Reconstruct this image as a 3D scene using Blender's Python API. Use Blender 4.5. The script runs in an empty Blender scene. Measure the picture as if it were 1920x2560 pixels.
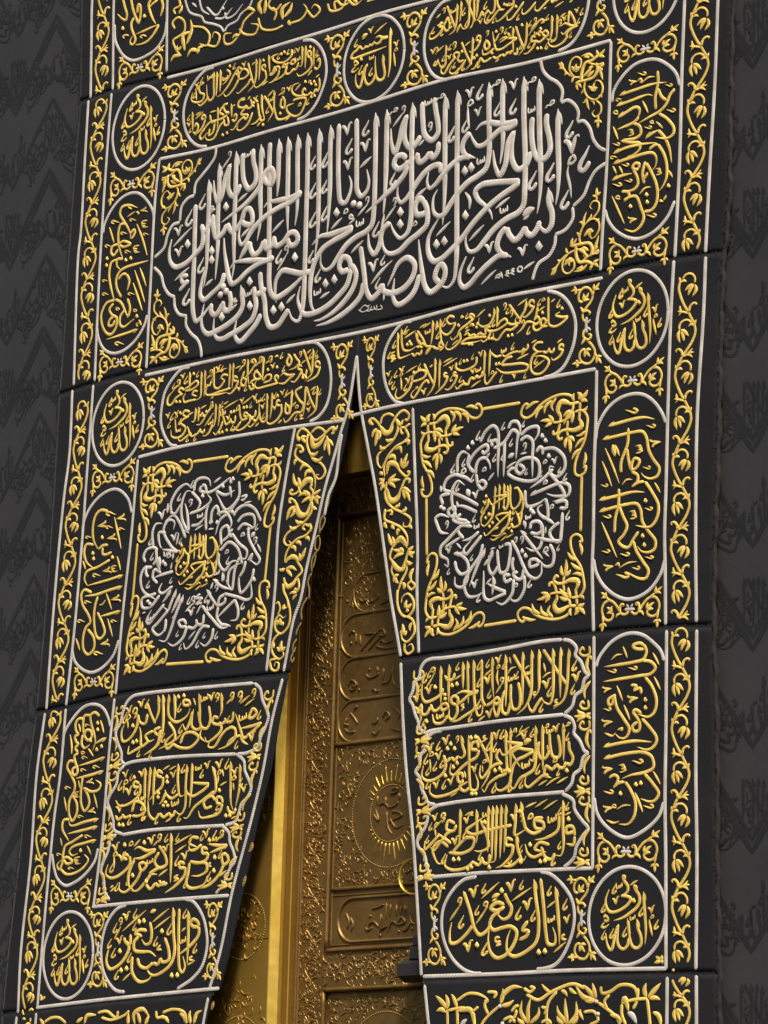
import bpy, math, random, re
import numpy as np
from mathutils import Vector, Matrix
R = math.radians
S = bpy.context.scene
C = S.collection

# ------------------------------------------------------------------ camera
cam = bpy.data.objects.new('camera', bpy.data.cameras.new('camera'))
C.objects.link(cam); S.camera = cam
cam.location = (9.62441416, -9.43291407, -3.37309689)
ax = Vector((0.71051934, 0.70315422, 0.02713692)); ay = -Vector((-0.12657163, 0.16564261, -0.97802973)); az = -Vector((-0.69220076, 0.69147427, 0.20669166))
cam.rotation_euler = Matrix((ax, ay, az)).transposed().to_euler()
cam.data.sensor_fit = 'VERTICAL'; cam.data.sensor_height = 24.0
cam.data.lens = 24.0 * 9146.160262 / 2560.0
cam.data.clip_start = 0.1; cam.data.clip_end = 500

# ------------------------------------------------------------------ sky, sun, exposure
SUN_EL, SUN_AZ = R(54), R(138)          # azimuth measured clockwise from +Y
w = bpy.data.worlds.new('World'); S.world = w; w.use_nodes = True
nt = w.node_tree; bg = nt.nodes['Background']
sky = nt.nodes.new('ShaderNodeTexSky'); sky.sky_type = 'NISHITA'; sky.sun_disc = False
sky.sun_elevation = SUN_EL; sky.sun_rotation = SUN_AZ; sky.air_density = 1.0; sky.dust_density = 4.0; sky.ozone_density = 0.6
nt.links.new(sky.outputs[0], bg.inputs[0]); bg.inputs[1].default_value = 0.10
sd = bpy.data.lights.new('sun', 'SUN'); sd.energy = 4.2; sd.angle = R(10); sd.color = (1.0, 0.93, 0.82)
sun = bpy.data.objects.new('sun', sd); C.objects.link(sun)
d = Vector((math.sin(SUN_AZ)*math.cos(SUN_EL), math.cos(SUN_AZ)*math.cos(SUN_EL), math.sin(SUN_EL)))
sun.rotation_euler = d.to_track_quat('Z', 'Y').to_euler(); sun.location = d*20
S.view_settings.view_transform = 'Standard'; S.view_settings.look = 'None'
S.view_settings.exposure = 0.25; S.view_settings.gamma = 1.0
S.cycles.use_denoising = True
S.cycles.max_bounces = 6

# ------------------------------------------------------------------ materials
def mat(name, col, rough=0.6, metal=0.0, spec=0.5):
    m = bpy.data.materials.new(name); m.use_nodes = True
    n = m.node_tree; b = n.nodes['Principled BSDF']
    b.inputs['Base Color'].default_value = (*col, 1); b.inputs['Roughness'].default_value = rough
    b.inputs['Metallic'].default_value = metal; b.inputs['Specular IOR Level'].default_value = spec
    return m, n, b
def N(n, kind, **kw):
    x = n.nodes.new(kind)
    for k, v in kw.items():
        if hasattr(x, k): setattr(x, k, v)
        else: x.inputs[k].default_value = v
    return x
def mixcol(n, fac, a, b):
    x = n.nodes.new('ShaderNodeMix'); x.data_type = 'RGBA'
    n.links.new(fac, x.inputs['Factor']); x.inputs[6].default_value = (*a, 1); x.inputs[7].default_value = (*b, 1)
    return x.outputs[2]
def ramp(n, src, lo, hi, a=0.0, b=1.0):
    x = N(n, 'ShaderNodeMapRange'); n.links.new(src, x.inputs['Value'])
    for k, v in (('From Min', lo), ('From Max', hi), ('To Min', a), ('To Max', b)): x.inputs[k].default_value = v
    return x.outputs['Result']
def bump(n, b, src, strength, dist):
    x = N(n, 'ShaderNodeBump'); x.inputs['Strength'].default_value = strength; x.inputs['Distance'].default_value = dist
    n.links.new(src, x.inputs['Height'])
    old = b.inputs['Normal'].links
    if old: n.links.new(old[0].from_socket, x.inputs['Normal'])
    n.links.new(x.outputs['Normal'], b.inputs['Normal'])
def coords(n, scale=(1, 1, 1), src='Object'):
    t = N(n, 'ShaderNodeTexCoord'); mp = N(n, 'ShaderNodeMapping'); mp.inputs['Scale'].default_value = scale
    n.links.new(t.outputs[src], mp.inputs['Vector']); return mp.outputs['Vector']
def noise(n, vec, scale, detail=3.0, rough=0.55):
    x = N(n, 'ShaderNodeTexNoise'); x.inputs['Scale'].default_value = scale; x.inputs['Detail'].default_value = detail; x.inputs['Roughness'].default_value = rough
    n.links.new(vec, x.inputs['Vector']); return x.outputs['Fac']

def thread(name, dark, light, rough, metal, per, skew):
    """couched metal thread: fine turns across the stroke (attribute 'st' = metres along, -1..1 across)"""
    m, n, b = mat(name, light, rough, metal)
    at = N(n, 'ShaderNodeAttribute'); at.attribute_name = 'st'
    sp = N(n, 'ShaderNodeSeparateXYZ'); n.links.new(at.outputs['Vector'], sp.inputs[0])
    ma = N(n, 'ShaderNodeMath', operation='MULTIPLY_ADD'); n.links.new(sp.outputs[1], ma.inputs[0]); ma.inputs[1].default_value = skew; n.links.new(sp.outputs[0], ma.inputs[2])
    mu = N(n, 'ShaderNodeMath', operation='MULTIPLY'); n.links.new(ma.outputs[0], mu.inputs[0]); mu.inputs[1].default_value = 2*math.pi/per
    si = N(n, 'ShaderNodeMath', operation='SINE'); n.links.new(mu.outputs[0], si.inputs[0])
    v = coords(n); nz = noise(n, v, 160, 3); nb = noise(n, v, 14, 4)
    hv = N(n, 'ShaderNodeMath', operation='MULTIPLY_ADD'); n.links.new(nz, hv.inputs[0]); hv.inputs[1].default_value = 2.2; n.links.new(si.outputs[0], hv.inputs[2])
    f = ramp(n, hv.outputs[0], -0.9, 2.2)
    c = mixcol(n, f, dark, light)
    mx = N(n, 'ShaderNodeMix', data_type='RGBA', blend_type='MULTIPLY'); mx.inputs['Factor'].default_value = 1.0
    n.links.new(c, mx.inputs[6]); n.links.new(mixcol(n, ramp(n, nb, .3, .72), (.74, .70, .66), (1.08, 1.08, 1.08)), mx.inputs[7])
    n.links.new(mx.outputs[2], b.inputs['Base Color'])
    bump(n, b, hv.outputs[0], 0.55, 0.0012)
    return m
M = {}
M['s'] = thread('silver_thread', (.46, .42, .37), (.74, .69, .61), .6, .08, .0075, .0035)
M['g'] = thread('gold_thread', (.66, .41, .06), (1.0, .74, .18), .5, .25, .0055, .003)
M['b'] = thread('bronze_thread', (.26, .15, .035), (.55, .36, .11), .5, .4, .006, .003)

def cloth(name, col, col2, rib, rough=.8, wr=.25):
    m, n, b = mat(name, col, rough, 0, .12)
    b.inputs['Sheen Weight'].default_value = .05; b.inputs['Sheen Roughness'].default_value = .4
    v = coords(n)
    wv = N(n, 'ShaderNodeTexWave', bands_direction='X'); wv.inputs['Scale'].default_value = rib; wv.inputs['Distortion'].default_value = 1.5; wv.inputs['Detail'].default_value = 2
    n.links.new(v, wv.inputs['Vector'])
    big = noise(n, v, 3.2, 5); fine = noise(n, v, 420, 2); streak = noise(n, coords(n, (60, 1, 2.2)), 1.6, 4)
    f = N(n, 'ShaderNodeMath', operation='MULTIPLY_ADD'); n.links.new(fine, f.inputs[0]); f.inputs[1].default_value = .5; n.links.new(big, f.inputs[2])
    n.links.new(mixcol(n, ramp(n, f.outputs[0], .45, 1.05), col, col2), b.inputs['Base Color'])
    bump(n, b, streak, wr, .006); bump(n, b, big, .3, .02); bump(n, b, wv.outputs['Fac'], .25, .0008); bump(n, b, fine, .3, .0008)
    return m
M['black'] = cloth('black_silk', (.010, .010, .0115), (.017, .017, .018), 110)
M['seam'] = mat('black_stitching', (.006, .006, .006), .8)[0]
M['cover'] = cloth('woven_cover_silk', (.029, .029, .031), (.039, .039, .041), 70, .72, .12)
M['weave'] = cloth('woven_pattern_silk', (.016, .016, .017), (.022, .022, .023), 90, .6, .1)

def gold(name, col, col2, rough, bs=.25, sc=60):
    m, n, b = mat(name, col, rough, .8)
    v = coords(n); a = noise(n, v, 5, 5); f = noise(n, v, sc, 3)
    n.links.new(mixcol(n, ramp(n, a, .35, .7), col, col2), b.inputs['Base Color'])
    n.links.new(ramp(n, f, .3, .7, rough-.08, rough+.14), b.inputs['Roughness'])
    bump(n, b, f, bs, .002)
    return m
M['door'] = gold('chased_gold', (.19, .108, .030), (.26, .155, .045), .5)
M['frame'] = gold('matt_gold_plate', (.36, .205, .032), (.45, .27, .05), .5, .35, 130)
M['bright'] = gold('polished_gold', (.80, .50, .07), (.88, .60, .12), .34, .12, 30)
M['relief'] = gold('gold_relief', (.26, .155, .045), (.36, .22, .07), .4)
M['iron'] = mat('dark_iron', (.03, .026, .024), .5, .3)[0]
M['insect'] = mat('pale_insect', (.42, .32, .22), .6)[0]

# ------------------------------------------------------------------ object helpers
def link(o, parent=None):
    C.objects.link(o)
    if parent is not None: o.parent = parent
    return o
def thing(name, label, cat, loc=(0, 0, 0), group=None):
    o = bpy.data.objects.new(name, None); o.location = loc; o['label'] = label; o['category'] = cat
    if group: o['group'] = group
    return link(o)
class MB:
    """collects vertices, faces, material slots and the 'st' attribute of ONE mesh object"""
    def __init__(s): s.v = []; s.f = []; s.m = []; s.st = []; s.nv = 0
    def add(s, v, f, key, st=None):
        v = np.asarray(v, float); s.v.append(v); o = s.nv; s.nv += len(v)
        s.f += [tuple(i + o for i in q) for q in f]; s.m += [key]*len(f)
        s.st.append(np.zeros((len(v), 3)) if st is None else st)
    def build(s, name, parent=None, smooth=True, label=None):
        me = bpy.data.meshes.new(name); V = np.vstack(s.v)
        me.from_pydata(V.tolist(), [], s.f)
        keys = sorted(set(s.m))
        for k in keys: me.materials.append(M[k])
        me.polygons.foreach_set('material_index', [keys.index(k) for k in s.m])
        me.polygons.foreach_set('use_smooth', [smooth]*len(s.f))
        a = me.attributes.new('st', 'FLOAT_VECTOR', 'POINT'); a.data.foreach_set('vector', np.vstack(s.st).ravel())
        me.update()
        o = bpy.data.objects.new(name, me)
        if label: o['label'] = label
        return link(o, parent)
    def box(s, lo, hi, key, bev=0.0):
        x0, y0, z0 = lo; x1, y1, z1 = hi; b = bev
        v = [(x0, y1, z0), (x1, y1, z0), (x1, y1, z1), (x0, y1, z1), (x0, y0+b, z0), (x1, y0+b, z0), (x1, y0+b, z1), (x0, y0+b, z1),
             (x0+b, y0, z0+b), (x1-b, y0, z0+b), (x1-b, y0, z1-b), (x0+b, y0, z1-b)]
        f = [(0, 3, 2, 1), (0, 1, 5, 4), (1, 2, 6, 5), (2, 3, 7, 6), (3, 0, 4, 7)]
        f += [(4, 5, 9, 8), (5, 6, 10, 9), (6, 7, 11, 10), (7, 4, 8, 11), (8, 9, 10, 11)] if b > 0 else [(4, 5, 6, 7)]
        s.add(v, f, key)

# ------------------------------------------------------------------ shape of the hanging curtain (metres; -Y is towards the viewer)
def drape(x, z):
    d = .006*np.sin(x*2.3 + z*.6) + .004*np.sin(z*1.9 - x*.9 + 1.0) + .0022*np.sin(x*9 + 1.3*np.sin(z*2.1))
    low = np.clip((.1 - z)/2.4, 0, 1)
    edge = np.exp(-((x + .02)/(.16 + .30*low))**2)*low           # the parted edges stand off a little
    return -d - .012*edge
NUM = re.compile(r'-?\d+\.?\d*')
def pts(s): a = np.array([float(t) for t in NUM.findall(s)]); return a.reshape(-1, 2)
def parse_stroke(l):
    h, r = l.split(',', 1); P = pts(r); return (h[0], float(h[2:]), h[1], np.cumsum(P, 0))
def spline(P, n):
    if len(P) == 2:
        t = np.linspace(0, 1, n)[:, None]; return P[0]*(1-t) + P[1]*t
    Q = np.vstack([2*P[0]-P[1], P, 2*P[-1]-P[-2]]); out = []; m = max(2, int(math.ceil(n/(len(P)-1))))
    for i in range(len(P)-1):
        p0, p1, p2, p3 = Q[i:i+4]
        a, b, c = [max(np.linalg.norm(q), 1e-9)**.5 for q in (p1-p0, p2-p1, p3-p2)]
        m1 = b*((p1-p0)/a - (p2-p0)/(a+b) + (p2-p1)/b); m2 = b*((p2-p1)/b - (p3-p1)/(b+c) + (p3-p2)/c)
        t = np.linspace(0, 1, m, endpoint=(i == len(P)-2))[:, None]
        out.append((2*t**3-3*t**2+1)*p1 + (t**3-2*t**2+t)*m1 + (-2*t**3+3*t**2)*p2 + (t**3-t**2)*m2)
    return np.vstack(out)
def width_profile(t, s, L, w):
    r = lambda d, l: np.clip(d/max(l, 1e-9), 0, 1)
    cap = lambda d: np.sqrt(np.clip(1-(1-r(d, w*.5))**2, 0, 1))
    u = s/max(L, 1e-9)
    if t == 'h': return (.12+.88*r(s, min(1.5*w, .3*L)))*(.12+.88*r(L-s, min(7*w, .4*L))**.7)
    if t == 'e': return (.3+.7*cap(s))*(.15+.85*r(L-s, min(6*w, .45*L))**.7)
    if t == 's': return (.3+.7*cap(L-s))*(.15+.85*r(s, min(6*w, .45*L))**.7)
    if t == 't': return (.2+.8*r(s, .35*L)**.8)*(.15+.85*r(L-s, .4*L)**.8)
    if t == 'l': return .08+.92*np.sin(np.pi*np.clip(u, 0, 1)**.8)**.8
    if t == 'o': return np.ones_like(s)
    return np.maximum(cap(s), .15)*np.maximum(cap(L-s), .15)
XS = np.array([-1., -.78, -.4, 0, .4, .78, 1.]); HS = np.array([0., .62, .93, 1., .93, .62, 0.])
XF = np.array([-1., -.5, .5, 1.]); HF = np.array([0., 1., 1., 0.])
def ribbon(mb, Sp, hw, key, place, lift=0.0, high=.135, cap=.0034, flat=False):
    """one padded satin-stitch stroke; Sp, hw in metres on the cloth plane"""
    X, Hh = (XF, HF) if flat else (XS, HS); K = len(X)
    T = np.gradient(Sp, axis=0); T /= np.linalg.norm(T, axis=1)[:, None] + 1e-12; Nn = np.stack([-T[:, 1], T[:, 0]], 1)
    P = Sp[:, None, :] + Nn[:, None, :]*(hw[:, None]*X[None])[:, :, None]
    H = np.minimum(high*2*hw, cap)[:, None]*Hh[None] + lift*(Hh[None] > 0)
    V = place(P.reshape(-1, 2), H.ravel()); n = len(Sp)
    L = np.r_[0, np.cumsum(np.linalg.norm(np.diff(Sp, axis=0), axis=1))]
    st = np.stack([np.repeat(L, K), np.tile(X, n), np.zeros(n*K)], 1)
    f = [(i*K+j, i*K+j+1, (i+1)*K+j+1, (i+1)*K+j) for i in range(n-1) for j in range(K-1)]
    f += [tuple(range(K-1, -1, -1)), tuple(range((n-1)*K, n*K))]
    mb.add(V, f, key, st)
def on_curtain(P, H):
    return np.stack([P[:, 0], drape(P[:, 0], P[:, 1]) - .0004 - H, P[:, 1]], 1)
def on_plane(y):
    return lambda P, H: np.stack([P[:, 0], y - H, P[:, 1]], 1)
def stroke(mb, st, place, k=0, step=6.0, key=None, **kw):
    t, w, col, P = st; key = key or col; w = w/1000.; P = P/1000.; lift = .00022*(k % 14)
    if t in 'dc':
        for q in P:
            if t == 'd':
                a = w*.92; base = [(-a*.8, .1*a), (.0, -a*.95), (a*.8, -.1*a), (.0, a*.95)]
            else:
                a = w*.62; base = [(a*math.cos(2*math.pi*i/12), a*math.sin(2*math.pi*i/12)) for i in range(12)]
            b = np.array(base); m = len(b); H = min(.4*w, .006)
            V = place(np.vstack([q+b, q+b*.72, q[None]]), np.r_[np.zeros(m), np.full(m, H*.85), [H*1.1]] + lift)
            f = [(i, m+i, m+(i+1) % m, (i+1) % m) for i in range(m)] + [(m+i, 2*m, m+(i+1) % m) for i in range(m)]
            ang = np.r_[b[:, 0], b[:, 0]*.7, [0]]
            mb.add(V, f, key, np.stack([ang, np.zeros(2*m+1), np.zeros(2*m+1)], 1))
        return
    L0 = np.linalg.norm(np.diff(P, axis=0), axis=1).sum(); n = int(min(max(8, L0*1000/step), 420))
    Sp = spline(P, n); s = np.r_[0, np.cumsum(np.linalg.norm(np.diff(Sp, axis=0), axis=1))]; L = s[-1]
    ribbon(mb, Sp, np.maximum(width_profile(t, s, L, w)*w/2, 2e-4), key, place, lift, **kw)
    if t == 'h':                                                  # the barb at the head of an upright
        a = Sp[0]; v = Sp[min(len(Sp)-1, int(np.searchsorted(s, 2*w)))] - a; v /= np.linalg.norm(v) + 1e-9; nr = np.array([-v[1], v[0]])
        S2 = spline(np.array([a+v*w*.3, a+v*w*1.3+nr*w*.42, a+v*w*2.5+nr*w*.8]), 8); u = np.linspace(0, 1, len(S2))
        ribbon(mb, S2, (.25+.75*np.sin(np.pi*u))*w*.3, key, place, lift*.5, **kw)
def homog(s, d):
    A = []; b = []
    for (x, y), (u, v) in zip(s, d): A += [[x, y, 1, 0, 0, 0, -u*x, -u*y], [0, 0, 0, x, y, 1, -v*x, -v*y]]; b += [u, v]
    return np.append(np.linalg.solve(np.array(A), np.array(b)), 1).reshape(3, 3)
def through(H, P): q = np.c_[P, np.ones(len(P))] @ H.T; return q[:, :2]/q[:, 2:]
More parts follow.
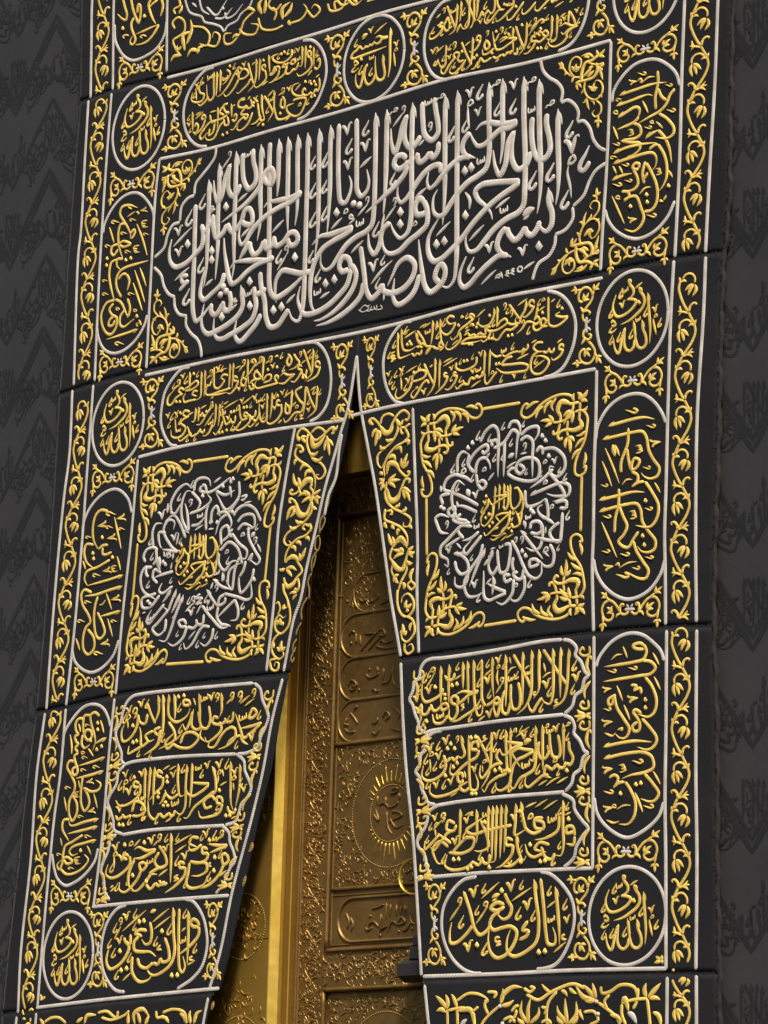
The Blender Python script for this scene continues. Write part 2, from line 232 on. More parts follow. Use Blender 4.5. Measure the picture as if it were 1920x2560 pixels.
STITCHES = '''
*rabbi;1414-2121 173.7 167.2
eg12.6,1446-2016 7-17 17-22 2-22-13-18-26-16-33-15-45-9
tg13.7,1447-2018 8-8 8-10
eg12.6,1395-1980 7-21 15-17 2-17-11-10-19-5
tg13.7,1395-1981 7-6 7-9
eg12.6,1388-2051 30-5 15-8-10-16-28-17-34-9-24 3-15 19-3 24 15 34
tg9.5,1427-2019 36 17
dg12.6,1448-2072
ug5.8,1367-2010 1-14 6-3 4 13
ug5.8,1378-2014 1-10 6 1 1 10
eg5.8,1386-2016 1-5 5 1 0 14
sg8.5,1368-2007-7-11-10-15-1-7 6-3 9 7 3 6
eg8.9,1350-2061 7-1 5-8 4-12
tg7.1,1366-2082 3 14 4 12 5 4 2-4
sg8,1319-2071-6-11-10-14-1-6 6-3 8 6 3 7
*allah;1414-2121 173.7 167.2
hg12.6,1489-2042 3-36 6-54 4-46-3-46
hg12.6,1462-2133 5-34 13-27 1-27-17-12-19 6-13 26-8 45-5 27
ug12.6,1422-2136 4-29 4-25
eg12.6,1427-2197-6-25-17-12-19 8-10 22 2 27 4 29
eg12.6,1380-2149-15-31-9-39-9-16-12 11-8 18-5 31
ug4.9,1432-2123 1-12 5-2 4 11
ug4.9,1442-2126 0-8 5 0 1 9
eg4.9,1448-2127 1-5 4 1 0 12
sg8,1488-2093-6-10-10-14 0-6 5-3 8 6 3 6
eg8.9,1510-2100 7-1 6-8 3-12
tg7.1,1526-2121 3 14 4 12 5 4 2-4
ug5,1522-2139 3 10 6 5 5-6-6-5-8-1
tg9.5,1518-2139 1-12 13-46
sg7.6,1557-2141-6-10-9-13-1-6 5-3 8 6 3 6
ug9.5,1311-2125 5 11 17-16-7-5-15 6
tg9.5,1316-2136-14-17 14-3 21 11
sg7.6,1319-2165-6-10-9-13-1-6 6-3 7 6 3 6
sg8,1358-2160-6-11-10-14-1-6 6-3 8 7 3 6
sg8,1417-2158-7-11-9-14-1-6 6-3 8 6 3 6
*bismillah;779-631 100.7 108.9
hg9.8,750-531-1-46-2-45
hg9.8,771-527 0-53-1-45
hg9.8,794-527 1-56 0-45
eg9.8,872-562 16-33-2-45-21-12-11 16
ug9.8,826-536 3-74 13-19 23 8 14 27-16 39-19 0
ug9.8,813-537 2-71-11-17-14 14
eg9.8,814-573-42 2-32 0
eg9.8,810-576-45-14-29-9-19 27
eg9.8,719-578-7-24-31-30
eg9.8,742-599-4-45-39-30-18 13
eg9.8,829-641-47 2-24-7 18-21
eg9.8,825-644-50-27-37-25-31-14-9 14
eg9.8,829-633-5-28-3-16-45-40-39 4
ug9.8,864-646 11-44-30-6-11 17
ug9.8,838-685-17-13-17 12
eg9.8,806-689-21-18 25-9
eg9.8,799-711-30-12-23-8-17 8
eg9.8,886-640-9-45-11-10
eg9.8,701-616-20-26 2-18
dg9.8,707-565 15-68 116-78-112 32 15 12-35 22
ug4.3,801-554 0-10 5-2 3 9
ug4.3,809-557 1-8 3 0 2 8
eg4.3,815-559 0-4 4 1 0 10
ug3.5,717-629 0-9 4-2 2 8
ug3.5,723-632 1-6 3 0 1 6
eg3.5,728-633 1-4 3 1 0 8
ug3.5,752-682 1-9 4-2 2 8
ug3.5,759-685 1-6 3 0 1 6
eg3.5,764-686 1-4 2 1 1 8
tg6.9,735-609 23 14
tg6.9,781-740 33 18
tg6.9,807-732 38 12
eg7.1,688-581 5-1 5-7 2-10
tg5.7,700-599 3 12 3 9 4 2 2-3
eg5.3,826-663 5-1 3-5 2-7
tg4.3,836-676 2 8 2 7 3 2 1-2
sg5.7,693-600-4-7-7-9 0-4 4-3 5 4 3 4
sg5.7,850-626-4-7-7-9 0-4 4-3 5 4 2 4
sg5,901-586-4-6-6-8 0-4 3-2 5 4 2 3
*gap;1416-1905 144.2 74.4
ug9.8,1409-1911-19-9-19 6-16 23-20 20-19 8-23-7-10-20 5-23 14-17 19-3 14 13-5 13
lg12.7,1330-1909-10 14-16 10
lg12.7,1330-1909-5 14 5 12
lg12.7,1329-1909-12 3-12-3
ug9.8,1322-1865-18 12
lg12.7,1308-1854-15 13-15 12
lg11.3,1303-1851-4 10 3 10
lg11.3,1302-1852-13 3-9-3
eg9.8,1287-1916 3-15-1-13
lg12.7,1289-1942-2-15-2-16
lg9.9,1288-1942-9-5-6-8
lg9.9,1290-1942 8-5 7-8
eg9.8,1371-1914-5 16 10 16 10-5-8-5
lg11.3,1372-1915-15-4-6-10
ug9.8,1416-1911 19-12 19 5 15 20 22 20 23 7 22-7 14-23-4-22-13-14-22-2-17 13 2 13
lg12.7,1496-1916 11 15 19 10
lg12.7,1496-1915-3 15 5 11
lg12.7,1497-1917 14 4 12-2
ug9.8,1504-1873 23 12
lg12.7,1525-1862 18 10 19 12
lg11.3,1528-1861 4 13 2 11
lg11.3,1528-1861 19 2 11-7
eg9.8,1546-1920-3-20-2-14
lg12.7,1541-1954 1-15 1-15
lg9.9,1540-1954-8-4-8-6
lg9.9,1543-1955 8-3 8-7
eg9.8,1454-1918 4 17-8 16-10-4 8-6
lg11.3,1452-1917 17-3 10-13
us11.8,1387-1903 25-1 25-2
ts8.8,1408-1899-11 14
ts8.8,1417-1899 9 13
*side;1207-2119 69.7 148.4
ug9.8,1209-2107-15 11-3 22 17 21 21 20 6 19-14 25-22 9-21-9-8-19 6-19 16-4
lg12.7,1191-2030 16 14 10 15
lg12.7,1193-2030 1 16 0 13
lg12.7,1194-2029 14 3 13-1
ug9.8,1181-1986-18 1
lg12.7,1167-1986-19 4-13-2
lg11.3,1162-1985-7 8-4 11
lg11.3,1162-1986-4-6-5-8
eg9.8,1233-2016 10 19
lg12.7,1243-1998 11 10 12 14
lg11.3,1242-1998-1 11 1 11
lg11.3,1244-1999 10 4 12-4
eg9.8,1196-2070 16 3 14-12-9-5
lg11.3,1195-2073-6 13-7 12
ug9.8,1210-2129-13-10-2-17 16-17 22-20 15-24-2-22-19-19-25 2-20 17-2 22 13 12 16-4
lg12.7,1206-2209 10-15 13-12
lg12.7,1204-2210-1-14 0-11
lg12.7,1206-2209 13 1 13-3
ug9.8,1192-2251-20-1
lg12.7,1174-2252-16 2-12-1
lg11.3,1172-2251-3 7-5 6
lg11.3,1172-2253-1-6-4-8
eg9.8,1248-2226 9-15
lg12.7,1256-2239 12-14 12-16
lg11.3,1257-2239 2-14-2-13
lg11.3,1258-2239 12-2 12-2
eg9.8,1205-2167 17-7 9 14-9 8-4-7
lg11.3,1205-2165-9-12-8-11
us11.8,1209-2088-2-30 3-32
ts8.8,1209-2114 18 14
ts8.8,1210-2125 19-15
*fan;1249 1020 1015 1025 1012 719 1245 718
eg7.8,1043 997 23-29 32-21 44-10 38 5
lg14.1,1053 982-13 16-18 20
lg11.3,1048 991-6 14-8 14
lg11.3,1048 989-13 5-8-2
lg11.3,1066 968-7-2-5-6
ug7.8,1100 946-22 30 4 32 24 13 26-17-3-26-19-14-8 11
lg14.1,1102 965-10 18-4 7
lg14.1,1105 965 2 18 4 11
lg14.1,1107 966 10 11 9 0
lg11.3,1100 945-7-10-2-12
ug13.7,1137 917 2 40 16 29 34 4 29 14
ug13.7,1111 918 16 3 39-1 34 5 14 23-5 28
ug7.8,1165 989 29-16 29-6 19 1
lg15.5,1147 936 24 14 18 19
lg15.5,1161 933 24 10 12 7
lg14.1,1170 965 15 1 12 13
lg14.1,1213 1000 19 7 15 13
lg14.1,1218 1000-8 15-3 11
lg14.1,1218 999 19-5 9-5
lg12.7,1194 1000-25 17-38 1
lg12.7,1174 1003-19 8-10-2
lg12.7,1223 967 17-9 1 14
lg12.7,1223 963 6-26 12-35
lg11.3,1226 947 7-1 4-7
lg11.3,1113 919 3-18 5-10
lg11.3,1108 922 20-12 10-14
eg7.8,1159 922-8-29 17-37 39-20 26 10 9 28-15 28-19 6-5-11
lg14.1,1196 869-14 18-10 8
lg15.5,1196 869 0 19 2 14
lg14.1,1197 868 9 12 9 0
lg11.3,1152 893-9-13-6-8
lg11.3,1163 868 5-43 10-21
lg11.3,1168 852-14-14-9 0
lg11.3,1178 846 19-16 5-14
lg11.3,1221 842 9 4 9-8
eg7.8,1207 836 27-28-2-28-24-9-15 17 11 11
ug7.8,1222 772 1-19
lg12.7,1223 757-2-18 0-15
lg11.3,1222 755-11-2-7-5
lg11.3,1224 755 8-7 7-5
*leafy;346-196 689-188 704-516 364-530
ug10.8,432-245 13 22 48 15 59-7 43-18 32-26 32-4 19 17-7 25-17 9-10-9 13-10
lg14.1,650-228-29 13-27 0
lg14.1,514-215 24-26-11-23
lg15.5,535-221 31-20 4-25
lg15.5,574-234 28-16 9-28
ug10.8,431-285-38-2-22-29 3-40 12-46 29-43 15-38-2-32-21-12-23 10-4 21 13-5
lg14.1,390-494-10 29 2 21
lg14.1,375-364 28-13 21 2
lg15.5,381-389 28-12 21-20
lg15.5,397-427 31-12 16-23
lg18.5,404-247-25 18-11 15
lg18.5,408-246-5 18 13 14
lg16.9,400-250-19-1-11-8
lg12.7,436-242 1 16-7 11
lg12.7,396-288-19 5-6 10
ug11.8,404-253 3-36 4-33
ug11.8,407-252 39 0 42 11 18-23-10-22 6-41 11-22 17 2-2 13
lg23.2,446-252 45 15 18-23-13-34
ug11.8,410-313-11-23 23-16 38 7 32 0 17-14-10-16-13 7
lg22.1,406-315-7-29 29-9 40 7
ug10.8,435-246 4-28 14-12
lg16.9,435-280 6-26 2-21
lg16.9,439-281 26-20 17-24
lg16.9,441-279 23-2 19-13
ug10.8,447-299 33-9 27-1 22 3
lg16.9,528-306 10 18 11 15
lg16.9,531-306 30 14 27 3
lg15.5,533-308 16-2 18-7
ug10.8,461-309 5-36-5-28
lg16.9,462-372-21-10-10-13
lg16.9,458-375-6-28 0-32
lg15.5,465-372 10-18-1-23
*stack;1152-1406 1234-1404 1239-1670 1158-1674
ug9.8,1221-1427 2-28-27-6-18 14 12 16 11-12
lg15.5,1218-1462-7-39 19-33
lg15.5,1230-1553-28-31 5-34
lg11.3,1222-1462 7-9 3-8
ug9.8,1220-1621 2-28-22-3-15 14 9 13 11-11
lg16.9,1211-1674-27 8-12 14
lg17.9,1212-1677-38-1-16 4
lg16.9,1212-1680-27-6-15-12
lg14.1,1212-1674 14 1 7 6
lg14.1,1212-1678 15-7 6-8
*vineA;1560-379 1699-381 1697-543 1562-542
ug10.8,1660-384 9-34-12-34-22-29-18-21-16-28-6-10
lg11.3,1661-393 5 10 4 8
lg11.3,1661-395-12 6-12-6
ug8.8,1655-387-22 17-23-2-11-14 2-16
lg14.1,1602-401-7-19 11-31
lg15.5,1606-401 16-10 20-20
lg14.1,1609-407 7-17 7-23
eg10.8,1617-502-2 17-15 13-11-3 5-8
lg9.9,1619-504 20 6 22 19
lg9.9,1637-498 16 4 16 0
lg9.9,1637-499 14-4 12-10
*vineB;1562-542 1697-543 1696-692 1560-692
ug10.8,1595-538-6-29 9-30 18-35 16-23 19-31 9-14
lg11.3,1597-545-6 9-1 7
lg11.3,1598-547 13 2 11-6
ug8.8,1603-539 14 14 23-1 16-17-1-20
lg14.1,1650-563-19-7-16-14
lg15.5,1652-565-15-18-7-19
lg14.1,1658-566 5-21-16-22
eg10.8,1636-659 5 20 16 9 11-5-6-5
lg9.9,1632-662-24 9-15-12
lg9.9,1609-653-9 9-2 14
lg9.9,1610-654-12 4-8 3
@border_cord|
>outer_left
us14.4,-1634 1957-11-69 6-214 8-223
us14.4,-1644 1447-5-261-2-311-9-103 16-560
us14.4,-1651 197 4-276-18-168-28-431-21-453
us14.4,-1721-1142-37-243-18-348-38-370-1-246
us14.4,-1822-2360-7-110
>inner_left
us14.4,-1507 1926-3-70 18-400
us14.4,-1499 1447-11-298-7-429 4-510
us14.4,-1520 199-14-427-6-202-21-358-34-337
us14.4,-1596-1135-19-268-27-179-42-527-11-225
us14.4,-1705-2330 578 24 500 14
us14.4,-1701-2350-3-123
>divider_left
us14.4,-1169 1846-1-70 13-314
us14.4,-1179 1098-15-161-3-350 1-373
us14.4,-1220-157-21-311-32-305-24-334
us14.4,-1302-1120-17-181-22-367-34-281
us14.4,-1385-1945 411 5 377-2
>outer_right
us14.4,1773 1143-3-59-11-297-22-334-15-284
us14.4,1723 157-7-207-23-367 0-416 9-303
us14.4,1704-1159 5-504 9-283 1-371
us14.4,1721-2333 4-228
>inner_right
us14.4,1620 1179-1-59-9-258-7-340-17-347
us14.4,1582 168-11-193-9-290-6-330-3-171 5-105 7-210
us14.4,1570-1147 6-354 1-234 7-203 7-374
us14.4,1596-2307-449 11-328 1-374 6
us14.4,1597-2334 1-224
>divider_right
us14.4,1276 1045-3-282-9-216-15-213-8-145
us14.4,1229-173 0-176-4-167 1-259-2-106 11-239
us14.4,1237-1133 8-382 9-439
us14.4,1259-1949-249 8-335 7-288-1
>panel_top
us14.4,-1155 1438 261-8 406-3 520-4 74-1 346-13
>panel_upper
us14.4,-1181 1096 354-18 356 0 390-7 201 1 318 5 404-27 435-4
>panel_lower
us14.4,-1204 188 378 0 528-16 452-12 479 13 346-7 274-5
>flap_top_left
us14.4,-1220-149 276 10 403-8 258-9 241-13
>flap_top_right
us14.4,-23-158 189 3 302-2 406-9 353-3
>opening_left
us14.4,17 75-42-200-37-88-33-89-43-109-49-169-42-139-29-119-32-66-50-205
us14.4,-343-1131-50-151-42-192-26-92-30-97-89-266-53-227-50-135
us14.4,-688-2324-22-99-9-75
>opening_fold
us14.4,-55-220-13-59-15-107-36-62-21-79
>opening_right
us14.4,17 75 29-209 43-158 44-156 43-189 33-151 23-105 39-145 19-74
us14.4,291-1134 20-228 24-189 40-229 33-254 31-254
us14.4,456-2318 25-140 14-71
>strip_left
us14.4,-316-156-28-125-20-100-29-177-7-219-35-321
>strip_right
us14.4,324-176 23-301 17-231 2-170 16-231
@calligraphy_panel|
>word
hs25.8,1026 840 2-111 7-134-3-75-9-45
hs25.8,932 974 2-110 6-117 9-154-3-75-11-61
us25.8,972 833-1-38 17-65 3-39-19-26-30-4-25 30-13 45-4 58 2 40
es25.8,899 702-21-45-39-13-29 38-4 55 14 62
es25.8,817 796-29-36-14-86-25-34-24 36-13 68
us7.2,882 874 1-19 8-4 5 16
us7.2,896 867 1-13 7-1 2 13
es7.2,906 863 1-8 6 2 0 18
us8.1,895 969 8 15 11-1-4-12-15-2-11 4
es8.1,884 973-6-8-6-5
us8.1,987 860 8 16 11-1-4-12-15-3-11 5
es8.1,976 865-6-9-6-4
ss15.2,1101 780-12-19-18-24-1-13 11-7 15 10 6 11
ss16.1,1013 637-13-20-19-26-1-14 11-7 17 10 6 12
>word
hs25.8,857 1000 4-159 11-156 1-115-6-67-24-23-59-15-60-27-49-37-40-27-36 3-19 38 7 41
hs25.8,751 1015 4-152 5-78-4-57-8-45
es25.8,849 598-59 9-71 10-61 3-32-17 13-34 42-35 26-31 9-27
es25.8,847 596-36-18-50-17-70-32-79-51-45-38-60-39-56-28-37-1-27 36-2 62 50 65
ds25.8,577 518
us8.1,754 517 2-21 8-5 6 18
us8.1,770 509 2-15 7 0 3 14
es8.1,782 505 1-9 7 2 0 20
ts15.7,730 514 71 32
ts15.7,598 415 77 49
ts15.7,574 609 24-36-1-36
us8.1,718 995 9 16 11-1-4-12-16-3-11 5
es8.1,707 1000-6-9-6-4
es12.3,785 992 10-4 8-12 5-20
ts9.9,808 956 5 21 5 17 8 4 3-6
ss13.4,821 923-11-16-16-22-1-12 10-7 14 9 5 11
ss11.6,740 925-9-15-15-19-1-10 9-6 13 8 4 9
ss16.1,928 624-13-20-20-27-1-13 12-8 16 11 7 12
>word
hs25.8,682 1015 4-138 5-78 0-70-14-47-40-21-51-15-45-26-40-35-40-39-26-3-27 24-2 55 20 28
es25.8,830 832-46 0-51 10-51 15-36 0-27-16
es25.8,829 828-35-12-50-1-35-16-40-23-36 0-26 29-17 34
es25.8,590 839-30-25-9-29 16-29 55-24
es25.8,599 740-42 7-51-12-56-35-40-31-26-7-14 26 6 38
ds25.8,569 692 33 7
us8.1,632 730 1-21 9-5 6 18
us8.1,648 722 2-15 7-1 3 15
es8.1,660 718 1-9 7 1 0 21
es12.3,560 1008 11-4 8-13 5-20
ts9.9,584 971 5 22 5 17 8 3 3-5
ss13.4,652 1014-12-16-16-23-1-11 10-7 14 9 6 10
us9.1,574 938 6 19 13 8 9-13-10-8-18-1
ts11.2,577 940 1-40 9-47
es11.2,608 922 10-4 7-11 5-18
ts9,630 889 4 20 6 15 6 3 3-4
ss12.5,577 899-11-15-15-21-1-11 9-6 14 8 5 10
ss13.4,509 880-11-17-17-22-1-12 10-6 15 9 5 10
>word
hs25.8,987 548 4-58 16-44-4-45-24-18-28 24-2 23
us25.8,948 430-9-25-29-24-25 16-7 24
us25.8,881 420-21-26-29-18-28 24-16 34
es25.8,786 434-31-25-13-35 15-30 58-29
es25.8,797 323-40 8-59-22-50-29-50-34-25-3-21 27 4 38 29 52
ds25.8,948 332
ts33.6,866 461 27 14 29 7
ts15.7,869 445 29 16
es13.4,679 384 12-4 8-13 5-21
ts10.8,704 346 5 23 7 18 7 4 4-5
es13.4,845 342 12-4 8-13 5-20
ts10.8,870 305 5 22 6 18 8 4 4-5
es21.3,1059 709 17-7 13-20 8-33
ts17,1097 649 8 36 10 28 12 6 5-9
us12.1,1079 612 8 24 16 11 11-17-13-11-22-1
ts13.4,1081 612-4-25 15-60 6-41
ss21.5,1181 669-17-27-26-35-2-18 16-10 21 15 9 16
ss16.1,1084 521-13-20-19-26-1-14 12-7 16 11 6 12
>word
hs25.8,453 1017 4-131 5-157 2-118-7-107
hs25.8,518 1019 5-185 4-157 3-117 4-148-2-77-11-56-30-21-40 16
es25.8,449 280-25 28 10 33 20 12 21-23-4-34-32-29-41-12-27 31-19 73-12 65-7 48
es25.8,343 334-24-58-41-32-47-9-25 37 6 70
ts15.7,424 467 74 44
ds25.8,428 435 41 4
ss13.4,626 350-11-17-17-23-1-11 10-6 14 9 6 10
ss13.4,507 881-12-17-17-23-1-11 11-7 14 9 6 11
>word
es25.8,148 333 6-28 27-15 48-4 47 17 35 37 4 38-38 32-47-13-30-42-25-38
us25.8,148 333-20-31-37-18-28 33-14 65-13 62-13 58
es25.8,45 355-14-48-47-36-70-27-65-13-66-1
ts11.2,160 300-3-37
ts15.7,86 340 55 42 57 33
es14.6,68 426 14-5 9-14 7-24
ts11.6,98 383 5 26 7 20 10 5 4-6
ss9,158 444-8-12-12-15 0-8 7-4 10 6 4 7
ss9.9,136 359-9-12-13-17 0-9 8-5 11 7 4 8
>word
us25.8,395 1018 10-54 15-62-1-31-31-21-38 31-12 58-6 76
es25.8,329 881-20-23-31-17-28 29-7 37 14 73
es25.8,256 978-24-37-19-67-18-33-20 40-5 61
hs25.8,282 1022 0-91 3-159 5-119-2-98-14-44-37-17-33 29-24 46
es25.8,179 568-39-25-14-56-26-31-28 33-8 57
ts13.4,148 605-14-61
ds25.8,234 597 1-48
us7.2,347 1017 2-19 8-4 5 16
us7.2,362 1010 2-14 7 0 2 13
es7.2,373 1006 2-8 5 1 1 19
us7.2,184 1004 7 14 11-1-4-11-14-2-10 4
es7.2,174 1008-6-8-6-4
us7.2,430 1007 7 14 10-1-3-11-14-2-10 4
es7.2,420 1011-6-7-6-5
us7.2,224 1002 7 16 11-3-1-11-13-2
es7.2,242 1007-4-12-9-9
ts11.2,178 945 57 49
us8.1,367 904 8 18 11-3-1-12-14-3
es8.1,387 910-4-14-11-10
ts11.2,320 840 28 22
us7.2,192 644 7 15 11-2-1-11-13-2
es7.2,210 649-4-12-10-9
ts11.2,149 573 59 56
>word
es25.8,441 711-5 29-34 6-47-16-46-38-46-46-31-10-17 31 1 39
us25.8,425 838-4-38-26-19-15 27
us25.8,379 808-15-20-37-13-17 43
us25.8,300 800-41-19-42-11-25 25 12 25 32 1 22-20
es25.8,261 797-7-43-41-39-57-32-58-29-53-25
hs25.8,146 1023 2-144 2-120-2-79-5-74
ss11.6,203 765-10-15-15-20-1-10 10-6 13 8 4 9
>word
us25.8,371 574-21-7-31 6-9 37 22 23 27-21
es25.8,354 621 20-43-1-55-41-27-52-22-51-30-54 2-27 29-8 48
ts15.7,306 638 62 31
us7.1,299 526 5 15 10 6 8-10-9-6-14-1
ss13.4,122 583-11-17-18-23-1-12 11-6 15 9 6 10
>word
hs25.8,84 1024 5-133 3-160-1-99-9-54-29-22-59-13-53-22-42-36-43-37-33-2-23 28-1 37
es25.8,-21 1022 6-110 5-121 5-61 23-28 29 14 12 33-13 55
es25.8,-121 1023 2-130 8-122 14-67 25-11 26 33 7 39-14 34
cs25.8,-22 679
cs25.8,11 667
us8.1,-3 610 1-22 10-4 6 18
us8.1,14 602 2-15 8-1 3 15
es8.1,27 598 1-9 7 1 0 22
es14.6,-102 1007 13-6 11-15 6-24
ts11.6,-72 962 6 26 7 21 9 5 5-7
ss13.4,49 1001-11-18-18-23-1-12 11-7 15 10 6 10
ss13.4,-41 947-12-18-18-23-1-12 11-7 16 10 5 10
es14.6,5 916 14-5 10-15 6-24
ts11.6,35 872 6 26 7 20 9 5 5-7
ts15.7,5 818 64 33
es14.6,-91 863 14-5 10-15 6-24
ts11.6,-61 819 6 26 7 21 10 4 4-6
us7.2,43 676 8 16 10-2-1-11-13-3
es7.2,61 682-3-13-10-9
ts11.2,2 625 55 39
>word
hs25.8,-169 1029 3-126 5-123-3-120-5-71
es25.8,-21 587-79-3-55-2-55 3-44-25
es25.8,-24 582-42-16-71-15-60-21-42-49-16-65 0-60 13-50 34-30
ds25.8,-117 663
ts15.7,-147 601 61 36
us7.1,-76 646 4 16 11 6 8-10-9-7-15 0
us10.1,-20 627-19 12-3-14 25-7-34-19
ss13.4,-178 922-12-17-18-24-1-12 12-7 15 10 6 11
ss11.6,-179 809-10-15-16-21 0-10 9-6 14 8 5 9
ss12.5,-173 701-11-16-16-22-1-11 10-7 15 9 5 10
>word
us25.8,-39 422-38-2-17 27 20 29 34-14 15-43
es25.8,-25 423-22-59-53-39-54-26-71-16-61 6-29 38-10 33 12 46
es25.8,-23 439 26-45-17-52-47-43-64-33-70-16-34 2
ds25.8,-169 389 50 7
ts15.7,-30 484 68 39
ts15.7,-199 335 54 18
>word
hs25.8,-234 1029 5-154 5-163 0-121-11-82
hs25.8,-300 1026 6-179 1-162 2-162-1-160-6-60-20-36-34 14-22 43
us25.8,-375 325-23-25-38-33-40 2-24 41-12 70-23 65-9 59
es25.8,-530 331-26-36-39-30-50-28-24 16-10 34 9 43
ds25.8,-459 333 45 6
ts15.7,-389 347 49 32
us7.2,-232 375 1-19 9-4 5 16
us7.2,-217 368 2-13 7 0 3 13
es7.2,-205 365 2-8 6 1 0 19
ss11.6,-250 920-11-15-15-20-1-11 10-6 13 9 5 9
ss13.4,-242 810-12-18-18-23-1-13 11-6 15 9 6 11
ss13.4,-237 691-12-17-18-24-1-12 11-6 16 9 6 11
ss10.8,-243 537-10-14-14-19-1-10 9-5 13 8 4 8
ss11.6,-199 455-10-15-16-21-1-10 10-6 13 9 5 9
ss9.9,-183 906-9-13-13-17-1-9 9-5 11 7 4 8
ss9.9,-181 801-9-13-13-17-1-9 8-5 12 7 4 8
ss10.8,-178 690-9-15-15-18 0-10 9-5 12 7 5 9
>word
es25.8,-515 1029-1-56 6-116 5-91 4-123 8-124 3-69 14-47 29-20 56 13 49 23 44 25 44 9
es25.8,-253 453-63 4-57 18-45 10-33-30-3-48 8-46
hs25.8,-412 1032 5-121 3-124 5-102 5-50
us25.8,-476 638 19-44 39 9 32 28 34-4 16-27-19-21-28 7-14 29
us25.8,-525 635 11-43 34 10 10 19
us25.8,-527 631-21-37-34-14-22 28-7 33
es25.8,-612 641-29-34-27-32
es25.8,-472 556-17-13-86 13-87 12-35 0-22-19
es25.8,-478 547-79-10-62-20-51-28-34-6-19 24-14 43-21 79-6 54
es25.8,-753 537-16-42-51-29-52-19-22 24 6 57 15 43
ds25.8,-347 527-253-54
ts15.7,-483 652 64 41
ss11.6,-425 572-11-15-16-21 0-10 10-6 13 9 5 9
us8.1,-409 564 9 18 12-3-1-12-15-3
es8.1,-388 570-4-14-11-11
ts11.2,-449 491 53 59
>word
hs25.8,-356 1030 1-89 6-124 2-102-9-59
hs25.8,-464 1035 2-114 1-82-3-44
hs25.8,-566 1033 3-91 3-124 6-104-14-79
es25.8,-322 788-65-12-85 4-43 2-22-16
es25.8,-325 784-61-25-67-11-62-17-51-23-44-33-27-32-23-6-16 34 6 48
ss25.8,-785 751 66 23 74 27 56 35 33 34 26 45 29 2 15-32-12-30-30 12-18 30
ts15.7,-690 818 54 27
ts15.7,-662 668 54 32
>word
us25.8,-613 1024 5-53 18-53-4-40-34-18-31 39-11 52-4 67
es25.8,-679 890-21-33-26-7-25 34 0 54 10 52
es25.8,-745 987-29-57-15-64-22-25-22 38-10 60
hs25.8,-712 1034 4-146 1-125 3-124 5-83-9-52
us6.3,-661 1018 2-18 8-4 5 15
us6.3,-646 1011 2-13 6 0 2 12
es6.3,-636 1007 2-7 6 1 0 17
us6.3,-761 1025 7 15 10-3-1-10-12-2
es6.3,-743 1030-4-11-9-9
ts11.2,-794 974 45 41
>word
hs25.8,-813 1006 5-98 0-125 7-126-7-139
hs25.8,-873 949 7-114 0-125 1-124-12-89
us25.8,-665 731 18 42 26 3 20-33-5-32-35 5-24 19
us25.8,-654 745-27-28-34-18-22 21-10 22
us25.8,-750 738-24-32-35-14-19 32-10 73
us25.8,-843 777-22-29-22-17-20 37
es25.8,-898 758 6-43-7-40-43-30-58-27-54-2-32 30-8 44 12 48
ds25.8,-759 811-225-112 149-56 2-38
us10.1,-833 825-18 5 3-13 18 1-23-16
es12.3,-1072 780 13-4 10-13 6-22
ts9.9,-1043 741 5 23 6 18 9 5 4-6
es12.3,-1063 690 12-4 10-13 6-21
ts9.9,-1035 652 5 23 7 18 8 4 4-6
ts15.7,-1071 702 107 64
ss13.4,-891 895-12-18-19-24-1-12 12-8 17 10 6 11
ss14.3,-967 845-13-19-20-26-1-13 13-8 17 11 7 11
ss13.4,-882 627-12-18-19-24-1-13 12-6 16 9 7 11
>word
es25.8,-948 859 2-92 4-126 1-125 6-104 21-45 34 15 28 20 27 24
us25.8,-826 426 2-37 24-16 31 23 7 19
us25.8,-759 423 14-39 29-5 7 35-11 43
cs25.8,-756 480
cs25.8,-738 458
cs25.8,-772 450
ds25.8,-758 357
ts15.7,-866 503 43 22
us20.2,-973 566-39 3 7-27 36 2
us20.2,-967 546-57-36
ts15.7,-1053 557 84 43
ss14.3,-960 511-13-20-20-26-1-13 13-7 17 10 7 12
>word
hs25.8,-654 470 11-47 5-41-24-33-57-27-69-17-52-4-31 26-11 39 14 72
us25.8,-506 432-22-12-40-6
es25.8,-578 449 10-39 8-42-20-49-56-27-69-17-46-9-35 10-20 40 1 45
ds25.8,-595 374
us7.2,-628 440 2-19 9-5 6 17
us7.2,-611 433 2-14 7 0 2 14
es7.2,-599 429 1-8 7 1 0 20
us10.1,-678 421-14-5 9-10 12 6-23-17
ts13.4,-713 370 42 26
>cloud_outline
us14.6,935 1050 14-47 30-34 41-28 25-36-6-46
us14.6,1039 859 31 4 35-24 20-35-6-35
us14.6,1119 769 31-2 30-31 20-50 30-36 31-17
us14.6,1262 587-50-20-28-32-28-50-52-32
us14.6,1104 453 3-42-26-32-24-11-36-4
us14.6,1026 363-4-37-26-37-49-21-19-31-9-28
us14.6,-837 1082-5-42-31-32-46-33-34-27-6-49
us14.6,-959 899-39-5-34-27-8-65
us14.6,-1040 802-42-5-28-37-16-48-58-35
us14.6,-1182 639 45-42 21-50 32-39 38-19
us14.6,-1052 490 8-43 26-33 49-17
us14.6,-975 398 2-37 31-39 44-36 20-40 6-36
@oval_cartouche|gold two line text in the oval left of the round panel at the top
>cartouche_frame
us14.3,-348 1415 57-13 52-47 28-60 3-58-23-60-37-50-49-30-50-6
us14.3,-872 1423-53-3-59-34-45-54-17-64 13-71 39-59 50-34 49-12
>word
hg10.5,-284 1375 1-39 5-47
ug10.5,-278 1289 18-12 16 17-7 25-11-13
tg8.8,-274 1326 25 6
sg5.3,-258 1356-4-7-8-9 0-5 4-3 7 4 2 4
>word
ug10.5,-299 1331-15 12-4 17 13 2 8-19-8-10
